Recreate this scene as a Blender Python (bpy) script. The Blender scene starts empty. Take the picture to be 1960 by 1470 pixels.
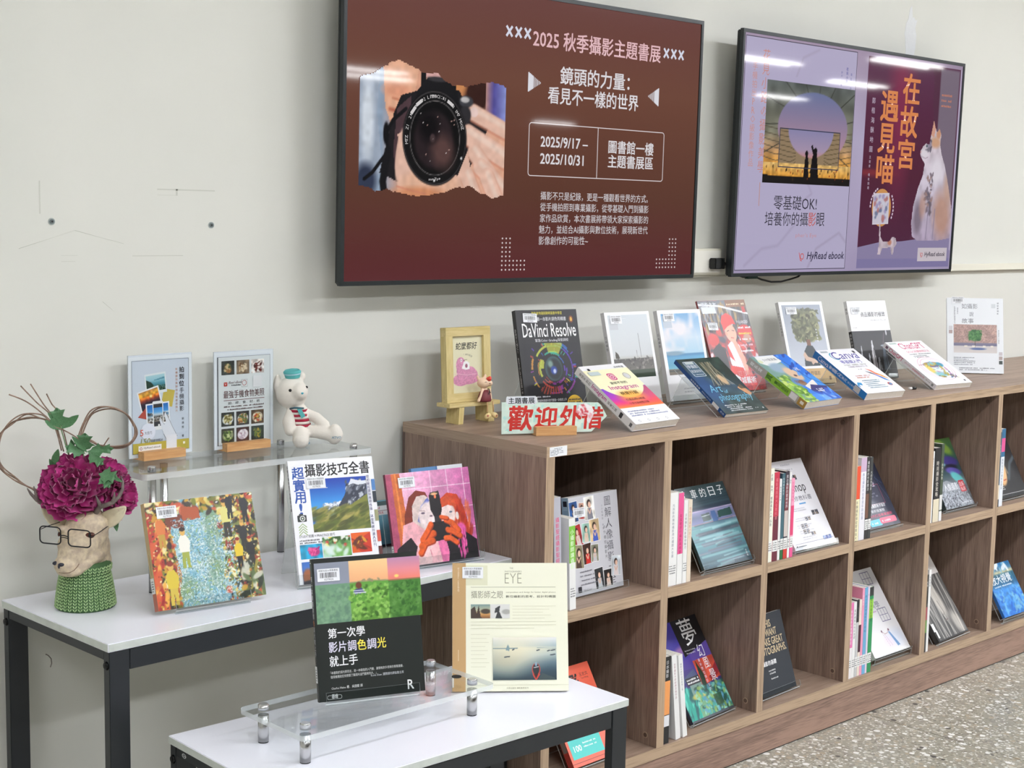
import bpy, bmesh, math, random
import numpy as np
from mathutils import Vector, Matrix, Euler
from mathutils.bvhtree import BVHTree

SC = bpy.context.scene
COL = SC.collection
R = math.radians
random.seed(7)

# ------------------------------------------------------------------ camera
cam_data = bpy.data.cameras.new('camera')
cam = bpy.data.objects.new('camera', cam_data)
COL.objects.link(cam)
cam_data.sensor_width = 36.0
cam_data.lens = 51.64
cam_data.clip_start = 0.05
cam_data.clip_end = 60
_f = Vector((0.68281807, 0.72190898, -0.11228049)).normalized()
_r = Vector((0.72772036, -0.68566182, 0.01705715)).normalized()
_u = _r.cross(_f).normalized()
_m = Matrix((( _r.x, _u.x, -_f.x, -2.26569), (_r.y, _u.y, -_f.y, -2.27954), (_r.z, _u.z, -_f.z, 1.41226), (0, 0, 0, 1)))
cam.matrix_world = _m
SC.camera = cam

# ------------------------------------------------------------------ world, light, exposure
world = bpy.data.worlds.new('world')
SC.world = world
world.use_nodes = True
world.node_tree.nodes['Background'].inputs[0].default_value = (0.9, 0.95, 1.0, 1)
world.node_tree.nodes['Background'].inputs[1].default_value = 0.15
SC.view_settings.view_transform = 'Standard'
SC.view_settings.look = 'None'
SC.view_settings.gamma = 1.0
SC.view_settings.use_curve_mapping = False
SC.view_settings.exposure = 0.0
CEIL = 2.95
LAMP_W = 39.0
LAMPS = [(x, y) for x in (-3.6, -1.2, 1.2, 3.6, 6.0) for y in (-1.95, -4.3)]
LAMPS += [(11.4, -7.3), (12.1, -5.9), (14.9, -8.4), (17.4, -11.5), (9.8, -12.5), (10.7, -13.5), (21.6, -20.9)]   # deeper in the hall
for i, (x, y) in enumerate(LAMPS):
    ld = bpy.data.lights.new('ceiling_lamp_light', 'AREA')
    ld.shape = 'RECTANGLE'; ld.size = 1.2; ld.size_y = 0.3 if i < 10 else 0.09
    ld.energy = LAMP_W * {-3.6: 0.8, -1.2: 0.95, 1.2: 1.1, 3.6: 1.75, 6.0: 2.1}.get(x, 0.34)
    ld.color = (0.955, 0.985, 1.065)
    lo = bpy.data.objects.new('ceiling_lamp_light', ld)
    lo.location = (x, y, CEIL - 0.052)
    COL.objects.link(lo)

# ------------------------------------------------------------------ colour and material helpers
def lin(c):
    c = np.asarray(c, float) / 255.0
    return np.where(c <= 0.04045, c / 12.92, ((c + 0.055) / 1.055) ** 2.4)

def L4(c, k=1.0):
    v = lin(c) * k
    return (float(v[0]), float(v[1]), float(v[2]), 1.0)

MATS = {}
def mat(name, rgb=(200, 200, 200), rough=0.5, metal=0.0, spec=0.5, bump=None, var=None, k=1.0, coat=0.0):
    if name in MATS: return MATS[name]
    m = bpy.data.materials.new(name); m.use_nodes = True
    nt = m.node_tree; b = nt.nodes['Principled BSDF']
    b.inputs['Base Color'].default_value = L4(rgb, k)
    b.inputs['Roughness'].default_value = rough
    b.inputs['Metallic'].default_value = metal
    b.inputs['Specular IOR Level'].default_value = spec
    b.inputs['Coat Weight'].default_value = coat
    if var or bump:
        tc = nt.nodes.new('ShaderNodeTexCoord')
    if var:   # (rgb2, scale, detail)
        n = nt.nodes.new('ShaderNodeTexNoise'); n.inputs['Scale'].default_value = var[1]; n.inputs['Detail'].default_value = var[2]
        nt.links.new(tc.outputs['Object'], n.inputs['Vector'])
        mx = nt.nodes.new('ShaderNodeMix'); mx.data_type = 'RGBA'
        mx.inputs[6].default_value = L4(rgb, k); mx.inputs[7].default_value = L4(var[0], k)
        rp = nt.nodes.new('ShaderNodeMapRange'); rp.inputs[1].default_value = 0.35; rp.inputs[2].default_value = 0.65
        nt.links.new(n.outputs['Fac'], rp.inputs[0]); nt.links.new(rp.outputs[0], mx.inputs[0])
        nt.links.new(mx.outputs[2], b.inputs['Base Color'])
    if bump:  # (scale, strength, distance)
        n2 = nt.nodes.new('ShaderNodeTexNoise'); n2.inputs['Scale'].default_value = bump[0]; n2.inputs['Detail'].default_value = 4
        nt.links.new(tc.outputs['Object'], n2.inputs['Vector'])
        bp = nt.nodes.new('ShaderNodeBump'); bp.inputs['Strength'].default_value = bump[1]; bp.inputs['Distance'].default_value = bump[2]
        nt.links.new(n2.outputs['Fac'], bp.inputs['Height']); nt.links.new(bp.outputs[0], b.inputs['Normal'])
    MATS[name] = m
    return m

def wood(name, c1, c2, axis='Z', stretch=14.0, scale=9.0, rough=0.45, fine=0.5, seed=0.0):
    """laminate: noise stretched along the grain, a wavy broad figure and fine pores"""
    if name in MATS: return MATS[name]
    m = bpy.data.materials.new(name); m.use_nodes = True
    nt = m.node_tree; b = nt.nodes['Principled BSDF']; N = nt.nodes.new; K = nt.links.new
    tc = N('ShaderNodeTexCoord')
    sv = {'X': (1 / stretch, 1, 1), 'Y': (1, 1 / stretch, 1), 'Z': (1, 1, 1 / stretch)}[axis]
    mp = N('ShaderNodeMapping'); mp.inputs['Scale'].default_value = sv; mp.inputs['Location'].default_value = (seed, seed * 1.7, seed * .3)
    K(tc.outputs['Object'], mp.inputs['Vector'])
    n1 = N('ShaderNodeTexNoise'); n1.inputs['Scale'].default_value = scale * 2.2; n1.inputs['Detail'].default_value = 3; n1.inputs['Distortion'].default_value = 1.2
    n2 = N('ShaderNodeTexNoise'); n2.inputs['Scale'].default_value = scale * 22; n2.inputs['Detail'].default_value = 2
    K(mp.outputs[0], n1.inputs['Vector']); K(mp.outputs[0], n2.inputs['Vector'])
    a = N('ShaderNodeMath'); a.operation = 'MULTIPLY'; a.inputs[1].default_value = 0.55; K(n1.outputs['Fac'], a.inputs[0])
    c = N('ShaderNodeMath'); c.operation = 'MULTIPLY_ADD'; c.inputs[1].default_value = fine; K(n2.outputs['Fac'], c.inputs[0]); K(a.outputs[0], c.inputs[2])
    rp = N('ShaderNodeMapRange'); rp.inputs[1].default_value = 0.36; rp.inputs[2].default_value = 0.68; K(c.outputs[0], rp.inputs[0])
    mx = N('ShaderNodeMix'); mx.data_type = 'RGBA'; mx.inputs[6].default_value = L4(c1); mx.inputs[7].default_value = L4(c2)
    K(rp.outputs[0], mx.inputs[0]); K(mx.outputs[2], b.inputs['Base Color'])
    bp = N('ShaderNodeBump'); bp.inputs['Strength'].default_value = 0.15; bp.inputs['Distance'].default_value = 0.0006
    K(n2.outputs['Fac'], bp.inputs['Height']); K(bp.outputs[0], b.inputs['Normal'])
    b.inputs['Roughness'].default_value = rough; b.inputs['Specular IOR Level'].default_value = 0.4
    MATS[name] = m
    return m

def printmat(name, rough=0.3, emit=0.0, spec=0.5, coat=0.0):
    """printed ink: the colour comes from the printed shapes themselves"""
    if name in MATS: return MATS[name]
    m = bpy.data.materials.new(name); m.use_nodes = True
    nt = m.node_tree; b = nt.nodes['Principled BSDF']
    at = nt.nodes.new('ShaderNodeAttribute'); at.attribute_name = 'Col'
    if emit:
        b.inputs['Base Color'].default_value = (0.004, 0.004, 0.004, 1)
        nt.links.new(at.outputs['Color'], b.inputs['Emission Color'])
        b.inputs['Emission Strength'].default_value = emit
    else:
        nt.links.new(at.outputs['Color'], b.inputs['Base Color'])
    b.inputs['Roughness'].default_value = rough
    b.inputs['Specular IOR Level'].default_value = spec
    b.inputs['Coat Weight'].default_value = coat
    b.inputs['Coat Roughness'].default_value = 0.05
    MATS[name] = m
    return m

def acrylic(name, edge=False):
    if name in MATS: return MATS[name]
    m = bpy.data.materials.new(name); m.use_nodes = True
    nt = m.node_tree; nt.nodes.clear(); N = nt.nodes.new; K = nt.links.new
    out = N('ShaderNodeOutputMaterial'); tr = N('ShaderNodeBsdfTransparent'); gl = N('ShaderNodeBsdfGlossy')
    gl.inputs['Roughness'].default_value = 0.03
    tr.inputs[0].default_value = (0.96, 0.975, 0.975, 1)
    lw = N('ShaderNodeLayerWeight'); lw.inputs[0].default_value = 0.5
    pw = N('ShaderNodeMath'); pw.operation = 'POWER'; pw.inputs[1].default_value = 4.0; K(lw.outputs['Facing'], pw.inputs[0])
    fr = N('ShaderNodeMath'); fr.operation = 'MULTIPLY_ADD'; fr.inputs[1].default_value = 0.5; fr.inputs[2].default_value = 0.035; K(pw.outputs[0], fr.inputs[0])
    mx = N('ShaderNodeMixShader'); K(fr.outputs[0], mx.inputs[0]); K(tr.outputs[0], mx.inputs[1]); K(gl.outputs[0], mx.inputs[2])
    if edge:
        df = N('ShaderNodeBsdfDiffuse'); df.inputs[0].default_value = (0.86, 0.9, 0.91, 1)
        m2 = N('ShaderNodeMixShader'); m2.inputs[0].default_value = 0.5
        K(mx.outputs[0], m2.inputs[1]); K(df.outputs[0], m2.inputs[2]); K(m2.outputs[0], out.inputs[0])
    else:
        K(mx.outputs[0], out.inputs[0])
    MATS[name] = m
    return m

# ------------------------------------------------------------------ object helpers
def link(name, me, parent=None, loc=None, rot=None):
    o = bpy.data.objects.new(name, me)
    COL.objects.link(o)
    if parent is not None: o.parent = parent
    if loc is not None: o.location = loc
    if rot is not None: o.rotation_euler = rot
    return o

def thing(name, label, cat, loc=(0, 0, 0), rot=(0, 0, 0), group=None):
    o = bpy.data.objects.new(name, None); COL.objects.link(o)
    o.empty_display_size = 0.05
    o.location = loc; o.rotation_euler = rot
    o['label'] = label; o['category'] = cat
    if group: o['group'] = group
    return o

def tag(o, label, cat, group=None):
    o['label'] = label; o['category'] = cat
    if group: o['group'] = group
    return o

def struct(o):
    o['kind'] = 'structure'
    return o

class MB:
    """collects shapes, builds one mesh object"""
    def __init__(s): s.v = []; s.f = []; s.mi = []; s.sm = []
    def add(s, vs, fs, mi=0, smooth=False):
        n = len(s.v); s.v += [tuple(v) for v in vs]
        for f in fs: s.f.append(tuple(i + n for i in f)); s.mi.append(mi); s.sm.append(smooth)
    def box(s, a, b, mi=0, mis=None):
        x0, y0, z0 = a; x1, y1, z1 = b
        vs = [(x0,y0,z0),(x1,y0,z0),(x1,y1,z0),(x0,y1,z0),(x0,y0,z1),(x1,y0,z1),(x1,y1,z1),(x0,y1,z1)]
        fs = [(0,3,2,1),(4,5,6,7),(0,1,5,4),(2,3,7,6),(1,2,6,5),(3,0,4,7)]  # bottom top front(-y) back right left
        for i, f in enumerate(fs): s.add(vs, [f], mis[i] if mis else mi) if False else None
        n = len(s.v); s.v += vs
        for i, f in enumerate(fs): s.f.append(tuple(j + n for j in f)); s.mi.append(mis[i] if mis else mi); s.sm.append(False)
    def cyl(s, p0, p1, r0, r1=None, n=20, mi=0, caps=True):
        r1 = r0 if r1 is None else r1
        p0 = Vector(p0); p1 = Vector(p1); d = (p1 - p0).normalized()
        a = d.orthogonal().normalized(); b = d.cross(a)
        vs = []
        for p, r in ((p0, r0), (p1, r1)):
            for i in range(n):
                t = 2 * math.pi * i / n; vs.append(p + (a * math.cos(t) + b * math.sin(t)) * r)
        s.add(vs, [(i, (i + 1) % n, n + (i + 1) % n, n + i) for i in range(n)], mi, True)
        if caps:
            s.add(vs[:n], [tuple(range(n))[::-1]], mi); s.add(vs[n:], [tuple(range(n))], mi)
    def tube(s, pts, r, n=8, closed=False, mi=0, caps=True):
        pts = [Vector(p) for p in pts]; m = len(pts)
        rs = r if isinstance(r, (list, tuple)) else [r] * m
        tang = []
        for i in range(m):
            if closed: t = pts[(i + 1) % m] - pts[i - 1]
            else: t = pts[min(i + 1, m - 1)] - pts[max(i - 1, 0)]
            tang.append(t.normalized())
        a = tang[0].orthogonal().normalized(); vs = []
        for i in range(m):
            a = (a - tang[i] * a.dot(tang[i]))
            a = a.normalized() if a.length > 1e-9 else tang[i].orthogonal().normalized()
            b = tang[i].cross(a)
            for j in range(n):
                t = 2 * math.pi * j / n
                vs.append(pts[i] + (a * math.cos(t) + b * math.sin(t)) * rs[i])
        fs = []
        for i in range(m if closed else m - 1):
            k = (i + 1) % m
            for j in range(n): fs.append((i * n + j, i * n + (j + 1) % n, k * n + (j + 1) % n, k * n + j))
        s.add(vs, fs, mi, True)
        if not closed and caps:
            s.add(vs[:n], [tuple(range(n))[::-1]], mi); s.add(vs[-n:], [tuple(range(n))], mi)
    def lathe(s, prof, n=32, mi=0, c=(0, 0, 0), smooth=True):
        vs = []; m = len(prof)
        for (r, z) in prof:
            for j in range(n):
                t = 2 * math.pi * j / n; vs.append((c[0] + r * math.cos(t), c[1] + r * math.sin(t), c[2] + z))
        fs = [(i * n + j, i * n + (j + 1) % n, (i + 1) * n + (j + 1) % n, (i + 1) * n + j) for i in range(m - 1) for j in range(n)]
        s.add(vs, fs, mi, smooth)
        s.add(vs[:n], [tuple(range(n))[::-1]], mi); s.add(vs[-n:], [tuple(range(n))], mi)
    def prism(s, poly, y0, y1, mi=0, mie=None, smooth=False):
        """polygon in x-z extruded along y from y0 to y1 (y0 the front)"""
        n = len(poly); vs = [(p[0], y0, p[1]) for p in poly] + [(p[0], y1, p[1]) for p in poly]
        s.add(vs, [tuple(range(n))], mi); s.add(vs, [tuple(range(2 * n - 1, n - 1, -1))], mi)
        s.add(vs, [(i, i + n, (i + 1) % n + n, (i + 1) % n) for i in range(n)], mi if mie is None else mie, smooth)
    def ball(s, c, r, n=12, mi=0, rot=None):
        r = r if isinstance(r, (tuple, list)) else (r, r, r)
        vs = []; h = n // 2
        M = Euler(rot).to_matrix() if rot else None
        for i in range(h + 1):
            ph = math.pi * i / h
            for j in range(n):
                t = 2 * math.pi * j / n
                v = Vector((r[0] * math.sin(ph) * math.cos(t), r[1] * math.sin(ph) * math.sin(t), r[2] * math.cos(ph)))
                if M: v = M @ v
                vs.append(v + Vector(c))
        s.add(vs, [(i * n + j, (i + 1) * n + j, (i + 1) * n + (j + 1) % n, i * n + (j + 1) % n) for i in range(h) for j in range(n)], mi, True)
    def mesh(s, name, mats):
        me = bpy.data.meshes.new(name)
        me.from_pydata(s.v, [], s.f)
        for m in (mats if isinstance(mats, (list, tuple)) else [mats]): me.materials.append(m)
        me.polygons.foreach_set('material_index', s.mi)
        me.polygons.foreach_set('use_smooth', s.sm)
        me.update()
        return me
    def build(s, name, mats, parent=None, loc=None, rot=None, bevel=0, fix=True):
        me = s.mesh(name, mats)
        if fix or bevel:
            bm = bmesh.new(); bm.from_mesh(me)
            bmesh.ops.remove_doubles(bm, verts=bm.verts, dist=1e-6)
            bmesh.ops.recalc_face_normals(bm, faces=bm.faces)
            if bevel:
                es = [e for e in bm.edges if len(e.link_faces) == 2 and e.calc_face_angle(0) > 0.6]
                bmesh.ops.bevel(bm, geom=es, offset=bevel, segments=2, affect='EDGES', clamp_overlap=True)
            bm.to_mesh(me); bm.free()
        return link(name, me, parent, loc, rot)

def remesh_blob(name, m, parts, voxel, smooth=8, parent=None, tubes=()):
    """organic body: ellipsoids and tapering limbs fused to one continuous smooth surface"""
    b = MB()
    for p in parts:
        b.ball(p[0], p[1], 20, 0, p[2] if len(p) > 2 else None)
    for pts, rs in tubes:
        # densify
        P = [Vector(q) for q in pts]; out = []; rr = []
        for i in range(len(P) - 1):
            for k in range(6):
                t = k / 6; out.append(P[i].lerp(P[i + 1], t)); rr.append(rs[i] * (1 - t) + rs[i + 1] * t)
        out.append(P[-1]); rr.append(rs[-1])
        for q, r in zip(out, rr): b.ball(q, r, 12)
    me = b.mesh(name + '_src', m)
    o = bpy.data.objects.new(name, me); COL.objects.link(o)
    md = o.modifiers.new('r', 'REMESH'); md.mode = 'VOXEL'; md.voxel_size = voxel; md.use_smooth_shade = True
    ms = o.modifiers.new('s', 'SMOOTH'); ms.iterations = smooth; ms.factor = 0.6
    dg = bpy.context.evaluated_depsgraph_get()
    ev = bpy.data.meshes.new_from_object(o.evaluated_get(dg))
    o.modifiers.clear(); o.data = ev; bpy.data.meshes.remove(me)
    ev.materials.clear(); ev.materials.append(m)
    for p in ev.polygons: p.use_smooth = True
    if parent is not None: o.parent = parent
    return o

# ------------------------------------------------------------------ painting: raster pictures as fine coloured grids
def _smooth_noise(ny, nx, cy, cx, rng):
    g = rng.random((cy + 3, cx + 3))
    y = np.linspace(0, cy, ny); x = np.linspace(0, cx, nx)
    yi = y.astype(int); xi = x.astype(int); fy = (y - yi)[:, None]; fx = (x - xi)[None, :]
    fy = fy * fy * (3 - 2 * fy); fx = fx * fx * (3 - 2 * fx)
    a = g[yi][:, xi]; b = g[yi][:, xi + 1]; c = g[yi + 1][:, xi]; d = g[yi + 1][:, xi + 1]
    return (a * (1 - fx) + b * fx) * (1 - fy) + (c * (1 - fx) + d * fx) * fy

class Pix:
    """a picture w x h millimetres, painted at 'step' mm; y runs upwards"""
    def __init__(s, w, h, step=1.3, col=(255, 255, 255), seed=1):
        s.w, s.h = w, h
        s.nx = max(4, int(w / step) + 1); s.ny = max(4, int(h / step) + 1)
        s.X, s.Y = np.meshgrid(np.linspace(0, w, s.nx), np.linspace(0, h, s.ny))
        s.c = np.empty((s.ny, s.nx, 3)); s.c[:] = col
        s.rng = np.random.default_rng(seed); s.mask = None
    def mix(s, a, col):
        a = a[..., None]; s.c = s.c * (1 - a) + np.asarray(col, float) * a
        return s
    def grad(s, stops, y0=0, y1=None, ax='y', m=None):
        y1 = (s.h if ax == 'y' else s.w) if y1 is None else y1
        V = s.Y if ax == 'y' else s.X
        t = (V - y0) / (y1 - y0)
        ts = [q[0] for q in stops]
        g = np.stack([np.interp(t, ts, [q[1][k] for q in stops]) for k in range(3)], -1)
        a = ((t >= 0) & (t <= 1)).astype(float)
        if m is not None: a = a * m
        s.c = s.c * (1 - a[..., None]) + g * a[..., None]
        return s
    def ell(s, cx, cy, rx, ry, col, soft=0.12, ang=0, a=1.0):
        ca, sa = math.cos(R(ang)), math.sin(R(ang))
        dx = s.X - cx; dy = s.Y - cy
        d = np.sqrt(((dx * ca + dy * sa) / rx) ** 2 + ((-dx * sa + dy * ca) / ry) ** 2)
        return s.mix(np.clip((1 - d) / max(soft, 1e-3) + 0.5, 0, 1) * a, col)
    def inside(s, pts):
        x, y = s.X, s.Y; r = np.zeros(x.shape, bool); n = len(pts)
        for i in range(n):
            x0, y0 = pts[i]; x1, y1 = pts[(i + 1) % n]
            if y0 == y1: continue
            c = ((y0 > y) != (y1 > y)) & (x < (x1 - x0) * (y - y0) / (y1 - y0) + x0)
            r ^= c
        return r
    def poly(s, pts, col, a=1.0):
        return s.mix(s.inside(pts).astype(float) * a, col)
    def dist(s, pts):
        D = np.full(s.X.shape, 1e9)
        for (x0, y0), (x1, y1) in zip(pts[:-1], pts[1:]):
            vx, vy = x1 - x0, y1 - y0; L = vx * vx + vy * vy + 1e-9
            t = np.clip(((s.X - x0) * vx + (s.Y - y0) * vy) / L, 0, 1)
            D = np.minimum(D, np.hypot(s.X - x0 - t * vx, s.Y - y0 - t * vy))
        return D
    def line(s, pts, wd, col, soft=0.6, a=1.0):
        return s.mix(np.clip((wd / 2 - s.dist(pts)) / soft + 0.5, 0, 1) * a, col)
    def noise(s, amp, size, m=None, colr=0.0):
        n = _smooth_noise(s.ny, s.nx, max(1, int(s.h / size)), max(1, int(s.w / size)), s.rng) - 0.5
        f = 1 + n * 2 * amp
        if m is not None: f = 1 + (f - 1) * m
        s.c = s.c * f[..., None]
        return s
    def nfield(s, size):
        return _smooth_noise(s.ny, s.nx, max(1, int(s.h / size)), max(1, int(s.w / size)), s.rng)
    def spots(s, n, x0, y0, x1, y1, r, pal, asp=1.0, soft=0.4, a=0.9, ang=None):
        for _ in range(n):
            cx = s.rng.uniform(x0, x1); cy = s.rng.uniform(y0, y1); rr = s.rng.uniform(*r); g = s.rng.uniform(0, 180) if ang is None else ang
            col = pal[s.rng.integers(len(pal))]
            m = max(rr, rr * asp) * 1.6
            ix0 = max(0, int((cx - m) / s.w * (s.nx - 1))); ix1 = min(s.nx, int((cx + m) / s.w * (s.nx - 1)) + 2)
            iy0 = max(0, int((cy - m) / s.h * (s.ny - 1))); iy1 = min(s.ny, int((cy + m) / s.h * (s.ny - 1)) + 2)
            if ix1 <= ix0 or iy1 <= iy0: continue
            X = s.X[iy0:iy1, ix0:ix1] - cx; Y = s.Y[iy0:iy1, ix0:ix1] - cy
            ca, sa = math.cos(R(g)), math.sin(R(g))
            d = np.sqrt(((X * ca + Y * sa) / (rr * asp)) ** 2 + ((-X * sa + Y * ca) / rr) ** 2)
            A = (np.clip((1 - d) / soft + 0.5, 0, 1) * a)[..., None]
            s.c[iy0:iy1, ix0:ix1] = s.c[iy0:iy1, ix0:ix1] * (1 - A) + np.asarray(col, float) * A
        return s

_GLY = {}
_FC = None
def glyphs(body, bold=0.0, res=2, spacing=1.0):
    """text outline -> (verts Nx2, faces)"""
    key = (body, bold, res, spacing)
    if key in _GLY: return _GLY[key]
    cu = bpy.data.curves.new('t', 'FONT'); cu.body = body; cu.size = 1.0; cu.resolution_u = res; cu.offset = min(bold, 0.0); cu.fill_mode = 'FRONT'
    cu.space_character = spacing
    o = bpy.data.objects.new('t', cu); COL.objects.link(o)
    dg = bpy.context.evaluated_depsgraph_get()
    me = bpy.data.meshes.new_from_object(o.evaluated_get(dg))
    n = len(me.vertices); v = np.empty(n * 3); me.vertices.foreach_get('co', v); v = v.reshape(-1, 3)[:, :2]
    f = [tuple(p.vertices) for p in me.polygons]
    bpy.data.objects.remove(o); bpy.data.curves.remove(cu); bpy.data.meshes.remove(me)
    _GLY[key] = (v, f)
    return _GLY[key]

class Art:
    """flat print: coloured shapes laid over each other in ink-thin steps; millimetres, y up"""
    def __init__(s, step=0.00004): s.sx = 1.0; s.V = []; s.F = []; s.C = []; s.n = 0; s.k = 0; s.step = step; s.T = None
    def _add(s, xy, faces, col):
        xy = np.asarray(xy, float)
        if s.T is not None: xy = xy @ s.T[0].T + s.T[1]
        s.k += 1
        m = len(xy); v = np.zeros((m, 3)); v[:, 0] = xy[:, 0] * s.sx / 1000; v[:, 2] = xy[:, 1] / 1000; v[:, 1] = -s.k * s.step
        s.V.append(v)
        c = np.asarray(col, float)
        if c.ndim == 1: c = np.tile(c, (m, 1))
        s.C.append(np.hstack([lin(c), np.ones((m, 1))]))
        n = s.n; s.F += [tuple(i + n for i in f) for f in faces]; s.n += m
        return s
    def turn(s, ang=0, cx=0, cy=0):
        if ang == 0: s.T = None; return s
        c, q = math.cos(R(ang)), math.sin(R(ang)); M = np.array([[c, -q], [q, c]]); o = np.array([cx, cy])
        s.T = (M, o - M @ o); return s
    def rect(s, x, y, w, h, col, top=None):
        c = [col, col, top or col, top or col]
        return s._add([(x, y), (x + w, y), (x + w, y + h), (x, y + h)], [(0, 1, 2, 3)], c)
    def frame(s, x, y, w, h, t, col):
        s.k += 1
        for a in ((x, y, w, t), (x, y + h - t, w, t), (x, y + t, t, h - 2 * t), (x + w - t, y + t, t, h - 2 * t)):
            s.rect(*a, col); s.k -= 1
        s.k += 1; return s
    def poly(s, pts, col): return s._add(pts, [tuple(range(len(pts)))], col)
    def ell(s, cx, cy, rx, ry, col, n=28):
        return s.poly([(cx + rx * math.cos(2 * math.pi * i / n), cy + ry * math.sin(2 * math.pi * i / n)) for i in range(n)], col)
    def ring(s, cx, cy, r0, r1, col, n=36, a0=0, a1=360, sx=1.0):
        vs = []; fs = []
        for i in range(n + 1):
            t = R(a0 + (a1 - a0) * i / n)
            vs += [(cx + r0 * sx * math.cos(t), cy + r0 * math.sin(t)), (cx + r1 * sx * math.cos(t), cy + r1 * math.sin(t))]
        for i in range(n): fs.append((2 * i, 2 * i + 1, 2 * i + 3, 2 * i + 2))
        return s._add(vs, fs, col)
    def rrect(s, x, y, w, h, r, col, n=5):
        pts = []
        for cx, cy, a in ((x + w - r, y + r, -90), (x + w - r, y + h - r, 0), (x + r, y + h - r, 90), (x + r, y + r, 180)):
            for i in range(n + 1): t = R(a + 90 * i / n); pts.append((cx + r * math.cos(t), cy + r * math.sin(t)))
        return s.poly(pts, col)
    def line(s, pts, wd, col):
        vs = []; fs = []; P = [np.array(p, float) for p in pts]
        for i, p in enumerate(P):
            d = P[min(i + 1, len(P) - 1)] - P[max(i - 1, 0)]; d /= (np.linalg.norm(d) + 1e-9); nn = np.array([-d[1], d[0]]) * wd / 2
            vs += [p + nn, p - nn]
        for i in range(len(P) - 1): fs.append((2 * i, 2 * i + 1, 2 * i + 3, 2 * i + 2))
        return s._add(vs, fs, col)
    def _bold(s, p, f, col, d):
        if d > 0.12:      # heavier strokes: the same glyph set off by a hair in four directions
            for i, (a, b) in enumerate(((d, d), (-d, d), (d, -d), (-d, -d))):
                k = s.k; s.k = k - 0.85 + i * 0.14; s._add(p + (a, b), f, col); s.k = k
        return s._add(p, f, col)
    def text(s, body, x, y, w=None, h=None, col=(0, 0, 0), bold=0.0, res=2, al='l', sh=0.0, sp=1.0):
        """fits the lettering into the box x, y, w, h (one of w, h may be None); al: l, c, r"""
        v, f = glyphs(body, bold, res, sp)
        if not len(v): return s
        lo = v.min(0); hi = v.max(0); d = hi - lo
        if w is None: kx = ky = h / d[1]
        elif h is None: kx = ky = w / d[0]
        else: kx = w / d[0]; ky = h / d[1]
        p = (v - lo) * (kx, ky); W = d[0] * kx
        if sh: p[:, 0] += p[:, 1] * sh
        ox = {'l': 0, 'c': -W / 2, 'r': -W}[al]
        return s._bold(p + (x + ox, y), f, col, bold * min(kx, ky) * 0.55)
    def vtext(s, body, x, ytop, size, col=(0, 0, 0), bold=0.0, gap=1.0, res=1, sx=1.0):
        """upright characters one below the other, x = column centre"""
        y = ytop
        for ch in body:
            if ch != ' ':
                v, f = glyphs(ch, bold, res)
                if len(v):
                    c = (v.min(0) + v.max(0)) / 2
                    k = size * 1.05
                    if ord(ch) < 0x2000: k = size * 1.2
                    s._bold((v - c) * (k * sx, k) + (x, y - size / 2), f, col, bold * k * 0.55); s.k -= 1
            y -= size * gap
        s.k += 1
        return s
    def small(s, x, y, w, rows, pitch, hgt, col, seed=0, ragged=True, cw=None):
        """lines of print too small to read: one dab per character"""
        rng = random.Random(seed); cw = cw or hgt
        vs = []; fs = []
        for r_ in range(rows):
            yy = y - r_ * pitch; x0 = x; end = x + w * (rng.uniform(0.6, 1) if ragged else 1)
            while x0 < end:
                a = cw * rng.uniform(0.55, 0.9)
                if rng.random() > 0.08:
                    hh = hgt * rng.uniform(0.65, 1)
                    n = len(vs); vs += [(x0, yy), (x0 + a, yy), (x0 + a, yy + hh), (x0, yy + hh)]; fs.append((n, n + 1, n + 2, n + 3))
                x0 += cw * 1.05
        return s._add(vs, fs, col) if vs else s
    def pic(s, P, x=0, y=0, w=None, h=None, mask=None):
        w = w or P.w; h = h or P.h
        gx = x + P.X / P.w * w; gy = y + P.Y / P.h * h
        idx = np.arange(P.nx * P.ny).reshape(P.ny, P.nx)
        q = np.stack([idx[:-1, :-1], idx[:-1, 1:], idx[1:, 1:], idx[1:, :-1]], -1)
        if mask is not None: q = q[mask[:-1, :-1] & mask[1:, 1:] & mask[:-1, 1:] & mask[1:, :-1]]
        q = q.reshape(-1, 4)
        xy = np.stack([gx.ravel(), gy.ravel()], -1)
        if s.T is not None: xy = xy @ s.T[0].T + s.T[1]
        s.k += 1; m = len(xy); v = np.zeros((m, 3)); v[:, 0] = xy[:, 0] / 1000; v[:, 2] = xy[:, 1] / 1000; v[:, 1] = -s.k * s.step
        s.V.append(v); s.C.append(np.hstack([lin(np.clip(P.c.reshape(-1, 3), 0, 255)), np.ones((m, 1))]))
        s.F.append(q + s.n); s.n += m
        return s
    def mesh(s, name, material):
        V = np.vstack(s.V).astype(np.float32); Cc = np.vstack(s.C).astype(np.float32)
        loops = []; starts = []; tot = []; cnt = 0
        for f in s.F:
            if isinstance(f, tuple):
                loops.append(np.array(f, np.int32)); starts.append(np.array([cnt])); tot.append(np.array([len(f)])); cnt += len(f)
            else:
                loops.append(f.ravel().astype(np.int32)); k = len(f); starts.append(cnt + 4 * np.arange(k)); tot.append(np.full(k, 4)); cnt += 4 * k
        loops = np.concatenate(loops); starts = np.concatenate(starts).astype(np.int32)
        me = bpy.data.meshes.new(name)
        me.vertices.add(len(V)); me.vertices.foreach_set('co', V.ravel())
        me.loops.add(len(loops)); me.loops.foreach_set('vertex_index', loops)
        me.polygons.add(len(starts)); me.polygons.foreach_set('loop_start', starts)
        a = me.color_attributes.new('Col', 'FLOAT_COLOR', 'POINT'); a.data.foreach_set('color', Cc.ravel())
        me.materials.append(material); me.update(calc_edges=True); me.validate()
        return me
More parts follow.
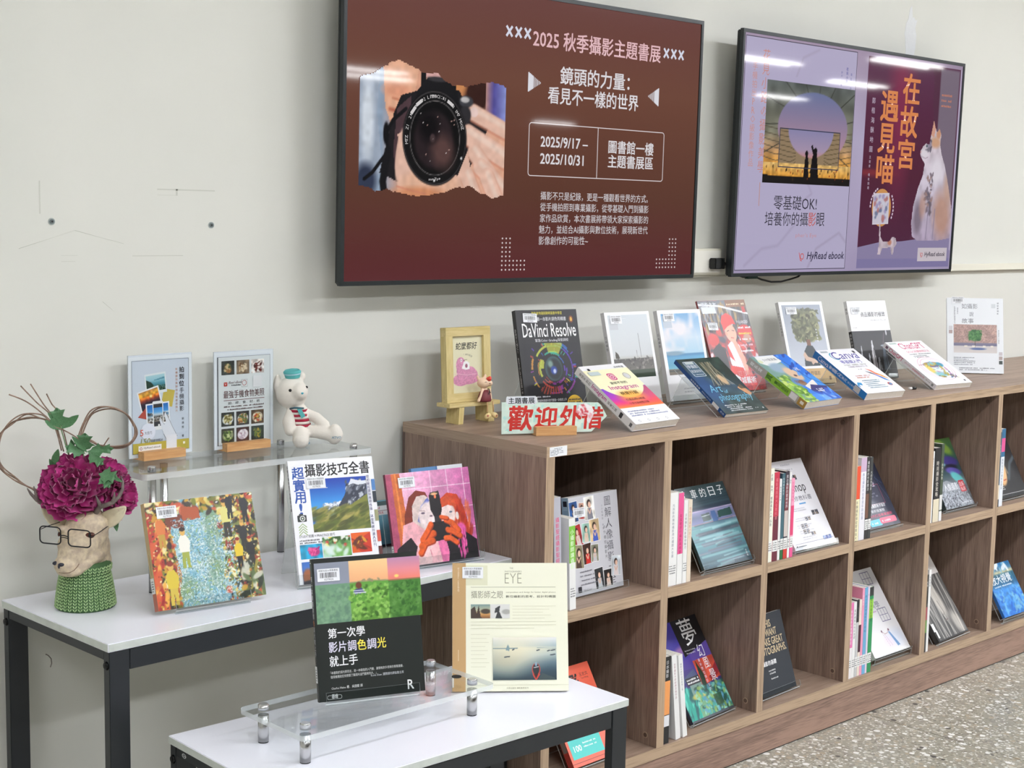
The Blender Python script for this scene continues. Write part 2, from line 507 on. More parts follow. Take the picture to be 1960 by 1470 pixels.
    def build(s, name, parent, material=None, loc=(0, 0, 0), rot=(0, 0, 0)):
        return link(name, s.mesh(name, material or printmat('printed_paper')), parent, loc, rot)
# ================================================================== the room
WY = 0.522          # face of the wall behind the shelf
wallm = mat('cream_wall_paint', (219, 220, 212), 0.42, spec=0.35, bump=(38, 0.12, 0.002), var=((226, 226, 218), 1.3, 3))
def plain(name, a, b, m, **k):
    q = MB(); q.box(a, b); return struct(q.build(name, m, **k))
wall = plain('wall_back', (-5.6, WY, 0), (26.0, WY + 0.12, CEIL), wallm)
plain('wall_left', (-5.72, -25.0, 0), (-5.6, WY + 0.12, CEIL), wallm)
plain('wall_right', (26.0, -25.0, 0), (26.12, WY + 0.12, CEIL), wallm)
plain('wall_front', (-5.72, -25.12, 0), (26.12, -25.0, CEIL), mat('far_wall_paint', (190, 176, 156), 0.6))
plain('ceiling', (-5.72, -25.12, CEIL), (26.12, WY + 0.12, CEIL + 0.1), mat('ceiling_white', (238, 238, 236), 0.8))

# terrazzo floor: slabs with recessed joints
tz = bpy.data.materials.new('terrazzo'); tz.use_nodes = True
nt = tz.node_tree; b = nt.nodes['Principled BSDF']; N = nt.nodes.new; K = nt.links.new
geo = N('ShaderNodeNewGeometry')
v1 = N('ShaderNodeTexVoronoi'); v1.inputs['Scale'].default_value = 52; K(geo.outputs['Position'], v1.inputs['Vector'])
v2 = N('ShaderNodeTexVoronoi'); v2.inputs['Scale'].default_value = 120; K(geo.outputs['Position'], v2.inputs['Vector'])
no = N('ShaderNodeTexNoise'); no.inputs['Scale'].default_value = 30; no.inputs['Detail'].default_value = 5; K(geo.outputs['Position'], no.inputs['Vector'])
def chip(v, stops, thr, base):
    sp = N('ShaderNodeSeparateColor'); K(v.outputs['Color'], sp.inputs[0])
    cr = N('ShaderNodeValToRGB'); cr.color_ramp.interpolation = 'CONSTANT'
    els = cr.color_ramp.elements
    while len(els) < len(stops): els.new(0.5)
    for e, (p, c) in zip(els, stops): e.position = p; e.color = L4(c)
    K(sp.outputs[0], cr.inputs[0])
    ml = N('ShaderNodeMath'); ml.operation = 'MULTIPLY_ADD'; ml.inputs[1].default_value = 0.35; ml.inputs[2].default_value = thr
    K(sp.outputs[1], ml.inputs[0])
    lt = N('ShaderNodeMath'); lt.operation = 'LESS_THAN'; K(v.outputs['Distance'], lt.inputs[0]); K(ml.outputs[0], lt.inputs[1])
    mx = N('ShaderNodeMix'); mx.data_type = 'RGBA'; K(lt.outputs[0], mx.inputs[0]); K(base, mx.inputs[6]); K(cr.outputs[0], mx.inputs[7])
    return mx.outputs[2]
bs = N('ShaderNodeMix'); bs.data_type = 'RGBA'; bs.inputs[6].default_value = L4((172, 168, 152)); bs.inputs[7].default_value = L4((146, 143, 130)); K(no.outputs['Fac'], bs.inputs[0])
o1 = chip(v2, [(0, (205, 204, 196)), (0.3, (140, 132, 118)), (0.5, (186, 178, 160)), (0.72, (128, 124, 116)), (0.85, (228, 227, 222))], 0.24, bs.outputs[2])
o2 = chip(v1, [(0, (236, 235, 230)), (0.22, (172, 160, 138)), (0.42, (196, 192, 180)), (0.6, (150, 144, 134)), (0.8, (240, 239, 234)), (0.95, (84, 82, 80))], 0.15, o1)
K(o2, b.inputs['Base Color']); b.inputs['Roughness'].default_value = 0.28
floor = struct(plain('floor', (-5.72, -25.12, -0.12), (26.12, WY + 0.12, -0.004), mat('joint_grout', (150, 144, 130), 0.7)))
sm = MB(); sm.box((0.0020, 0.0020, -0.004), (1.1980, 1.1980, 0.0))
slab_me = sm.mesh('slab', tz)
for i in range(-5, 9):
    for j in range(-7, 1):
        o = link('slab', slab_me, floor, (1.331 + i * 1.2, -0.62 + j * 1.2, 0))

# cable raceway along the wall, with its box
race = mat('ivory_plastic', (232, 229, 214), 0.4)
q = MB(); q.box((1.0, WY - 0.018, 1.250), (3.9, WY, 1.273)); q.box((1.0, WY - 0.022, 1.2485), (3.9, WY, 1.2515))
struct(q.build('trim_1', race, bevel=0.002))
q = MB(); q.box((1.06, WY - 0.034, 1.256), (1.205, WY, 1.332)); 
box = tag(q.build('socket_box', race, bevel=0.004), 'ivory wall socket box between the two screens, half hidden by the left one', 'socket')
q = MB(); q.box((1.075, WY - 0.0365, 1.262), (1.195, WY - 0.034, 1.326)); q.build('cover_plate', mat('socket_plate', (238, 236, 226), 0.35), box, bevel=0.001)

# filled plaster blotch, drill plugs, scratches
q = MB(); rng = random.Random(4)
pts = [(math.cos(2*math.pi*i/26) * (0.034 + rng.uniform(-.01, .012)), math.sin(2*math.pi*i/26) * (0.10 + rng.uniform(-.03, .02))) for i in range(26)]
q.prism(pts, -0.0006, 0.0)
o = q.build('plaster_patch', mat('raw_filler', (232, 234, 236), 0.7, bump=(60, 0.6, 0.003)), wall, (2.235, WY, 2.04))
for i, (x, z) in enumerate(((-0.8997, 1.3894), (-0.5294, 1.3855))):
    q = MB(); q.cyl((0, -0.0012, 0), (0, 0.0, 0), 0.0072, n=18); q.cyl((0, -0.003, 0), (0, -0.001, 0), 0.0048, n=18, mi=1); q.cyl((0, -0.0034, 0), (0, -0.0029, 0), 0.002, n=12, mi=2)
    o = q.build('wall_plug', [mat('plug_grey', (168, 176, 174), 0.6), mat('plug_dark', (104, 114, 114), 0.6), mat('hole_dark', (40, 42, 44), 0.8)], None, (x, WY, z))
    tag(o, ('left' if i == 0 else 'right') + ' grey screw plug in the bare wall left of the big screen', 'wall plug')
q = MB()
for (x0, z0, x1, z1) in ((-0.925, 1.47, -0.923, 1.405), (-0.97, 1.335, -0.85, 1.372), (-0.85, 1.372, -0.74, 1.345), (-0.88, 1.321, -0.845, 1.321), (-0.88, 1.309, -0.85, 1.309), (-0.72, 1.32, -0.60, 1.319), (-0.66, 1.461, -0.52, 1.459), (-0.66, 1.448, -0.615, 1.448), (-0.615, 1.448, -0.612, 1.461), (-0.79, 1.225, -0.765, 1.205)):
    q.box((min(x0, x1) - .0004, -0.0004, min(z0, z1) - 0.0004), (max(x0, x1) + .0004, 0, max(z0, z1) + .0004)) if abs(x1-x0) < .004 or abs(z1-z0) < .004 else q.tube([(x0, 0, z0), (x1, 0, z1)], 0.0005, 4)
q.build('wall_scratches', mat('scratch', (205, 206, 196), 0.7), wall, (0, WY, 0))
q = MB(); q.tube([(0,0,0),(0.006,0,-.004),(0.012,0,-.012),(0.013,0,-.022),(0.010,0,-.03)], 0.0011, 5)
q.build('wall_scuff', mat('scuff', (120, 112, 106), 0.7), wall, (-0.93, WY, 0.50))

# ceiling light fittings (they carry the lamps set at the top)
fx = MB(); fx.box((-0.62, -0.17, 0.0), (0.62, 0.17, 0.05)); fx_me = fx.mesh('housing', mat('fitting_white', (235, 235, 235), 0.5))
tb = MB()
tb.cyl((-0.58, 0, -0.002), (0.58, 0, -0.002), 0.013, n=12)
tm = bpy.data.materials.new('fluorescent_tube'); tm.use_nodes = True
bb = tm.node_tree.nodes['Principled BSDF']; bb.inputs['Emission Color'].default_value = (1, 0.98, 0.95, 1); bb.inputs['Emission Strength'].default_value = 16
tb_me = tb.mesh('tube', tm)
for i, (x, y) in enumerate(LAMPS):
    t = thing('ceiling_light', ('white fluorescent fitting, %s from the left in the %s ceiling row' % (('first', 'second', 'third', 'fourth', 'fifth')[i // 2], ('nearer', 'farther')[i % 2])) if i < 10 else 'white fluorescent fitting deep in the hall, %s one' % ('first', 'second', 'third', 'fourth', 'fifth', 'sixth', 'farthest')[i - 10], 'lamp', (x, y, CEIL - 0.05), group='ceiling fittings')
    link('housing', fx_me, t); 
    for yy in (-0.09, 0.09): link('tube', tb_me, t, (0, yy, -0.022))

# ================================================================== the low bookshelf
WA, WB = (112, 90, 79), (160, 136, 120)
EA, EB = (116, 95, 78), (184, 159, 132)
w_panel = wood('laminate_upright', WA, WB, 'Z', 16, 11)
w_flat = wood('laminate_flat', (138, 116, 100), (172, 149, 131), 'X', 16, 9)
w_kick = wood('laminate_kick', WA, (162, 132, 116), 'X', 16, 12, fine=0.65)
w_back_shaded = wood('laminate_back_shaded', (78, 62, 56), (106, 87, 79), 'Z', 16, 10)  # laminate darkened: the shade deep in the cubbies is put into its colour
w_edge = wood('edge_band', EA, EB, 'X', 40, 16, fine=0.75)
w_edgev = wood('edge_band_upright', EA, EB, 'Z', 40, 16, fine=0.75)
w_edgey = wood('edge_band_side', (124, 102, 88), (166, 144, 124), 'Y', 40, 16, fine=0.75)
H, TB, M1, M0, B1, B0, D, PT, TK = 0.910, 0.8852, 0.5224, 0.4963, 0.1230, 0.0958, 0.5043, 0.4, 0.0268
NC = 9
XE = NC * PT + TK
shelf = thing('bookshelf', 'long low walnut-look bookshelf with two rows of open cubbies', 'shelf', (0, 0, 0))
def board(name, a, b, mats, mis, bevel=0.0008, parent=shelf):
    q = MB(); q.box(a, b, mis=mis); return q.build(name, mats, parent, bevel=0)
# face order: bottom top front back right left
tb_ = board('top_board', (0, 0, TB), (XE, D, H), [w_flat, w_edge, w_edgey], [0, 0, 1, 0, 2, 2])
for k in range(NC + 1):
    x = k * PT; lo = B1
    dv = board('end_panel' if k in (0, NC) else 'divider', (x, 0.0008, lo), (x + TK, D - 0.010, TB), [w_panel, w_edgev], [0, 0, 1, 0, 0, 0])
    if k:
        q = MB(); q.cyl((x + 0.0002, 0.0385, 0.8615), (x - 0.0022, 0.0385, 0.8615), 0.0075, 0.006, n=18)
        q.build('cam_cap', mat('cam_brown', (98, 78, 68), 0.4), dv)
        q = MB(); q.cyl((x + 0.0002, 0.037, 0.1475), (x - 0.0006, 0.037, 0.1475), 0.0078, n=18); q.cyl((x - 0.0004, 0.037, 0.1475), (x - 0.0012, 0.037, 0.1475), 0.0058, n=18, mi=1)
        q.build('cam_hole', [mat('cam_rim', (178, 152, 128), 0.5), mat('cam_dark', (104, 82, 70), 0.5)], dv)
    if k < NC:
        board('middle_shelf', (x + TK, 0.0004, M0), (x + PT, D - 0.010, M1), [w_flat, w_edge], [0, 0, 1, 0, 0, 0])
board('bottom_board', (0, 0, B0), (XE, D - 0.010, B1), [w_flat, w_edge, w_edgey], [0, 0, 1, 0, 2, 2])
board('kick_board', (0.002, 0.0035, 0.004), (XE - 0.002, 0.0205, B0), [w_kick], [0] * 6)
board('plinth_side', (0.002, 0.0206, 0.004), (0.020, D - 0.012, B0), [w_panel], [0] * 6)
board('plinth_strip', (0.004, 0.006, 0.0), (XE - 0.004, 0.020, 0.0045), [mat('plinth_black', (38, 34, 32), 0.6)], [0] * 6)
board('back_panel', (0, D - 0.010, B0), (XE, D, TB), [w_back_shaded], [0] * 6)
# inventory sticker on the corner of the top board
A = Art(); A.rect(0, 0, 55, 22, (238, 240, 243)); A.small(12, 17, 26, 1, 3, 2, (110, 120, 135), 2); A.small(3, 13.5, 46, 3, 3.4, 2, (105, 112, 128), 3); A.small(3, 3.5, 24, 1, 3, 1.6, (60, 66, 80), 5)
o = A.build('inventory_sticker', shelf, loc=(0.0088, -0.0003, 0.8862))

# ================================================================== white tables
steel = mat('black_steel', (30, 34, 38), 0.42, spec=0.5)
t_top = mat('white_melamine', (240, 241, 250), 0.22, spec=0.5)
t_edge = mat('table_edge', (208, 214, 208), 0.5, var=((196, 202, 196), 30, 4))
def table(name, label, loc, rz, w, d, h, tk, rail, logo=False):
    t = thing(name, label, 'table', loc, (0, 0, rz))
    q = MB(); q.box((0, 0, h - tk), (w, d, h), mis=[1, 0, 1, 1, 1, 1]); q.build('tabletop', [t_top, t_edge], t, bevel=0.0012)
    z = h - tk - 0.0006
    lw, ld = 0.041, 0.020
    for x in (0.003, w - 0.003 - lw):
        for y in (0.002, d - 0.002 - ld):
            q = MB(); q.box((x, y, 0.012), (x + lw, y + ld, z)); lg = q.build('leg', steel, t, bevel=0.001)
            q = MB(); q.cyl((x + lw / 2, y + ld / 2, 0.0), (x + lw / 2, y + ld / 2, 0.012), 0.011, n=14); q.build('foot', mat('rubber_black', (24, 24, 24), 0.8), lg)
            xs = x if x < w / 2 else x + lw
            sg = -1 if x < w / 2 else 1
            q = MB(); q.cyl((xs, y + ld / 2, z - 0.026), (xs + sg * 0.0035, y + ld / 2, z - 0.026), 0.0085, 0.006, n=14)
            q.cyl((xs + sg * 0.0035, y + ld / 2, z - 0.026), (xs + sg * 0.0042, y + ld / 2, z - 0.026), 0.003, n=6)
            q.build('bolt', mat('bolt_black', (18, 19, 20), 0.35, metal=0.6), lg)
    for y in (0.003, d - 0.003 - 0.018):
        q = MB(); q.box((0.0042 + lw, y, z - rail), (w - 0.0042 - lw, y + 0.018, z)); q.build('front_rail' if y < d / 2 else 'back_rail', steel, t, bevel=0.001)
    for x in (0.004, w - 0.004 - 0.018):
        q = MB(); q.box((x, 0.0225, z - 0.018), (x + 0.018, d - 0.0225, z)); q.build('side_rail', steel, t, bevel=0.001)
    if logo:
        A = Art(); A.ring(9, 5, 3.2, 4.2, (225, 228, 230), sx=1.7); A.text('G', 5, 3.2, None, 3.6, (225, 228, 230)); A.small(8.5, 4, 8, 1, 3, 2.2, (225, 228, 230), 4)
        A.build('maker_badge', t, loc=(0.0038, 0.345, z - 0.0145), rot=(0, 0, R(-90)))
    return t
T1H, T2H = 0.6413, 0.470
table('display_table', 'taller white-topped display table with black steel legs against the wall', (-1.0267, 0.0708, 0), R(1.72), 1.0235, 0.412, T1H, 0.0160, 0.039)
table('display_table', 'lower white-topped display table standing in front of the taller one', (-0.9522, -0.3762, 0), R(-1.4), 0.803, 0.386, T2H, 0.0150, 0.036, True)

# ================================================================== acrylic risers
acr = acrylic('clear_acrylic'); acre = acrylic('acrylic_cut_edge', True)
brushed = mat('brushed_steel', (198, 198, 198), 0.24, metal=1.0); capm = mat('polished_cap', (206, 206, 206), 0.25, metal=0.9)
def plate(name, x0, y0, x1, y1, z0, z1, r, parent):
    pts = []
    for cx, cy, a in ((x1 - r, y0 + r, -90), (x1 - r, y1 - r, 0), (x0 + r, y1 - r, 90), (x0 + r, y0 + r, 180)):
        for i in range(6): t = R(a + 18 * i); pts.append((cx + r * math.cos(t), cy + r * math.sin(t)))
    n = len(pts); q = MB(); vs = [(p[0], p[1], z0) for p in pts] + [(p[0], p[1], z1) for p in pts]
    q.add(vs, [tuple(range(n))[::-1]], 0); q.add(vs, [tuple(range(n, 2 * n))], 0)
    q.add(vs, [(i, (i + 1) % n, n + (i + 1) % n, n + i) for i in range(n)], 1)
    return q.build(name, [acr, acre], parent)
def riser(label, legs, z0, ztop, pz0, pz1, rect, leg_r, double=False):
    t = thing('acrylic_riser', label, 'display riser', (rect[0], rect[1], z0 + 0.0002))
    ox, oy = rect[0], rect[1]
    plate('shelf_plate', 0, 0, rect[2] - ox, rect[3] - oy, pz0 - z0, pz1 - z0, 0.012, t)
    for (x, y) in legs:
        x -= ox; y -= oy
        q = MB(); q.cyl((x, y, 0.0018), (x, y, pz0 - z0), leg_r, n=28); lg = q.build('leg', brushed, t)
        if (round(x + ox, 3), round(y + oy, 3)) == (-0.672, 0.486):   # flush screw under the poster base
            q = MB(); q.cyl((x, y, 0), (x, y, 0.0018), leg_r * 0.96, n=20); q.build('rubber_foot', mat('rubber_black', (24, 24, 24), 0.8), lg); continue
        q = MB(); q.cyl((x, y, pz1 - z0), (x, y, ztop - z0 - 0.002), leg_r, n=28); q.cyl((x, y, ztop - z0 - 0.002), (x, y, ztop - z0), leg_r, leg_r * 0.8, n=28); q.build('cap', capm, lg)
        q = MB(); q.cyl((x, y, 0), (x, y, 0.0018), leg_r * 0.96, n=20); q.build('rubber_foot', mat('rubber_black'), lg)
    return t
rs = riser('low clear acrylic riser on four short steel legs on the front table', [(-.832, -.2595), (-.450, -.264), (-.831, -.1292), (-.4345, -.1240)], T2H, 0.541, 0.5205, 0.530, (-0.860, -0.291, -0.414, -0.093), 0.0098)
q = MB(); q.cyl((0.416, 0.079, 0.0602), (0.416, 0.079, 0.0614), 0.0095, n=24); q.build('rubber_pad', mat('rubber_black'), rs)
riser('tall clear acrylic riser with steel posts at the back of the left table', [(-.7805, .345), (-.2725, .345), (-.672, .486), (-.3726, .486)], T1H, 0.9015, 0.8775, 0.890, (-0.8112, 0.323, -0.2335, 0.5115), 0.0085)

# ================================================================== screens
blackp = mat('tv_bezel', (30, 36, 38), 0.35, spec=0.5); blackb = mat('tv_back', (24, 28, 30), 0.6)
def screen(label, loc, tilt, w, h):
    t = thing('wall_screen', label, 'screen', loc, (R(tilt), 0, 0))
    bz = 0.0105
    q = MB(); q.box((0.003, 0.012, 0.003), (w - 0.003, 0.027, h - 0.003)); q.build('rear_housing', blackb, t, bevel=0.003)
    q = MB()
    for a, b_ in (((0, 0, 0), (w, 0.013, bz)), ((0, 0, h - bz), (w, 0.013, h)), ((0, 0, bz), (bz, 0.013, h - bz)), ((w - bz, 0, bz), (w, 0.013, h - bz))): q.box(a, b_)
    q.build('bezel', blackp, t, bevel=0.0008)
    q = MB(); q.box((w * .3, 0.027, h * .3), (w * .7, WY - loc[1], h * .6)); q.build('wall_bracket', mat('bracket_black', (26, 27, 28), 0.6), t)
    return t
TVW, TVH = 1.2500, 0.7180
scr1 = screen('left wall screen showing a maroon slide with a camera photograph', (-0.2522, 0.4240, 1.2510), 0.93, TVW, TVH)
scr2 = screen('right wall screen showing two pale and maroon posters with a cat', (1.1864, 0.4368, 1.2502), 1.3, 1.2390, 0.7200)
# plug and cables
cab = mat('cable_black', (18, 20, 20), 0.45)
t = thing('power_plug', 'black plug with a cable in the socket box between the screens', 'plug', (1.17, WY - 0.0366, 1.289))
q = MB(); q.box((-0.03, -0.026, -0.016), (0.0, 0.0, 0.016)); q.box((0.0, -0.022, -0.011), (0.010, -0.002, 0.011)); q.build('plug_body', cab, t, bevel=0.003)
q = MB(); q.box((0.0105, -0.023, -0.016), (0.016, -0.001, 0.016)); q.cyl((0.016, -0.012, 0), (0.034, -0.012, -0.002), 0.0075, 0.005, n=12); q.build('strain_relief', cab, t)
q = MB(); P = [(0.034, -0.012, -0.002), (0.05, -0.012, -0.003), (0.065, -0.012, -0.01), (0.08, -0.011, -0.022), (0.10, -0.01, -0.034), (0.13, -0.008, -0.03)]
q.tube(P, 0.0032, 8); q.build('cable', cab, t)
q = MB(); q.tube([(1.27, .495, 1.262), (1.29, .492, 1.252), (1.31, .49, 1.2465), (1.34, .488, 1.246), (1.375, .487, 1.244), (1.40, .487, 1.237), (1.45, .487, 1.229), (1.50, .487, 1.229), (1.55, .487, 1.236), (1.59, .488, 1.243), (1.63, .49, 1.262)], 0.0030, 8)
q.box((1.325, .480, 1.2405), (1.372, .494, 1.249), 1)
tag(q.build('hanging_cable', [cab, mat('cable_green', (30, 62, 56), 0.5)]), 'black cable sagging below the bottom edge of the right screen', 'cable')
# ================================================================== deer-head vase with flowers
def ray_front(bv, x, z, y0=-0.3):
    h = bv.ray_cast(Vector((x, y0, z)), Vector((0, 1, 0)))
    return h[0]
def on_surface(o): return BVHTree.FromObject(o, bpy.context.evaluated_depsgraph_get())
DEER = (-0.934, 0.335, T1H + 0.0003); DR = R(-27)
deer = thing('deer_vase', 'deer head vase wearing a green knitted collar on the taller white table', 'vase', DEER, (0, 0, DR))
fur = mat('deer_fur', (214, 198, 168), 0.6, var=((184, 166, 146), 95, 6), bump=(420, 0.4, 0.0012))
head = remesh_blob('head', fur, [
    ((0.006, 0.005, 0.172), (0.046, 0.047, 0.040)), ((0.000, 0.0, 0.152), (0.050, 0.046, 0.040)),
    ((0.016, 0.012, 0.122), (0.037, 0.040, 0.050)), ((0.016, 0.012, 0.095), (0.040, 0.040, 0.03)),
    ((-0.022, -0.034, 0.122), (0.034, 0.030, 0.032), (0, R(-25), 0)), ((-0.012, -0.024, 0.138), (0.044, 0.036, 0.034)),
    ((-0.038, -0.048, 0.103), (0.0255, 0.023, 0.021)), ((-0.029, -0.044, 0.0880), (0.029, 0.024, 0.0125)),
    ((-0.014, -0.036, 0.0945), (0.034, 0.027, 0.015), (0, R(-14), 0)), ((0.006, -0.016, 0.110), (0.036, 0.034, 0.024), (0, R(-18), 0)),
    ((0.006, -0.034, 0.170), (0.017, 0.010, 0.008), (0, R(20), 0)), ((-0.044, -0.02, 0.172), (0.012, 0.012, 0.008)),
], 0.0028, 6, deer)
head['label'] = 'beige speckled deer head'
hb = on_surface(head)
# ears
def ear(pts, wd, nm='ear'):
    q = MB(); n = len(pts)
    for s_, mi in ((0, 0), (0.0035, 1)):
        pass
    vs = []; m = 9
    for i, p in enumerate(pts):
        for j in range(m):
            a = -1 + 2 * j / (m - 1)
            vs.append((p[0] + wd[i][0] * a, p[1] - 0.010 * (1 - a * a) * 0 + 0.012 * (1 - abs(a)) * (1 - i / n), p[2] + wd[i][1] * a))
    fs = [(i * m + j, i * m + j + 1, (i + 1) * m + j + 1, (i + 1) * m + j) for i in range(n - 1) for j in range(m - 1)]
    q.add(vs, fs, 0, True)
    o = q.build(nm, [mat('ear_inner', (222, 214, 186), 0.6, var=((200, 186, 156), 30, 3))], deer, fix=False)
    md = o.modifiers.new('s', 'SOLIDIFY'); md.thickness = 0.005; md.offset = 0; m2 = o.modifiers.new('b', 'SUBSURF'); m2.levels = m2.render_levels = 1
    return o
ear([(0.028, -0.004, 0.176), (0.040, -0.010, 0.183), (0.054, -0.016, 0.190), (0.068, -0.018, 0.199), (0.079, -0.018, 0.208), (0.0845, -0.018, 0.2145)],
    [(0.004, -0.009), (0.008, -0.017), (0.010, -0.017), (0.009, -0.013), (0.005, -0.007), (0.0008, -0.001)])
ear([(-0.035, 0.012, 0.174), (-0.052, 0.012, 0.181), (-0.066, 0.013, 0.192), (-0.078, 0.014, 0.206), (-0.086, 0.015, 0.218)],
    [(0.005, 0.011), (0.008, 0.015), (0.009, 0.013), (0.006, 0.008), (0.0008, 0.001)])
# eyes, nose, mouth
q = MB()
for (x, z, rx) in ((0.009, 0.160, 0.0105),):
    p = ray_front(hb, x, z); q.ball(p + Vector((0, 0.0030, 0)), (rx * 1.15, 0.006, 0.0072), 16, 0, (0, R(-12), 0)); q.ball(p + Vector((0.001, -0.0008, 0.0008)), (0.0045, 0.0026, 0.0048), 12, 1); q.ball(p + Vector((0.002, -0.0034, 0.003)), 0.0008, 8, 2)
q.build('eye', [mat('eye_brown', (86, 44, 34), 0.15), mat('eye_black', (12, 12, 14), 0.1), mat('eye_glint', (250, 250, 250), 0.3)], deer, fix=False)
q = MB(); p = ray_front(hb, -0.0555, 0.163) or Vector((-0.05, -0.02, 0.163))
q.ball(p + Vector((0, 0.003, 0)), (0.0035, 0.005, 0.0075), 12, 0, (0, R(20), 0)); q.build('eye', mat('eye_brown'), deer, fix=False)
q = MB()
for (x, z, r) in ((-0.0585, 0.1085, (0.0065, 0.005, 0.0045)), (-0.0465, 0.1070, (0.0075, 0.005, 0.0042)), (-0.0515, 0.1035, (0.003, 0.004, 0.0055))):
    p = ray_front(hb, x, z)
    if p: q.ball(p + Vector((0, 0.002, 0)), r, 12)
q.build('nose', mat('nose_black', (34, 36, 52), 0.3), deer, fix=False)
q = MB(); P = []
for x, z in ((-0.060, 0.0925), (-0.052, 0.0895), (-0.042, 0.0885), (-0.031, 0.0895), (-0.022, 0.0935), (-0.015, 0.1005), (-0.012, 0.105)):
    p = ray_front(hb, x, z)
    if p: P.append(p + Vector((0, -0.0001, 0)))
if len(P) > 2: q.tube(P, 0.0010, 6); q.build('mouth', mat('mouth_line', (134, 112, 92), 0.7), deer)
# antlers
ant = mat('antler_grey', (120, 108, 102), 0.5, var=((92, 82, 78), 60, 3))
q = MB()
q.tube([(0.020, -0.006, 0.196), (0.026, -0.022, 0.209), (0.033, -0.034, 0.220), (0.045, -0.040, 0.2235), (0.058, -0.042, 0.229), (0.070, -0.040, 0.240), (0.0775, -0.036, 0.255), (0.0785, -0.032, 0.270), (0.0745, -0.028, 0.282)], [0.007, 0.006, 0.0055, 0.0048, 0.0046, 0.0042, 0.0036, 0.0028, 0.0014], 10)
q.tube([(0.033, -0.034, 0.219), (0.029, -0.038, 0.230), (0.0235, -0.041, 0.2445)], [0.005, 0.0036, 0.0012], 8)
q.tube([(0.056, -0.042, 0.228), (0.0605, -0.045, 0.240), (0.061, -0.047, 0.2515)], [0.0042, 0.003, 0.0012], 8)
q.build('antler', ant, deer)
q = MB()
q.tube([(-0.038, 0.012, 0.196), (-0.060, 0.004, 0.212), (-0.078, -0.002, 0.222), (-0.094, -0.004, 0.232), (-0.106, -0.004, 0.246), (-0.113, -0.004, 0.258)], [0.006, 0.0055, 0.005, 0.004, 0.003, 0.0012], 10)
q.tube([(-0.092, -0.004, 0.230), (-0.096, -0.006, 0.244), (-0.100, -0.006, 0.262)], [0.0042, 0.003, 0.0012], 8)
q.build('antler', ant, deer)
# knitted collar: real stitches round a cone
gd = mat('knit_shadow_green', (66, 100, 60), 0.8)
gl = mat('knit_green', (176, 204, 150), 0.7, var=((150, 184, 124), 70, 2))
prof = [(0.0595, 0.0), (0.0615, 0.004), (0.061, 0.012), (0.0570, 0.042), (0.0520, 0.070), (0.0500, 0.076), (0.0530, 0.081), (0.0540, 0.088), (0.0520, 0.096), (0.046, 0.100), (0.040, 0.098)]
q = MB(); q.lathe(prof, 56); col_ = q.build('collar', gd, deer)
q = MB(); NCOL = 34
def prof_r(z):
    for (r0, z0), (r1, z1) in zip(prof[:-1], prof[1:]):
        if z0 <= z <= z1: return r0 + (r1 - r0) * (z - z0) / max(z1 - z0, 1e-6)
    return 0.05
for c in range(NCOL):
    for sgn in (-1, 1):
        a = 2 * math.pi * (c + 0.215 * sgn + 0.5) / NCOL
        nrow = 15
        for k in range(nrow):
            z = 0.006 + k * 0.0064
            if z > 0.095: continue
            r = prof_r(z) + 0.0002
            tng = Vector((-math.sin(a), math.cos(a), 0)); out = Vector((math.cos(a), math.sin(a), 0))
            c0 = out * r + Vector((0, 0, z))
            d = (tng * sgn * 0.62 + Vector((0, 0, 1.0))).normalized(); w = d.cross(out)
            hl = 0.0047 * r / 0.06; hw = 0.0016
            vs = [c0 - d * hl, c0 + w * hw, c0 + d * hl, c0 - w * hw, c0 + out * 0.0022 - d * hl * .35, c0 + out * 0.0022 + d * hl * .35]
            q.add(vs, [(0, 1, 4), (1, 5, 4), (1, 2, 5), (2, 3, 5), (3, 4, 5), (3, 0, 4)], 0, True)
o = q.build('knit_stitches', gl, col_, fix=True); o['kind'] = 'stuff'

# eyeglasses
gls = thing('eyeglasses', 'thin black wire eyeglasses with squarish lenses worn by the deer vase', 'glasses', DEER, (0, 0, DR))
wire = mat('glasses_black', (18, 20, 26), 0.3, metal=0.3)
def rr_loop(cx, cz, w, h, r, y, sk=0.0, yk=0.0):
    P = []
    for ax, az, a in ((w / 2 - r, -h / 2 + r, -90), (w / 2 - r, h / 2 - r, 0), (-w / 2 + r, h / 2 - r, 90), (-w / 2 + r, -h / 2 + r, 180)):
        for i in range(6):
            t = R(a + 18 * i); x = ax + r * math.cos(t); z = az + r * math.sin(t)
            P.append((cx + x, y + x * yk, cz + z - x * sk))
    return P
for (cx, cz, y, w) in ((-0.068, 0.1665, -0.050, 0.041), (-0.0105, 0.161, -0.068, 0.044)):
    q = MB(); q.tube(rr_loop(cx, cz, w, 0.0355, 0.008, y, 0.10, -0.22), 0.00145, 8, closed=True); q.build('lens_rim', wire, gls)
q = MB(); q.tube([(-0.0475, -0.055, 0.1655), (-0.041, -0.061, 0.1672), (-0.033, -0.064, 0.1645)], 0.00115, 8); q.tube([(-0.0475, -0.055, 0.1615), (-0.041, -0.061, 0.163), (-0.033, -0.064, 0.161)], 0.0009, 8); q.build('bridge', wire, gls)
q = MB(); q.tube([(0.0115, -0.066, 0.163), (0.018, -0.058, 0.163), (0.034, -0.040, 0.169), (0.045, -0.024, 0.1735), (0.0485, -0.010, 0.172)], 0.0009, 8); q.build('temple', wire, gls)
q = MB(); q.tube([(-0.0885, -0.041, 0.1745), (-0.0885, -0.034, 0.176), (-0.075, -0.018, 0.1785), (-0.05, 0.01, 0.181)], 0.0009, 8); q.build('temple', wire, gls)

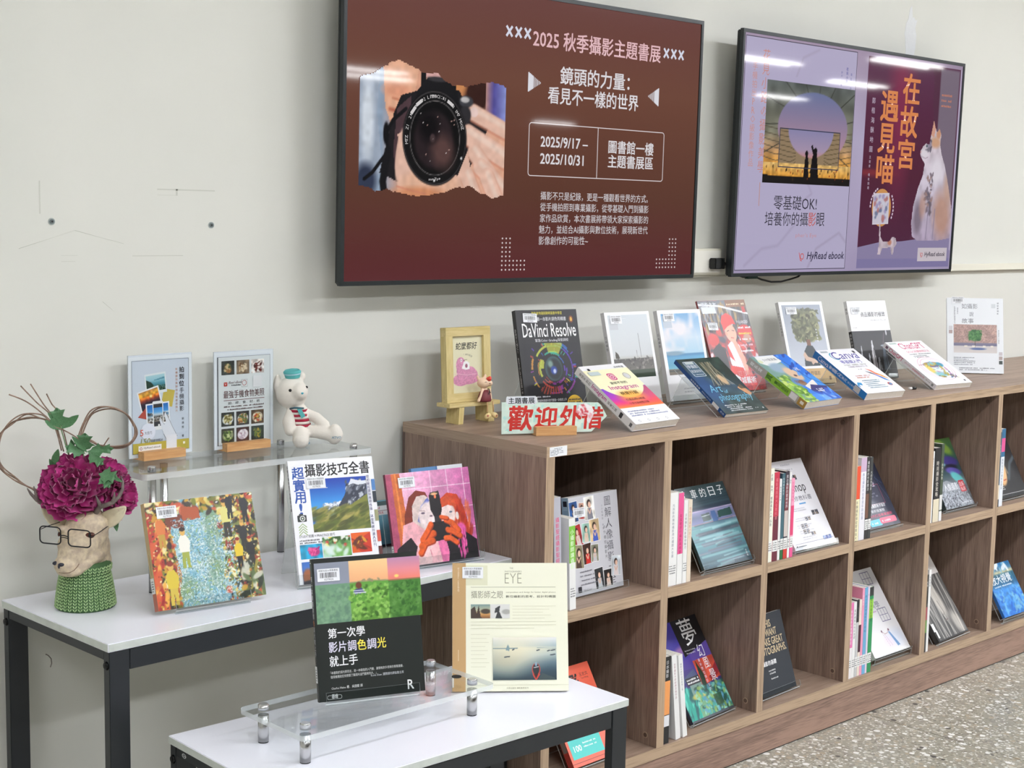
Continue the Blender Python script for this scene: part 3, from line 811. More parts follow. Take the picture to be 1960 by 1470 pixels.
# ---- peonies
petm = bpy.data.materials.new('peony_petal'); petm.use_nodes = True
nt = petm.node_tree; b = nt.nodes['Principled BSDF']; N = nt.nodes.new; K = nt.links.new
oi = N('ShaderNodeObjectInfo'); tc = N('ShaderNodeTexCoord'); sx = N('ShaderNodeSeparateXYZ'); K(tc.outputs['Generated'], sx.inputs[0])
c1 = N('ShaderNodeMix'); c1.data_type = 'RGBA'; c1.inputs[6].default_value = L4((136, 16, 82)); c1.inputs[7].default_value = L4((196, 44, 134)); K(oi.outputs['Random'], c1.inputs[0])
c2 = N('ShaderNodeMix'); c2.data_type = 'RGBA'; c2.inputs[7].default_value = L4((226, 96, 172)); K(c1.outputs[2], c2.inputs[6])
mr = N('ShaderNodeMapRange'); mr.inputs[1].default_value = 0.55; mr.inputs[2].default_value = 1.1; mr.inputs[4].default_value = 0.55; K(sx.outputs[2], mr.inputs[0]); K(mr.outputs[0], c2.inputs[0])
K(c2.outputs[2], b.inputs['Base Color']); b.inputs['Roughness'].default_value = 0.45; b.inputs['Sheen Weight'].default_value = 0.3
def petal_mesh(seed, L, W):
    rg = random.Random(seed); nu, nv = 8, 9; vs = []
    ph = [rg.uniform(0, 6.28) for _ in range(4)]
    for i in range(nu):
        u = i / (nu - 1)
        wd = W * (0.16 + 0.84 * math.sin(min(u * 1.25, 1) * math.pi / 2)) * (1 - 0.22 * max(0, u - .8) / .2)
        for j in range(nv):
            v = -1 + 2 * j / (nv - 1)
            x = v * wd / 2
            z = u * L * (1 - 0.12 * v * v) + (rg.uniform(-1, 1) * 0.07 * L if i == nu - 1 else 0)
            y = -0.30 * L * math.sin(u * 1.5) + 0.16 * W * v * v * (1 - u * .3) + u * u * L * 0.09 * math.sin(4.5 * v + ph[0]) + u ** 3 * L * 0.07 * math.sin(9 * v + ph[1])
            y += u ** 4 * L * 0.16
            vs.append((x, y, z))
    q = MB(); q.add(vs, [(i * nv + j, i * nv + j + 1, (i + 1) * nv + j + 1, (i + 1) * nv + j) for i in range(nu - 1) for j in range(nv - 1)], 0, True)
    return q.mesh('petal', petm)
PET = [petal_mesh(s, 1.0, w) for s, w in enumerate((0.95, 1.1, 0.8, 1.25, 0.9, 1.05))]
def peony(label, c, axis, rad, n, seed):
    t = thing('peony_flower', label, 'flower', DEER, (0, 0, DR), group=None)
    rg = random.Random(seed)
    A_ = Vector(axis).normalized(); Q = Vector((0, 0, 1)).rotation_difference(A_).to_matrix().to_4x4()
    for k in range(n):
        f = (k + 0.5) / n
        th = math.acos(1 - 1.22 * f)              # 0 at the crown, beyond the equator at the rim
        az = k * 2.39996 + rg.uniform(-.25, .25)
        d = Vector((math.sin(th) * math.cos(az), math.sin(th) * math.sin(az), math.cos(th)))
        L = rad * (0.55 + 0.22 * f + rg.uniform(-.04, .05))
        base = d * rad * (0.30 + 0.14 * f)
        zz = (d + Vector((0, 0, 0.28 - .2 * f)) + Vector((rg.uniform(-.3, .3), rg.uniform(-.3, .3), rg.uniform(-.2, .2)))).normalized()
        yy = Vector((0, 0, 1)) - zz * zz.z          # inner side faces the crown
        if yy.length < 0.05: yy = Vector((1, 0, 0))
        yy.normalize(); xx = yy.cross(zz).normalized(); yy = zz.cross(xx)
        M = Matrix((xx, yy, zz)).transposed().to_4x4() @ Matrix.Rotation(rg.uniform(-.5, .5), 4, 'Z')
        S = Matrix.Diagonal((L, L, L, 1))
        o = link('petal', PET[rg.randrange(6)], t)
        o.matrix_local = Matrix.Translation(c) @ Q @ Matrix.Translation(base) @ M @ S
    q = MB(); q.ball(c, rad * 0.52, 16); q.build('flower_core', mat('peony_core', (84, 8, 48), 0.7), t, fix=False)
    return t
peony('big magenta peony covering the brow of the deer vase', (-0.021, 0.004, 0.256), (-0.06, -0.86, 0.42), 0.0625, 70, 3)
peony('dark magenta peony behind the right antler of the deer vase', (0.064, 0.030, 0.232), (0.75, -0.55, 0.2), 0.050, 46, 5)
peony('magenta peony tucked highest at the back behind the antler', (0.048, 0.035, 0.272), (0.25, -0.35, 0.75), 0.042, 40, 8)

# ---- leaves
leafm = mat('leaf_green', (96, 142, 98), 0.5, var=((66, 112, 72), 40, 3)); stemm = mat('stem_brown', (122, 98, 84), 0.6, var=((160, 134, 116), 80, 2)); stemg = mat('stem_green', (92, 128, 74), 0.6)
def leaf_mesh(kind):
    # lobed outline, midrib along +z
    half = {'lobed': [(0.02, 0), (0.10, .12), (0.26, .20), (0.34, .36), (0.50, .44), (0.30, .50), (0.20, .56), (0.26, .70), (0.34, .86), (0.17, .82), (0.08, .92), (0, 1.0)],
            'plain': [(0.02, 0), (0.12, .15), (0.22, .35), (0.24, .52), (0.18, .72), (0.08, .9), (0, 1)]}[kind]
    q = MB(); n = len(half); vs = []
    for (x, z) in half:
        c = 0.10 * math.sin(z * 3.0)
        vs += [(-x, c - x * .22 + 0.03 * math.sin(9 * z), z), (-x * .5, c - x * .16, z), (0, c, z - 0.0), (x * .5, c - x * .16, z), (x, c - x * .22 + 0.03 * math.sin(8 * z + 1), z)]
    q.add(vs, [(i * 5 + j, i * 5 + j + 1, (i + 1) * 5 + j + 1, (i + 1) * 5 + j) for i in range(n - 1) for j in range(4)], 0, True)
    return q.mesh('leaf', leafm)
LEAF = {k: leaf_mesh(k) for k in ('lobed', 'plain')}
def sprig(label, stem, leaves):
    t = thing('leaf_sprig', label, 'leaves', DEER, (0, 0, DR))
    q = MB(); q.tube(stem, 0.0011, 6); q.build('stem', stemg, t)
    for (p, tip, wd, kind, face) in leaves:
        p = Vector(p); tip = Vector(tip); z = (tip - p); L = z.length; z.normalize()
        y = -Vector(face); y = (y - z * y.dot(z)).normalized(); x = y.cross(z)
        o = link('leaf', LEAF[kind], t)
        o.matrix_local = Matrix.Translation(p) @ Matrix((x, y, z)).transposed().to_4x4() @ Matrix.Diagonal((L * wd, L, L, 1))
fr_ = (0, -1, 0.25)
sprig('upper green sprig standing above the big peony', [(-0.020, 0.03, 0.26), (-0.030, 0.028, 0.32), (-0.046, 0.02, 0.385)],
      [((-0.046, 0.02, 0.378), (-0.052, 0.01, 0.424), 1.0, 'lobed', fr_), ((-0.045, 0.02, 0.376), (-0.076, 0.008, 0.398), 0.8, 'plain', fr_), ((-0.044, 0.02, 0.378), (-0.008, 0.006, 0.408), 0.75, 'plain', fr_), ((-0.046, 0.02, 0.382), (-0.070, 0.01, 0.414), 0.5, 'plain', fr_)])
sprig('middle green sprig just above the big peony', [(0.0, 0.03, 0.26), (0.002, 0.02, 0.30), (0.0, 0.01, 0.325)],
      [((0.0, 0.010, 0.328), (0.004, -0.012, 0.372), 1.0, 'lobed', fr_), ((0.004, 0.008, 0.326), (-0.036, -0.01, 0.345), 0.75, 'lobed', fr_), ((0.008, 0.008, 0.328), (-0.022, -0.012, 0.366), 0.5, 'plain', fr_), ((0.008, 0.006, 0.330), (0.062, -0.01, 0.338), 0.55, 'lobed', fr_), ((0.010, 0.006, 0.328), (0.040, -0.018, 0.305), 0.8, 'lobed', fr_)])
sprig('green sprig spread between the two right peonies', [(0.03, 0.03, 0.25), (0.045, 0.0, 0.275), (0.040, -0.03, 0.287)],
      [((0.030, -0.030, 0.288), (0.068, -0.050, 0.283), 1.0, 'lobed', (0, -1, 0.5)), ((0.034, -0.032, 0.286), (0.052, -0.052, 0.262), 0.9, 'lobed', (0, -1, 0.5)), ((0.046, -0.03, 0.290), (0.078, -0.046, 0.272), 0.5, 'plain', (0, -1, 0.5))])
sprig('small green leaves peeking out at the left of the big peony', [(-0.03, 0.03, 0.26), (-0.055, 0.02, 0.30), (-0.060, 0.01, 0.31)],
      [((-0.062, 0.012, 0.298), (-0.050, 0.0, 0.338), 0.75, 'plain', fr_), ((-0.060, 0.012, 0.292), (-0.068, 0.0, 0.318), 0.6, 'plain', fr_), ((-0.02, 0.02, 0.330), (-0.024, 0.0, 0.358), 0.6, 'plain', fr_)])
sprig('single green leaf hanging below the right ear', [(0.05, 0.03, 0.21), (0.060, 0.01, 0.20), (0.062, -0.0, 0.192)],
      [((0.061, 0.0, 0.194), (0.066, -0.004, 0.158), 0.75, 'plain', fr_)])
# ---- twigs
def twig(label, strands, r=0.0011):
    t = thing('curled_twig', label, 'twig', DEER, (0, 0, DR))
    for P in strands:
        V = [Vector(p) for p in P]; out = []
        for i in range(len(V) - 1):
            p0, p1, p2, p3 = V[max(i - 1, 0)], V[i], V[i + 1], V[min(i + 2, len(V) - 1)]
            for k in range(6):
                s_ = k / 6
                out.append(0.5 * ((2 * p1) + (p2 - p0) * s_ + (2 * p0 - 5 * p1 + 4 * p2 - p3) * s_ ** 2 + (3 * p1 - p0 - 3 * p2 + p3) * s_ ** 3))
        out.append(V[-1]); q = MB(); q.tube(out, r, 7); q.build('strand', stemm, t)
def px(x, y, d=0.0): return ((x - 164) * 0.00110, d, (1160 - y) * 0.00110)
rg = random.Random(12)
Lp = [(104, 803), (90, 793), (62, 790), (34, 802), (13, 828), (8, 858), (16, 888), (36, 908), (60, 922), (80, 934), (104, 948)]
twig('looped brown twigs curling out to the left of the peonies', [[px(x + rg.uniform(-3, 3) + s * 3 * math.sin(i), y + rg.uniform(-3, 3) + 3 * s, 0.02 + 0.006 * s) for i, (x, y) in enumerate(Lp)] for s in (-1, 0, 1, 1.8)], 0.0015)
Rp = [(150, 880), (158, 842), (166, 810), (184, 786), (212, 778), (240, 788), (258, 810), (263, 832), (250, 850), (226, 856), (196, 852), (178, 842), (160, 835)]
twig('looped brown twigs curling up to the right of the sprigs', [[px(x + rg.uniform(-2, 2) + 2 * s, y + rg.uniform(-2, 2) + 2.2 * s, 0.03 + 0.005 * s) for x, y in Rp] for s in (-1, 0, 1.2)], 0.0016)
twig('straight brown twigs rising behind the upper sprig', [
    [px(31, 749, .02), px(60, 762, .02), px(88, 784, .02), px(112, 812, .02), px(124, 860, .03)],
    [px(52, 734, .03), px(80, 766, .03), px(108, 796, .03), px(122, 850, .03)],
    [px(70, 730, .025), px(92, 768, .025), px(112, 800, .025), px(128, 862, .03)],
    [px(99, 748, .01), px(108, 768, .015), px(118, 784, .02), px(130, 830, .03), px(140, 880, .03)],
    [px(110, 812, .02), px(130, 820, .02), px(152, 834, .02), px(160, 842, .02)],
    [px(212, 836, .02), px(204, 848, .02), px(198, 862, .03), px(190, 880, .03)]], 0.0014)

for o_ in list(COL.objects):
    if o_.parent is None and o_.get('category') in ('vase', 'flower', 'leaves', 'twig', 'glasses'): o_.scale = (0.925,) * 3

# ================================================================== plush bear on the riser
BEAR = (-0.3452, 0.4472, 0.8935); BR_ = R(-35.3)
bear = thing('plush_bear', 'white plush bear in a sailor cap sitting on the tall riser against the wall', 'soft toy', BEAR, (0, 0, BR_))
def bp_(x, y, d=0.0): return ((x / 8.167 + 500 - 575) * 0.00120, d, (853 - (690 + y / 8.167)) * 0.00120)
plush = mat('white_plush', (236, 230, 220), 0.85, bump=(420, 0.35, 0.0012), spec=0.2)
body = remesh_blob('body', plush, [
    (bp_(475, 545, 0.014), (0.0365, 0.036, 0.0375)), (bp_(590, 510, 0.0), (0.021, 0.03, 0.022)), (bp_(622, 512, -0.012), (0.012, 0.016, 0.011)),
    (bp_(600, 900, 0.010), (0.022, 0.022, 0.030)), (bp_(600, 1080, 0.010), (0.026, 0.022, 0.026)),
    (bp_(255, 400, 0.018), (0.0085, 0.014, 0.022), (0, R(8), 0)), (bp_(625, 300, 0.030), (0.010, 0.012, 0.012)),
], 0.0026, 5, bear, tubes=[
    ([bp_(470, 850, 0.0), bp_(435, 980, -0.006), bp_(450, 1110, -0.010)], [0.013, 0.0155, 0.0125]),
    ([bp_(690, 850, 0.012), bp_(860, 930, 0.006), bp_(990, 1030, 0.0)], [0.011, 0.013, 0.0115]),
    ([bp_(600, 1110, -0.004), bp_(625, 1190, -0.020), bp_(620, 1240, -0.026)], [0.016, 0.019, 0.0195]),
    ([bp_(760, 1130, 0.0), bp_(930, 1150, -0.006), bp_(1060, 1170, -0.012)], [0.0145, 0.0150, 0.0155]),
    ([bp_(1140, 1100, -0.014), bp_(1150, 1170, -0.014), bp_(1130, 1230, -0.014)], [0.0145, 0.018, 0.0145])])
bb_ = on_surface(body)
teal = mat('sailor_teal', (92, 182, 182), 0.75); tealk = mat('sailor_teal_stripe', (176, 208, 222), 0.7)
q = MB(); cx, cy, cz = bp_(493, 308, 0.012)
q.lathe([(0.0145, 0.0), (0.0165, 0.007), (0.0170, 0.0075), (0.0180, 0.0115), (0.0175, 0.0135), (0.014, 0.0165), (0.0135, 0.012)], 28, c=(0, 0, 0))
q.lathe([(0.0166, 0.0068), (0.0178, 0.0092), (0.0174, 0.0092)], 28, 1)
q.ball((0, 0, 0.0125), (0.015, 0.015, 0.006), 16)
o = q.build('sailor_cap', [teal, tealk], bear, (cx, cy, cz), (R(4), R(-4), 0), fix=False); o.scale = (1.12, 1.0, 1.15); o['label'] = 'teal sailor cap with a pale band'
q = MB()
for (x, y, s_) in ((457, 478, 1), (706, 438, 0.9)):
    p = ray_front(bb_, bp_(x, y)[0], bp_(x, y)[2])
    if p is None: p = ray_front(bb_, bp_(x - 22, y)[0], bp_(x, y)[2]) or Vector(bp_(x - 22, y, 0.0))
    q.ball(p + Vector((0, -0.0005, 0)), 0.0035 * s_, 14)
q.build('eye', mat('bear_eye', (14, 14, 14), 0.15), bear, fix=False)
q = MB(); p = ray_front(bb_, bp_(640, 515)[0], bp_(0, 515)[2]); p = p or Vector(bp_(640, 515, -0.025))
q.ball(p, (0.0036, 0.002, 0.0018), 12); q.ball(p + Vector((0, 0, -0.0012)), (0.0018, 0.002, 0.0018), 10)
q.build('nose', mat('nose_teal', (66, 172, 192), 0.5), bear, fix=False)
# striped vest: bands wrapped on the chest
q = MB()
for i, (z0, mi) in enumerate(((1030, 0), (985, 1), (945, 0), (905, 1), (870, 0), (835, 1), (800, 0))):
    x0, _, z = bp_(612 - i * 8, z0, 0); cx = x0
    n = 22; vs = []
    for zz in (z - 0.0028, z + 0.0028):
        for j in range(n):
            t = R(180 + 180 * j / (n - 1))
            vs.append((cx + 0.0235 * math.cos(t), 0.010 + 0.0245 * math.sin(t), zz + 0.0012 * math.sin(t)))
    q.add(vs, [(j, j + 1, n + j + 1, n + j) for j in range(n - 1)], mi, True)
o = q.build('striped_vest', [mat('vest_red', (172, 26, 58), 0.8), mat('vest_white', (236, 222, 214), 0.8)], bear, fix=False); o['label'] = 'red and white striped knitted vest'
md = o.modifiers.new('s', 'SOLIDIFY'); md.thickness = 0.0012
q = MB(); pts = [bp_(560, 760)[::2], bp_(625, 765)[::2], bp_(690, 880)[::2], bp_(630, 912)[::2], bp_(575, 800)[::2]]
q.prism(pts, -0.0195, -0.0165); q.tube([bp_(455, 775, -0.006), bp_(520, 752, -0.016), bp_(570, 748, -0.020), bp_(630, 755, -0.018), bp_(655, 765, -0.008)], 0.0022, 8, mi=1)
o = q.build('neckerchief', [teal, mat('scarf_dark', (70, 108, 120), 0.8)], bear); o['label'] = 'teal neckerchief'
A = Art(); A.text('ATVO', 0, 0, 21, 5.5, (46, 140, 176), 0.03)
v_ = A.V[0]
for i in range(len(v_)):
    X_, Z_ = bp_(1090, 1220)[0] + v_[i][0], bp_(1090, 1220)[2] + v_[i][2]
    p = ray_front(bb_, X_, Z_)
    v_[i] = (X_, (p.y if p else -0.022) - 0.0004, Z_)
A.build('foot_embroidery', bear, printmat('printed_cloth', 0.8))

# ================================================================== sign holders on the riser
beech = wood('beech_block', (196, 142, 88), (222, 176, 122), 'X', 12, 12, 0.5)
def sign_holder(label, x, y, yaw, w, h, art, bx0, bx1, by0, by1, z):
    t = thing('sign_holder', label, 'sign holder', (x, y, z), (0, 0, R(yaw)))
    q = MB(); q.box((0, 0, 0.004), (w, 0.003, h), mis=[1, 1, 0, 0, 1, 1]); pn = q.build('acrylic_panel', [mat('sleeve_white', (236, 240, 248), 0.25, spec=0.6), acre], t)
    art.build('poster', t, printmat('poster_print', 0.25), loc=(0, -0.0003, 0))
    q = MB(); q.box((0, -0.0006, 0.004), (w, -0.0014 + 0.0002, h), mis=[1, 1, 0, 0, 1, 1]); q.build('front_cover', [acr, acre], t)
    q = MB(); q.box((bx0, by0, 0), (bx1, -0.0016, 0.018)); q.box((bx0, 0.0035, 0), (bx1, by1, 0.018)); q.box((bx0, -0.0016, 0), (bx1, 0.0035, 0.0038)); q.build('wooden_base', beech, t)
    return t
# poster 1: phone photography  (artwork 156 x 218 mm)
W_, H_ = 156, 218
A = Art(); A.frame(0, 4, W_, H_ - 4, 7, (244, 247, 252)); A.rect(8, 12, 140, 198, (218, 225, 238)); A.frame(8, 12, 140, 198, 0.8, (120, 126, 140))
A.turn(-12, 92, 128); A.rect(82, 110, 28, 36, (214, 190, 84)); A.turn()
A.turn(5, 66, 160); A.rect(40, 138, 52, 44, (238, 242, 246))
P = Pix(46, 34, 1.0, seed=2); P.grad([(0, (40, 74, 66)), (.45, (80, 150, 170)), (.7, (150, 200, 214)), (1, (176, 214, 220))]); P.poly([(0, 0), (0, 26), (12, 20), (20, 10), (46, 6), (46, 0)], (34, 62, 50)); P.spots(60, 0, 0, 46, 10, (1, 3), [(30, 56, 44), (70, 110, 90), (120, 150, 130)]); P.poly([(20, 24), (46, 28), (46, 24), (20, 22)], (90, 150, 170))
A.pic(P, 43, 144); A.turn()
A.turn(14, 52, 128); A.rect(24, 104, 54, 46, (240, 240, 242))
P = Pix(48, 40, 1.0, seed=3); P.grad([(0, (20, 22, 46)), (.35, (48, 34, 52)), (.5, (150, 62, 44)), (.62, (226, 120, 40)), (.8, (240, 180, 60)), (1, (200, 140, 80))]); P.noise(.25, 5); P.ell(28, 26, 3, 3, (255, 236, 150), 1.2)
A.pic(P, 27, 107); A.turn()
A.poly([(22, 90), (42, 110), (44, 84)], (176, 72, 60))
A.turn(3, 66, 90); A.rect(42, 72, 58, 46, (242, 244, 248))
P = Pix(52, 40, 1.0, seed=4); P.grad([(0, (150, 140, 130)), (.2, (110, 112, 110)), (.34, (180, 196, 204)), (.45, (60, 110, 150)), (.52, (220, 232, 240)), (.62, (70, 150, 220)), (1, (30, 110, 200))]); P.spots(80, 0, 0, 52, 14, (.7, 2.4), [(60, 58, 56), (200, 190, 180), (120, 110, 100), (230, 230, 230)]); P.spots(14, 0, 15, 52, 22, (1, 3), [(50, 60, 70), (90, 80, 70)], 2, ang=0)
A.pic(P, 45, 75); A.turn()
A.turn(2, 72, 92); A.rrect(58, 60, 26, 62, 3, (236, 238, 240)); A.rect(60, 68, 22, 48, (52, 54, 60))
P = Pix(22, 30, 1.0, seed=5); P.grad([(0, (130, 122, 112)), (.35, (100, 100, 100)), (.5, (200, 214, 222)), (.7, (96, 170, 230)), (1, (60, 140, 214))]); P.spots(30, 0, 0, 22, 11, (.7, 2), [(70, 66, 62), (190, 186, 180)])
A.pic(P, 60, 78); A.ell(72, 70, 2.4, 2.4, (240, 240, 240)); A.turn()
A.poly([(74, 82), (78, 66), (84, 50), (92, 36), (118, 42), (104, 70), (94, 88), (88, 98), (86, 92), (90, 76), (86, 70), (80, 80), (76, 86)], (228, 232, 240))
A.line([(84, 50), (92, 36)], 0.8, (110, 112, 120)); A.line([(88, 98), (96, 84), (106, 64), (118, 42)], 0.8, (110, 112, 120)); A.line([(74, 84), (79, 79), (86, 70)], 0.6, (110, 112, 120))
A.vtext('拍到位', 130, 192, 12.5, (34, 34, 46), 0.03, 1.2); A.vtext('手機攝影', 130, 147, 12, (60, 60, 70), 0.0, 1.1)
A.vtext('從構圖到後製拍出質感的照片', 117, 190, 5.5, (190, 130, 96), 0.0, 1.36); A.vtext('劉傳照 著', 132, 82, 5.5, (44, 46, 54), 0.02, 1.7)
A.ell(46, 58, 18, 18, (220, 226, 238)); A.text('5', 27, 50, 7, 13, (196, 90, 70), 0.02); A.text('大技巧', 37, 52, 18, 7, (70, 72, 80)); A.text('150', 28, 32, 22, 12, (140, 146, 90), 0.02, sh=0.15); A.text('張範例照片', 52, 34, 30, 7, (70, 72, 80))
A.rect(8.8, 12.8, 138.4, 22, (186, 172, 74)); A.rect(22, 17, 56, 12, (236, 238, 236)); A.ring(28, 23, 2, 3.2, (140, 60, 80)); A.text('HyRead ebook', 34, 20.5, 41, 5.6, (30, 32, 40), 0.02, sh=0.2); A.rect(90, 14, 26, 33, (226, 230, 236)); A.rect(132, 24, 5, 5, (244, 240, 220))
sign_holder('acrylic poster holder about phone photography nearest the deer vase', -0.7522, 0.4885, 2.8, 0.156, 0.222, A, 0.021, 0.124, -0.024, 0.020, 0.8906)
# poster 2: food photography
A = Art(); A.frame(0, 4, W_, H_ - 4, 7, (244, 247, 252)); A.rect(8, 12, 141, 196, (232, 235, 236)); A.frame(8, 12, 141, 196, 0.8, (110, 112, 120)); A.rect(9, 12, 1.8, 196, (60, 62, 72))
def dish(x, y, seed, bg, plate_, food):
    P = Pix(34, 31, 1.1, bg, seed); P.noise(.3, 6)
    if plate_: P.ell(17, 15, 14, 11, plate_, .15, 8); P.ell(17, 15, 10.5, 8, tuple(c * .9 for c in plate_), .1)
    P.spots(55, 8, 6, 26, 24, (.9, 2.8), food, 1.6); A.pic(P, x, y)
for i, (bg, pl, fd) in enumerate([((62, 66, 64), None, [(120, 96, 60), (220, 196, 150), (60, 90, 50), (180, 120, 70)]), ((130, 112, 92), None, [(190, 160, 120), (110, 80, 52), (226, 210, 180)]), ((224, 214, 208), (240, 236, 232), [(110, 40, 36), (240, 230, 220), (70, 30, 26)])]):
    dish(19 + i * 39.5, 168, 10 + i, bg, pl, fd)
for j in range(2):
    for i, (bg, pl, fd) in enumerate([((48, 54, 50), (232, 236, 236), [(170, 160, 90), (110, 100, 50), (220, 210, 160)]), ((52, 52, 52), (216, 214, 206), [(150, 96, 50), (220, 170, 90), (90, 110, 60)]), ((90, 70, 50), (200, 190, 170), [(196, 70, 40), (220, 180, 80), (240, 230, 200), (80, 50, 30)])] if j == 0 else
            [((60, 62, 50), (150, 160, 120), [(110, 140, 60), (200, 210, 150), (60, 80, 40)]), ((70, 40, 40), (230, 224, 232), [(196, 180, 196), (150, 110, 130), (240, 236, 240)]), ((54, 66, 60), None, [(180, 160, 60), (110, 130, 60), (70, 90, 60)])]):
        dish(18 + i * 39.5, 54 - j * 36, 20 + i + 3 * j, bg, pl, fd)
A.rrect(25, 143, 9, 9, 1.5, (188, 60, 50)); A.text('V', 27, 145, 5, 5, (240, 230, 230), 0.03); A.text('iRead eBook', 37, 148, 36, 5.5, (90, 40, 50), 0.01, sh=.15); A.small(41, 143, 28, 1, 3, 3, (60, 60, 66), 2, cw=4); A.ring(79, 148, 5, 6, (190, 80, 70)); A.frame(71, 139, 16, 17, .6, (170, 170, 170)); A.ring(79, 148, 6, 6.8, (222, 226, 228))
A.rect(102, 137, 24, 25, (214, 218, 220))
A.text('最強手機食物美照', 24, 116, 108, 17, (84, 32, 36), 0.012); A.rect(24, 111, 108, 1, (120, 60, 60)); A.text('拍．修．食．材．術', 36, 102, 84, 6.5, (60, 60, 64)); A.small(25, 96, 106, 1, 3, 3, (100, 80, 80), 5, False); A.small(34, 89.5, 92, 1, 3, 3, (100, 80, 80), 6, False); A.small(64, 82, 22, 1, 3, 2.4, (70, 60, 60), 7)
sign_holder('acrylic poster holder about food photography beside the plush bear', -0.5490, 0.4825, 1.8, 0.157, 0.220, A, 0.020, 0.136, -0.020, 0.020, 0.8906)

# ================================================================== small easel with a framed snake drawing and a seated cat doll
oak = wood('pale_oak', (196, 176, 112), (224, 206, 150), 'Z', 12, 12, 0.5); oakx = wood('pale_oak_bench', (198, 178, 116), (226, 208, 154), 'X', 12, 12, 0.5)
bz = 0.954
bn = thing('easel_bench', 'little pale wood bench carrying the framed snake drawing', 'bench', (0.044, 0.380, H + 0.0003), (0, 0, R(-1)))
q = MB(); q.box((0, 0, bz - 0.002 - H), (0.164, 0.050, bz + 0.0075 - H)); q.build('seat_plank', oakx, bn, bevel=0.0008)
for x, s_ in ((0.030, 0), (0.128, 1)):
    q = MB(); q.prism([(x - (0.001 if not s_ else 0.002), 0), (x + (0.014 if not s_ else 0.018), 0), (x + 0.015 + (0.003 if not s_ else -.003), bz - 0.0025 - H), (x + (0.002 if not s_ else -.004), bz - 0.0025 - H)], 0.001, 0.049); q.build('leg', oak, bn)
FZ = bz + 0.0086
fr = thing('picture_frame', 'pale oak frame with a pink snake drawing standing on the small bench', 'picture frame', (0.0500, 0.396, FZ), (R(-3), 0, R(-1)))
FW, FH = 0.143, 0.183; fb = 0.0215
q = MB()
for i, a in enumerate((((0, 0, 0), (FW, 0.020, fb)), ((0, 0, FH - fb), (FW, 0.020, FH)), ((0, 0, fb), (fb, 0.020, FH - fb)), ((FW - fb, 0, fb), (FW, 0.020, FH - fb)))): q.box(*a, 1 if i < 2 else 0)
q.build('frame_moulding', [oak, oakx], fr)
q = MB(); q.box((0.001, 0.0202, 0.001), (FW - 0.001, 0.0225, FH - 0.001)); q.build('backing_board', mat('backing', (150, 128, 90), 0.7), fr)
A = Art(); w, h = (FW - 2 * fb) * 1000, (FH - 2 * fb) * 1000
A.rect(0, 0, w, h, (226, 222, 190)); A.text('蛇麼都好', 15, h - 34, 68, 18, (50, 48, 42), 0.02, sh=.12)
P = Pix(w, 84, 1.0, (226, 222, 190), 6)
pk = (206, 140, 172)
for c_ in ((30, 60, 15, 20), (36, 46, 20, 16), (58, 42, 20, 14), (50, 26, 40, 14), (30, 24, 26, 15), (66, 36, 18, 14)): P.ell(*c_, pk, .05)
P.noise(.10, 2.5, ((P.c[..., 1] < 190).astype(float))); P.line([(14, 40), (30, 38), (50, 35), (80, 37)], 1.2, (232, 190, 206)); P.line([(10, 40), (16, 36)], 1, (226, 180, 200))
P.poly([(33, 52), (40, 68), (50, 70), (58, 64), (58, 50), (46, 48)], (246, 246, 246)); P.ell(48, 58, 4, 5, (150, 90, 110), .2); P.ell(32, 72, 3, 4, (240, 236, 236), .2); P.ell(32, 72, 1.2, 1.6, (90, 60, 80), .2); P.line([(38, 70), (44, 73), (50, 73)], 1, (60, 60, 60))
A.pic(P, 1, 8); A.T = None
for i, ch in enumerate('(ありがとう)'): 
    A.turn(-i * 7, 43 + i * 6, h - 44); A.text(ch, 41 + i * 5.6, h - 48 - i * i * .35, None, 4.6, (90, 88, 80)); A.turn()
A.build('drawing', fr, printmat('matte_print', 0.6), loc=(fb, 0.0085, fb))

dl = thing('cat_doll', 'small cat doll in a maroon dress sitting on the easel bench edge', 'doll', (0.1490, 0.3735, FZ), (0, 0, R(-12)))
def dp(x, y, d=0.0): return ((x - 575) / 6.685 * 0.00128, d, (1040 - y) / 6.685 * 0.00128)
skin = mat('doll_cream', (240, 208, 178), 0.45)
remesh_blob('body', skin, [(dp(572, 800, 0.002), (0.0165, 0.0145, 0.0135)), (dp(640, 805, -.004), (0.008, 0.01, 0.008)), (dp(590, 930, 0.004), (0.010, 0.009, 0.018)), (dp(497, 735, 0.004), (0.0038, 0.003, 0.007), (0, R(-18), 0)), (dp(600, 722, 0.004), (0.004, 0.003, 0.007), (0, R(12), 0))], 0.0014, 4, dl,
    tubes=[([dp(545, 890, -.002), dp(515, 960, -.005), dp(480, 1022, -.006)], [0.0036, 0.0032, 0.0042]), ([dp(655, 890, -.002), dp(672, 960, -.002), dp(670, 1010, -.004)], [0.0034, 0.003, 0.0034])])
q = MB(); cx, cy, cz = dp(595, 1040, 0.003)
q.lathe([(0.0160, 0.0), (0.0170, 0.004), (0.0160, 0.012), (0.0125, 0.022), (0.0085, 0.0285), (0.006, 0.029)], 24, c=(cx, cy, cz)); o = q.build('dress', mat('maroon_dress', (118, 44, 52), 0.5), dl); o['label'] = 'maroon dress'
q = MB(); q.ball(dp(625, 750, -.009), (0.006, 0.004, 0.005), 12); q.ball(dp(640, 735, -.006), (0.005, 0.004, 0.004), 10); q.ball(dp(605, 742, -.008), (0.004, 0.003, 0.004), 10); o = q.build('red_patch', mat('doll_red', (206, 62, 48), 0.4), dl, fix=False)
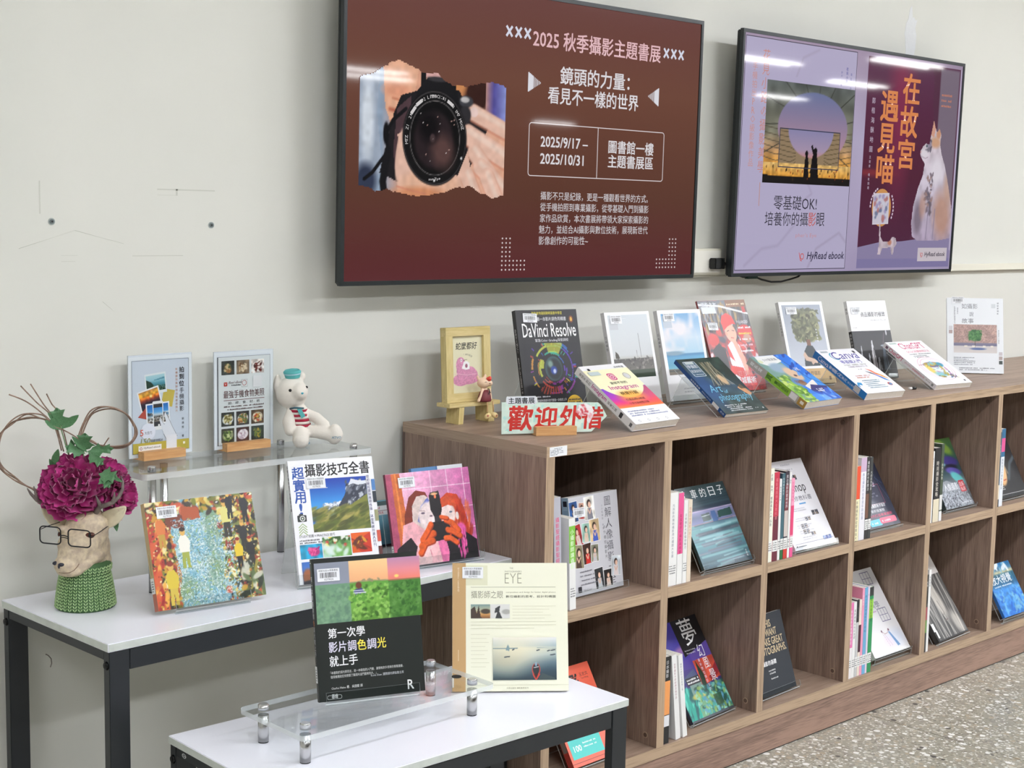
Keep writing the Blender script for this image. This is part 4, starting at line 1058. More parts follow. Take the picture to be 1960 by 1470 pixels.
q = MB(); q.tube([dp(548, 783, -.0125), dp(562, 779, -.0135), dp(577, 782, -.0135)], 0.0005, 5); q.tube([dp(610, 803, -.0135), dp(622, 800, -.0140), dp(632, 806, -.013)], 0.0005, 5)
q.tube([dp(600, 880, -.0085), dp(615, 872, -.0095), dp(622, 900, -.0125), dp(605, 945, -.014)], 0.0011, 6); q.tube([dp(625, 880, -.0085), dp(622, 905, -.0125), dp(636, 925, -.013)], 0.0011, 6); q.build('bow_and_lashes', mat('doll_black', (30, 28, 30), 0.5), dl)
for (x0, x1, xs, ys, rot, nm) in ((592, 590, 592, 1222, 30, 0), (676, 684, 696, 1215, -28, 1)):
    q = MB(); q.tube([dp(x0, 1035, -.010), dp(x0 + 2, 1090, -.0125), dp(x1, 1170, -.0125)], [0.0022, 0.0019, 0.0017], 8); lg = q.build('leg', mat('cord_tan', (206, 170, 120), 0.6, bump=(300, .6, .001)), dl)
    q = MB(); q.ball(dp(xs, ys, -.015), (0.0095, 0.0065, 0.0072), 16, 0, (0, R(-rot), 0)); q.ball(dp(xs + (8 if nm else -14), ys + (2 if nm else -8), -.0205), (0.0028, 0.0016, 0.0028), 10, 1); q.build('shoe', [mat('shoe_cream', (238, 214, 156), 0.4), mat('shoe_flower', (190, 110, 90), 0.5)], lg, fix=False)

# ================================================================== welcome sign
ws = thing('welcome_sign', 'red lettered arrow sign in a small wooden block on the bookshelf', 'sign', (0.0330, 0.1831, H + 0.004), (R(-6), 0, R(-25.8)))
w, h = 265, 76
A = Art()
out = [(0, 0), (222, 0), (262, 36), (248, 62), (240, 69), (2, 74)]
A.poly(out, (214, 234, 222)); A.rrect(13, 68, 74, 19, 6, (226, 230, 236)); A.text('主題書展', 18, 70, 64, 14, (52, 54, 58), 0.03)
P = Pix(262, 74, 2.2, (214, 234, 222), 8); P.noise(.06, 7); P.mix(P.nfield(9) > .78, (178, 226, 218))
A.pic(P, 0, 0, mask=P.inside([(3, 2), (221, 2), (258, 36), (244, 64), (238, 68), (4, 70)])); red = (204, 62, 56)
A.text('歡', 14, 8, 58, 56, red, 0.045, sh=.12); A.text('迎', 80, 12, 54, 48, red, 0.045, sh=.12); A.text('外', 142, 12, 52, 50, red, 0.045, sh=.12); A.text('借', 196, 8, 52, 50, red, 0.045, sh=.12)
for sx_, sy_ in ((92, 58), (163, 34), (30, 44), (50, 46)):
    A.poly([(sx_ + (4.5 if i % 2 == 0 else 1.9) * math.cos(R(90 + 36 * i)), sy_ + (4.5 if i % 2 == 0 else 1.9) * math.sin(R(90 + 36 * i))) for i in range(10)], red if sx_ == 92 else (236, 240, 236))
P = Pix(52, 58, 1.6, (244, 240, 242), 4); P.spots(70, 0, 0, 52, 58, (1, 4), [(250, 248, 250), (236, 170, 180), (244, 226, 230), (210, 80, 90), (250, 250, 250)], 2.2)
A.pic(P, 182, 12, mask=P.inside([(2, 36), (8, 52), (26, 57), (42, 50), (50, 34), (44, 22), (36, 6), (28, 14), (30, 26), (16, 24), (6, 28)]))
q = MB(); o2_ = [(x / 1000, z / 1000) for x, z in [(0, 0), (222, 0), (262, 36), (248, 62), (240, 69), (90, 72), (88, 84), (84, 87), (16, 87), (13, 84), (12, 74), (2, 74)]]
q.prism(o2_, 0.0006, 0.0026); bd = q.build('sign_board', mat('sign_card', (232, 240, 236), 0.5), ws)
A.build('sign_print', ws, printmat('poster_print'), loc=(0, 0.0004, 0))
q = MB(); q.box((0.078, -0.020, -0.0035), (0.178, 0.0, 0.0165)); q.box((0.078, 0.003, -0.0035), (0.178, 0.020, 0.0165)); q.box((0.078, 0, -0.0035), (0.178, 0.003, -0.0005)); q.build('wooden_base', beech, ws, rot=(R(6), 0, 0))
# marker cap lying by the front books
q = MB(); q.cyl((0, 0, 0.0045), (0.014, -0.005, 0.0045), 0.0045, n=14); q.cyl((-0.010, 0.004, 0.0045), (0, 0, 0.0045), 0.0040, n=14, mi=1)
tag(q.build('marker_pen', [cab, mat('pen_white', (238, 238, 236), 0.4)], None, (1.700, 0.1295, H)), 'short black and white marker lying between the two right front books', 'pen')
# ================================================================== screen pictures
A = Art(0.00003)
bg = (92, 46, 42)
P = Pix(1229, 697, 14, (106, 64, 54), 5); P.grad([(0, (98, 46, 50)), (.3, (100, 62, 50)), (.7, (118, 76, 62)), (1, (110, 64, 60))]); A.pic(P, 0, 0)
O = lambda x, y: (x - 10.5, y - 10.5)
def T(s, x, y, w, h, c=(240, 236, 240), b=0.02, **k): A.text(s, x - 10.5, y - 10.5, w, h, c, b, **k)
for i in range(3):
    for (x, y) in ((498 + i * 31, 606), (1087 + i * 31, 604)):
        x -= 10.5; y -= 10.5
        A.line([(x, y), (x + 20, y + 25)], 6.5, (232, 234, 250)); A.line([(x, y + 25), (x + 20, y)], 6.5, (232, 234, 250)); 
T('2025 秋季攝影主題書展', 590, 588, 483, 46, (244, 200, 206), 0.022)
T('鏡頭的力量：', 690, 504, 262, 44, b=0.022); T('看見不一樣的世界', 648, 453, 342, 42, b=0.022)
for k in range(10):
    hh = 24 * (1 - k / 10)
    if k < 4: A.rect(*O(576 + k * 4.4, 501 - hh), 4.6, 2 * hh, (238, 238, 246)); A.rect(*O(1068 - k * 4.4, 496 - hh), 4.6, 2 * hh, (238, 238, 246))
    else: A.rect(*O(576 + k * 4.6, 501 - hh), 2.3, 2 * hh, (238, 238, 246)); A.rect(*O(1068 - k * 4.6 + 2, 496 - hh), 2.3, 2 * hh, (238, 238, 246))
lc = (236, 226, 228)
A.line([O(592, 269), O(1092, 269)], 2.2, lc); A.line([O(592, 401), O(1092, 401)], 2.2, lc); A.line([O(584, 277), O(584, 393)], 2.2, lc); A.line([O(1100, 277), O(1100, 393)], 2.2, lc); A.line([O(836, 270), O(836, 400)], 2.2, lc)
for cx, cy, a in ((592, 277, 180), (1092, 277, 270), (1092, 393, 0), (592, 393, 90)): A.ring(cx - 10.5, cy - 10.5, 6.9, 9.1, lc, 8, a, a + 90)
T('2025/9/17 –', 626, 343, 172, 26, b=0.025); T('2025/10/31', 626, 300, 158, 26, b=0.025)
T('圖書館一樓', 878, 337, 180, 34, b=0.02); T('主題書展區', 878, 299, 180, 34, b=0.02)
for i, l in enumerate(('攝影不只是紀錄，更是一種觀看世界的方式。', '從手機拍照到專業攝影，從零基礎入門到攝影', '家作品欣賞，本次書展將帶領大家探索攝影的', '魅力，並結合AI攝影與數位技術，展現新世代', '影像創作的可能性~')):
    T(l, 631 if i < 3 else 629, 208 - i * 28.5, (412, 416, 416, 418, 182)[i], 22, (232, 226, 230), 0.0, res=2)
for bx, fl in ((502, 1), (1167, -1)):
    for r_ in range(8):
        for c_ in range(3 if r_ < 5 else 7):
            A.ell(*O(bx + fl * c_ * 13, 110 - r_ * 11.2), 2.4, 2.4, (236, 222, 222), 8); A.k -= 1
# the photograph of a camera held up by two hands
P = Pix(452, 322, 2.6, (230, 176, 150), 9)
P.grad([(0, (196, 210, 226)), (.14, (150, 168, 190)), (.3, (226, 160, 130)), (.6, (240, 190, 166)), (1, (236, 178, 150))], ax='x')
P.poly([(0, 40), (0, 322), (60, 322), (50, 200), (70, 60)], (166, 178, 196)); P.ell(24, 180, 18, 90, (222, 230, 240), .8); P.ell(20, 40, 30, 40, (54, 62, 84), .6)
P.poly([(66, 322), (74, 210), (92, 170), (150, 190), (176, 322)], (240, 182, 150)); P.line([(96, 232), (130, 226), (152, 240)], 5, (200, 120, 90), 5); P.line([(88, 206), (126, 200)], 8, (190, 104, 80), 8); P.ell(110, 250, 40, 16, (236, 164, 132), .8)
P.poly([(190, 322), (200, 262), (262, 262), (268, 322)], (226, 176, 172)); P.ell(330, 290, 60, 60, (196, 130, 90), .8); P.ell(356, 260, 40, 60, (60, 34, 30), .5); P.ell(300, 292, 24, 40, (222, 150, 96), .6)
P.grad([(0, (200, 150, 140)), (.4, (90, 84, 160)), (1, (150, 160, 224))], 385, 452, 'x', (P.Y > 190).astype(float))
P.poly([(60, 60), (100, 200), (120, 240), (200, 262), (300, 262), (330, 215), (400, 190), (370, 120), (320, 60), (140, 30)], (34, 32, 36))
P.poly([(178, 322), (192, 322), (196, 250), (180, 250)], (20, 20, 24)); P.poly([(268, 322), (284, 322), (290, 240), (272, 240)], (22, 20, 22))
P.poly([(170, 256), (200, 286), (262, 288), (292, 262), (300, 230), (160, 230)], (26, 26, 30)); P.ell(232, 284, 34, 6, (60, 58, 62), .5)
P.poly([(100, 120), (110, 210), (150, 240), (160, 120), (140, 60), (104, 70)], (96, 70, 76), .8); P.line([(136, 210), (96, 180), (78, 150), (84, 110), (40, 60), (16, 44)], 9, (24, 24, 28), 2); P.line([(84, 110), (70, 40), (76, 6)], 20, (26, 26, 30), 3); P.ell(78, 150, 9, 26, (20, 20, 24), .3)
sk = (240, 196, 176); skd = (214, 138, 112)
P.poly([(112, 0), (118, 80), (112, 150), (126, 156), (150, 90), (190, 66), (300, 60), (330, 120), (345, 60), (350, 0)], sk)
P.ell(122, 100, 15, 62, sk, .2, -6); P.ell(215, 34, 96, 36, (238, 188, 160), .4); P.ell(180, 14, 80, 16, (222, 150, 110), .8); P.line([(112, 30), (150, 22), (200, 14)], 3, skd, 4)
for (x0, y0, x1, y1, w_) in ((346, 214, 452, 176, 40), (330, 160, 452, 108, 50), (352, 118, 420, 52, 44), (372, 84, 452, 30, 44), (330, 60, 362, 0, 44), (395, 60, 430, 0, 46)):
    P.line([(x0 + 3, y0 - 5), (x1 + 3, y1 - 5)], w_ + 3, skd, 6, .75); P.line([(x0, y0), (x1, y1)], w_, sk, 5)
    P.line([(x0 + 2, y0 + w_ * .2), (x1, y1 + w_ * .2)], w_ * .3, (250, 222, 206), 8, .7)
P.ell(348, 214, 13, 12, (244, 214, 206), .2); P.ell(322, 238, 22, 14, (70, 70, 76), .3); P.ell(318, 242, 14, 7, (200, 196, 196), .4); P.ell(320, 206, 18, 22, (52, 50, 54), .3)
lx, ly = 226, 146
P.ell(lx, ly, 100, 112, (18, 18, 20), .03); P.ell(lx, ly, 98, 110, (70, 66, 68), .02); P.ell(lx, ly, 96, 107, (22, 22, 24), .02)
P.ell(lx, ly, 78, 88, (110, 106, 106), .02); P.ell(lx, ly, 76, 86, (16, 16, 18), .02); P.ell(lx - 4, ly - 4, 60, 68, (44, 34, 38), .2); P.ell(lx + 24, ly - 30, 34, 40, (92, 66, 64), .9, 20); P.ell(lx - 20, ly + 26, 30, 34, (16, 14, 18), .9); P.ell(lx - 8, ly, 8, 10, (74, 58, 60), .5)
P.spots(16, lx - 60, ly - 60, lx + 60, ly + 60, (.9, 1.8), [(250, 240, 240), (220, 180, 170)])
P.ell(lx + 84, ly - 44, 3, 3, (250, 250, 250), .5); P.ell(lx, ly - 100, 3, 2, (250, 250, 250), .5); P.noise(.05, 12)
nA = P.nfield(26) * 12 + P.nfield(9) * 7
up = np.interp(P.X, [0, 40, 70, 110, 150, 185, 225, 250, 285, 320, 360, 400, 452], [276, 284, 304, 318, 312, 296, 300, 284, 276, 276, 284, 292, 282]) + (nA - 9) * .7
dn = np.interp(P.X, [0, 50, 90, 180, 230, 300, 340, 370, 410, 452], [30, 14, 18, 4, 12, 30, 36, 22, 8, 12]) + (nA - 9) * .6
mk = (P.Y < up) & (P.Y > dn)
A.pic(P, 38, 190, mask=mk)
ring = 'MTZ 21 2,8-7,5 L ⌀ 72mm(27-81 Ɛ-13 LMT1 MOOS'
for i, ch in enumerate('MTZ  ZI  2,8-7,8-2,2 L mmoC1:81 E-13 1M7 MOOZ'):
    if ch == ' ': continue
    a = 188 - i * 3.9
    X_, Y_ = 38 + lx + 88 * math.cos(R(a)), 190 + ly + 98 * math.sin(R(a))
    A.turn(a - 90, X_, Y_); A.text(ch, X_, Y_ - 4, None, 8, (226, 222, 222), 0.0, 1, 'c'); A.turn()
A.turn(4, 38 + lx, 190 + ly - 97); A.text('mmTpɘ', 38 + lx, 190 + ly - 101, 36, 8, (226, 222, 222), 0.0, 1, 'c'); A.turn()
scm = printmat('screen_panel', 0.035, 0.80, 0.5)
A.build('display_panel', scr1, scm, loc=(0.0105, 0.0030, 0.0105))

A = Art(0.00003)
P = Pix(1218, 699, 12, (176, 164, 190), 3); P.grad([(0, (170, 158, 190)), (.6, (182, 172, 200)), (1, (166, 148, 172))]); P.noise(.04, 160); A.pic(P, 0, 0)
A.rect(6, 8, 570, 684, (184, 176, 206)); A.frame(6, 8, 570, 684, 2, (50, 46, 60))
P = Pix(560, 280, 4, (184, 176, 206), 5); P.line([(40, 10), (120, 60), (200, 70), (300, 150)], 7, (164, 154, 182), 9, .6); P.line([(360, 0), (400, 60), (520, 110), (560, 80)], 6, (158, 146, 172), 8, .6); P.line([(300, 200), (360, 230), (330, 270)], 5, (162, 150, 178), 8, .6); A.pic(P, 12, 12)
P = Pix(200, 100, 4, (184, 176, 206), 5); P.line([(30, 0), (60, 60), (140, 90)], 6, (166, 154, 180), 8, .6); A.pic(P, 230, 590)
A.vtext('花見小路の攝影美學', 108, 660, 36, (206, 140, 130), 0.0, 1.13); A.line([(88, 298), (78, 230)], 2, (190, 120, 100)) if False else A.rect(106, 200, 2.5, 70, (196, 140, 120))
A.vtext('手機拍出PRO級影像作品', 56, 618, 24, (206, 150, 144), 0.0, 1.06)
A.vtext('攝影眼培養書', 548, 624, 9, (110, 110, 170), 0, 1.6); A.vtext('花見小路 著', 525, 640, 11, (90, 90, 160), 0.02, 1.2); A.vtext('野人 出版', 496, 626, 8, (110, 110, 170), 0, 1.2)
P = Pix(456, 303, 3, (120, 120, 112), 7)
P.grad([(0, (30, 26, 24)), (.08, (40, 34, 30)), (.2, (226, 160, 70)), (.34, (190, 150, 110)), (.5, (128, 126, 108)), (1, (92, 98, 96))])
P.noise(.18, 30)
for k in range(15):
    a = R(k * 24 + 8); P.line([(245 + 130 * math.cos(a), 172 + 98 * math.sin(a)), (245 + 330 * math.cos(a + .08), 172 + 250 * math.sin(a + .08))], 3, (58, 58, 52), 2)
for k in range(7):
    P.line([(0, 60 + k * 18), (60, 48 + k * 19), (110, 60 + k * 15)], 2.5, (86, 78, 62), 2); P.line([(456, 56 + k * 18), (400, 46 + k * 19), (352, 60 + k * 15)], 2.5, (92, 80, 58), 2)
hole = np.clip((1 - np.sqrt(((P.X - 245) / 182) ** 2 + ((P.Y - 172) / 108) ** 2)) / .02 + .5, 0, 1)
P.grad([(0, (222, 150, 130)), (.3, (176, 140, 160)), (1, (106, 118, 160))], 50, 290, 'y', hole)
P.poly([(74, 50), (74, 168), (390, 168), (390, 50)], (150, 128, 100)); 
for k in range(8): P.line([(76, 60 + k * 14), (130, 50 + k * 15), (160, 66 + k * 9)], 2.4, (92, 80, 60), 1.5); P.line([(388, 60 + k * 14), (340, 50 + k * 15), (310, 66 + k * 9)], 2.4, (96, 82, 58), 1.5)
h2 = np.clip((1 - np.sqrt(((P.X - 235) / 118) ** 2 + ((P.Y - 165) / 84) ** 2)) / .03 + .5, 0, 1) * (P.Y < 168)
P.grad([(0, (226, 130, 110)), (.4, (170, 150, 176)), (1, (140, 136, 176))], 60, 168, 'y', h2)
P.grad([(0, (214, 150, 60)), (1, (230, 190, 120))], 22, 62); P.noise(.2, 10, (P.Y < 62).astype(float))
P.poly([(0, 0), (0, 26), (80, 20), (160, 24), (300, 18), (456, 24), (456, 0)], (26, 22, 22)); P.spots(40, 0, 10, 456, 50, (2, 6), [(40, 32, 28), (60, 44, 30), (150, 60, 30)], .5, ang=0)
bk = (22, 18, 20)
P.poly([(240, 20), (244, 74), (250, 92), (238, 118), (246, 122), (258, 96), (270, 98), (276, 66), (284, 20)], bk); P.ell(262, 104, 9, 10, bk, .1); P.poly([(205, 20), (208, 70), (214, 92), (222, 92), (230, 64), (232, 20)], bk); P.ell(217, 94, 8, 9, bk, .1)
A.pic(P, 117, 270); A.frame(191, 318, 316, 118, 3, (60, 62, 84))
A.text('零基礎OK!', 180, 190, 222, 44, (52, 50, 62), 0.0); A.text('培養你的攝', 140, 142, 220, 42, (52, 50, 62), 0.0); A.text('影', 362, 142, 40, 42, (200, 90, 80), 0.0); A.text('眼', 406, 142, 42, 42, (52, 50, 62), 0.0)
A.text("pher's Eye", 300, 104, 110, 16, (200, 150, 160), 0.0)
def hy(x, y, k, c=(60, 56, 80)):
    A.ring(x + 10 * k, y + 16 * k, 7 * k, 10 * k, (206, 96, 96)); A.line([(x - 6 * k, y + 28 * k), (x + 2 * k, y + 4 * k), (x + 10 * k, y + 2 * k)], 3 * k, (206, 96, 96)); A.text('HyRead ebook', x + 34 * k, y, 200 * k, 30 * k, c, 0.02, sh=.2)
hy(330, 32, 1.0)
A.rect(640, 66, 566, 620, (92, 46, 74)); P = Pix(560, 616, 8, (92, 44, 72), 4); P.grad([(0, (82, 40, 66)), (.4, (86, 38, 58)), (1, (96, 52, 82))]); P.ell(200, 480, 60, 240, (150, 50, 84), 1.4, a=.7)
P.poly([(360, 0), (410, 330), (430, 616), (560, 616), (560, 0)], (124, 110, 126)); P.poly([(300, 0), (372, 300), (410, 330), (390, 616), (436, 616), (440, 330), (400, 0)], (88, 50, 72)); P.ell(60, 250, 120, 10, (130, 50, 60), 1); A.pic(P, 643, 68)
A.poly([(640, 8), (640, 76), (760, 92), (900, 96), (1210, 120), (1210, 8)], (142, 132, 168)); A.rect(640, 8, 570, 30, (132, 124, 166))
A.rect(1206, 66, 6, 620, (188, 178, 204))
or_ = (226, 140, 86)
for ch, x, y, w, h in (('在', 851, 552, 100, 96), ('故', 846, 442, 104, 100), ('宮', 845, 338, 96, 96), ('遇', 726, 488, 102, 96), ('見', 722, 386, 96, 92), ('喵', 722, 286, 100, 92)): A.text(ch, x, y, w, h, or_, 0.035)
A.vtext('鄭楷海獸地圖', 682, 558, 20, (196, 180, 200), 0.0, 1.55); A.vtext('王寶實 楊友翔著', 680, 372, 10, (196, 180, 200), 0, 1.4)
for i in range(3): A.small(1092, 590 - i * 18, 60, 1, 8, 8, (196, 130, 110), i, False)
P = Pix(300, 420, 2.6, (110, 90, 110), 12)
m0 = P.inside([(112, 330), (122, 372), (132, 414), (146, 388), (158, 372), (172, 386), (186, 366), (184, 330), (196, 300), (222, 262), (252, 200), (284, 120), (292, 50), (286, 10), (210, 2), (70, 2), (40, 16), (30, 60), (36, 120), (58, 180), (84, 226), (90, 262), (72, 276), (58, 292), (60, 306), (74, 322), (92, 332)])
P.grad([(0, (176, 160, 184)), (.5, (208, 198, 212)), (1, (216, 200, 206))]); P.noise(.08, 18)
P.poly([(120, 360), (132, 414), (148, 384), (140, 352)], (214, 160, 140)); P.ell(168, 366, 14, 18, (206, 150, 120), .5); P.ell(150, 336, 34, 18, (210, 164, 134), .7); P.ell(112, 330, 16, 18, (150, 140, 158), .7); P.spots(14, 92, 300, 126, 344, (2, 5), [(104, 98, 112), (130, 122, 134)], 2)
P.ell(98, 322, 5, 4, (70, 90, 96), .3); P.ell(64, 300, 5, 4, (196, 130, 130), .4); P.ell(84, 296, 22, 14, (226, 218, 226), .6); P.line([(66, 288), (92, 280), (110, 286)], 2, (150, 130, 146), 1.5)
P.ell(170, 240, 40, 44, (228, 220, 230), .8); P.spots(46, 110, 90, 150, 230, (2, 7), [(128, 114, 126), (160, 132, 128), (110, 100, 112)], 2); P.ell(222, 90, 54, 80, (190, 144, 122), .8, 10, .8); P.ell(250, 180, 24, 50, (196, 156, 136), .8, 14, .7); P.ell(70, 80, 26, 56, (134, 120, 136), .8); P.ell(96, 120, 20, 40, (196, 150, 130), .8, 0, .6)
P.line([(134, 120), (128, 10)], 5, (150, 138, 160), 4); P.line([(176, 110), (172, 8)], 5, (150, 138, 160), 4)
for k in range(4): P.line([(70, 296 - k * 4), (20 - k * 3, 280 - k * 12)], 1.2, (190, 180, 196), 1)
A.pic(P, 920, 96, mask=m0)
A.ell(765, 206, 56, 62, (210, 150, 90)); A.turn(2, 770, 205); A.rect(715, 152, 94, 102, (216, 208, 220)); P = Pix(86, 94, 4, (206, 200, 214), 5); P.spots(40, 0, 0, 86, 94, (4, 8), [(110, 120, 150), (160, 150, 190), (206, 206, 220), (180, 120, 120)], 1.3); A.pic(P, 719, 156); A.turn()
for k in range(7): A.turn(-60 + k * 10, 765, 206); A.rect(695, 206, 6, 8, (220, 200, 220)); A.turn(); A.turn(20 + k * 10 - 50, 765, 206); A.rect(832, 206, 6, 8, (220, 200, 220)); A.turn()
P = Pix(150, 110, 3, (0, 0, 0), 3); mm = P.inside([(20, 0), (26, 40), (20, 100), (28, 108), (36, 60), (50, 44), (90, 46), (104, 62), (126, 56), (136, 34), (120, 22), (116, 0), (104, 0), (96, 22), (50, 20), (40, 0)]); P.c[:] = (196, 180, 190); P.noise(.12, 14); P.ell(90, 40, 12, 9, (190, 130, 110), .6)
A.pic(P, 736, 52, mask=mm)
hy(1030, 34, .72, (60, 50, 80)) if False else (A.rect(1004, 28, 188, 46, (206, 196, 204)), hy(1024, 40, .66, (60, 50, 70)))
A.build('display_panel', scr2, printmat('screen_panel_pale', 0.035, 0.86, 0.5), loc=(0.0105, 0.0030, 0.0105))

# ================================================================== books
paper = mat('page_paper', (236, 232, 222), 0.7, var=((222, 218, 206), 500, 1))
A = Art(); A.rrect(0, 0, 42, 23, 1, (240, 242, 246)); A.text('明新科技大學圖書館', 3, 17.5, 36, 4, (60, 64, 72))
_r = random.Random(2); x = 5
while x < 36: w_ = _r.choice((.5, .8, 1.2)); A.rect(x, 6.5, w_, 9.5, (24, 26, 34)); A.k -= 1; x += w_ + _r.choice((.5, .7, 1.0))
A.text('0279035', 13, 1.8, 17, 3.4, (40, 44, 54)); BAR = A.mesh('barcode', printmat('sticker_print', 0.4))
A = Art(); A.rect(0, 0, 14, 30, (240, 240, 240)); A.small(2.5, 22, 9, 5, 4.6, 2.8, (50, 54, 60), 4); CALL = A.mesh('call_number', printmat('sticker_print', 0.4))
COVM = {}
def covmat(c, r=0.32):
    k = 'cover_%d_%d_%d' % tuple(int(v) for v in c)
    return mat(k, c, r, spec=0.5)
def book(label, x, y, z, yaw, lean, w, h, t, cover, front=None, spine=None, back=None, bar=None, call=None, group=None, roll=0.0, name='book', cat='book', rough=0.32, asz=None):
    """w, h, t in metres; front and spine are Art in millimetres; local x along the cover from the spine, z up, cover faces -y"""
    b_ = thing(name, label, cat, (x, y, z), (R(-lean), R(roll), R(yaw)), group)
    ct = 0.0005; cm = covmat(cover)
    q = MB(); q.box((0, 0, 0), (w, ct, h)); q.build('front_cover', cm, b_)
    q = MB(); q.box((0, t - ct, 0), (w, t, h)); q.build('back_cover', covmat(back) if back else cm, b_)
    q = MB(); n = 5; pts = [(0.0, ct), (0.0, t - ct)]
    q.box((0, ct, 0), (ct, t - ct, h)); q.build('spine', cm, b_)
    q = MB(); q.box((ct, ct, 0.0006), (w - 0.0006, t - ct, h - 0.0006)); q.build('pages', paper, b_)
    if front:
        fo = front.build('front_print', b_, printmat('cover_print', rough, 0, .5), loc=(0, -0.00008, 0))
        if asz: fo.scale = (w * 1000 / asz[0], 1, h * 1000 / asz[1])
    if spine:
        o = spine.build('spine_print', b_, printmat('cover_print', rough), loc=(-0.00008, t, 0), rot=(0, 0, R(-90)))
        if asz: o.scale = (1, 1, h * 1000 / asz[1])
    if bar: link('barcode_sticker', BAR, b_, (bar[0] / 1000, -0.0016, bar[1] / 1000), (0, R(bar[2] if len(bar) > 2 else 0), 0))
    if call is not None:
        o = link('call_number_sticker', CALL, b_, (-0.0009, t, call / 1000), (0, 0, R(-90))); o.scale = (t * 1000 / 14, 1, 1)
    return b_
def stand(label, x, y, zb, zbook, yaw, lean, w, t, hb, lip=0.014, side=0.008, prop=True, foot=0.0):
    """clear acrylic easel: lip, ledge, leaning back and a prop down to the shelf; zb the surface, zbook the ledge height"""
    s_ = thing('book_stand', label, 'book stand', (x, y, zb), (0, 0, R(yaw)))
    a = R(lean); dz = zbook - zb; th = 0.0022
    def W(py, pz): return (py * math.cos(a) + pz * math.sin(a), dz - py * math.sin(a) + pz * math.cos(a))
    def strip(pts, nm, x0, x1):
        # extrude a thick polyline (y, z) along x
        P = [Vector((p[0], p[1])) for p in pts]; L_ = []; R_ = []
        for i, p in enumerate(P):
            d = (P[min(i + 1, len(P) - 1)] - P[max(i - 1, 0)]).normalized(); nn = Vector((-d.y, d.x)) * th / 2
            L_.append(p + nn); R_.append(p - nn)
        ring_ = L_ + R_[::-1]; n = len(ring_); q = MB()
        vs = [(x0, p.x, p.y) for p in ring_] + [(x1, p.x, p.y) for p in ring_]; m = len(P)
        q.add(vs, [(i, i + 1, 2 * m - 2 - i, 2 * m - 1 - i) for i in range(m - 1)], 1); q.add(vs, [(i + n, 2 * m - 1 - i + n, 2 * m - 2 - i + n, i + 1 + n) for i in range(m - 1)], 1)
        for i in range(n):
            j = (i + 1) % n
            q.add(vs, [(i, j, j + n, i + n)], 1 if i in (m - 1, n - 1) else 0)
        return q.build(nm, [acr, acre], s_)
    tb_ = t + 0.0035
    rear = dz - tb_ * math.sin(a) - 0.0014 * math.cos(a) - th / 2
    if rear > 0.0003:
        strip([W(-0.0045, lip), W(-0.0045, 0.0), W(-0.004, -0.0014), W(tb_, -0.0014), W(tb_ + .0006, 0.0), W(tb_, hb)], 'back_plate', side, w - side)
    else:      # the book's heel rests on the shelf; the plate starts just above it
        p0 = (tb_ * math.sin(a) - dz + 0.0022) / math.cos(a)
        strip([W(tb_ + 0.0004, p0), W(tb_ + 0.0004, hb)], 'back_plate', side, w - side)
        if lip > 0:
            l0 = W(-0.0048, lip); strip([l0, (W(-0.0048, 0)[0], th / 2 + 0.0012), (W(-0.0048, 0)[0] - 0.001, th / 2 + 0.0003)], 'front_lip', side, w - side)
    if prop:
        top = W(tb_ + 0.004, hb * 0.86); 
        strip([(top[0] + 0.0015, top[1]), (top[0] + 0.030 + 0.25 * (top[1]), th / 2 + 0.0002)], 'prop', side + 0.01, w - side - 0.01)
    if dz > 0.006 and a < R(45):
        f0 = W(-0.002, -0.0045); strip([(f0[0] + 0.002, f0[1] - 0.001), (f0[0] + 0.004, th / 2 + 0.0002), (f0[0] + 0.012, th / 2 + 0.0002)], 'foot_plate', side, w - side)
    return s_
def qd(A, x, y, w, h, seed, pal, bg, n=60, r=(1, 4), step=1.3):
    P = Pix(w, h, step, bg, seed); P.spots(n, 0, 0, w, h, r, pal, 1.6); A.pic(P, x, y)
WH = (244, 244, 246)

# --- painting-like crowd book on the left table
P = Pix(230, 209, 1.15, (150, 190, 196), 31)
n1 = P.nfield(14); n2 = P.nfield(5); n3 = P.nfield(30)
P.mix(n1 * 1.2 - .2, (96, 166, 196)); P.mix(np.clip(n2 * 1.6 - .7, 0, 1), (224, 236, 232)); P.mix(np.clip(n3 * 1.8 - .9, 0, .8), (120, 150, 90))
gx = (np.sin(P.X * 1.9 + 6 * n1) * np.sin(P.Y * 1.75 + 5 * n3)); P.mix(np.clip(gx * 1.2 - .35, 0, .75), (66, 96, 92)); P.mix(np.clip(-gx * 1.2 - .5, 0, .7), (236, 244, 240))
wm = [(196, 150, 50), (150, 50, 40), (110, 120, 40), (226, 206, 110), (60, 50, 30), (206, 90, 60), (236, 226, 170), (50, 40, 36)]
P.poly([(0, 0), (0, 209), (60, 209), (46, 150), (52, 100), (58, 60), (40, 0)], (186, 120, 56)); P.spots(300, 0, 0, 46, 209, (1.5, 6), wm, 1.5)
P.poly([(0, 0), (12, 209), (0, 209)], (160, 50, 44)); P.spots(60, 0, 0, 22, 200, (2, 8), [(176, 48, 40), (206, 90, 50), (150, 36, 34), (230, 170, 70)], 2.4, ang=80)
P.spots(110, 0, 178, 150, 209, (2, 6), wm, 2); P.poly([(70, 166), (74, 196), (110, 190), (112, 168)], (176, 84, 46)); P.poly([(40, 158), (40, 184), (74, 178), (76, 150)], (120, 56, 36))
P.poly([(168, 120), (140, 209), (230, 209), (230, 0), (196, 0), (176, 60)], (120, 120, 50), .85); P.spots(320, 150, 0, 230, 209, (1.5, 6), wm, 1.6); P.spots(60, 170, 0, 230, 160, (2, 5), [(30, 30, 30), (60, 60, 30)], 2)
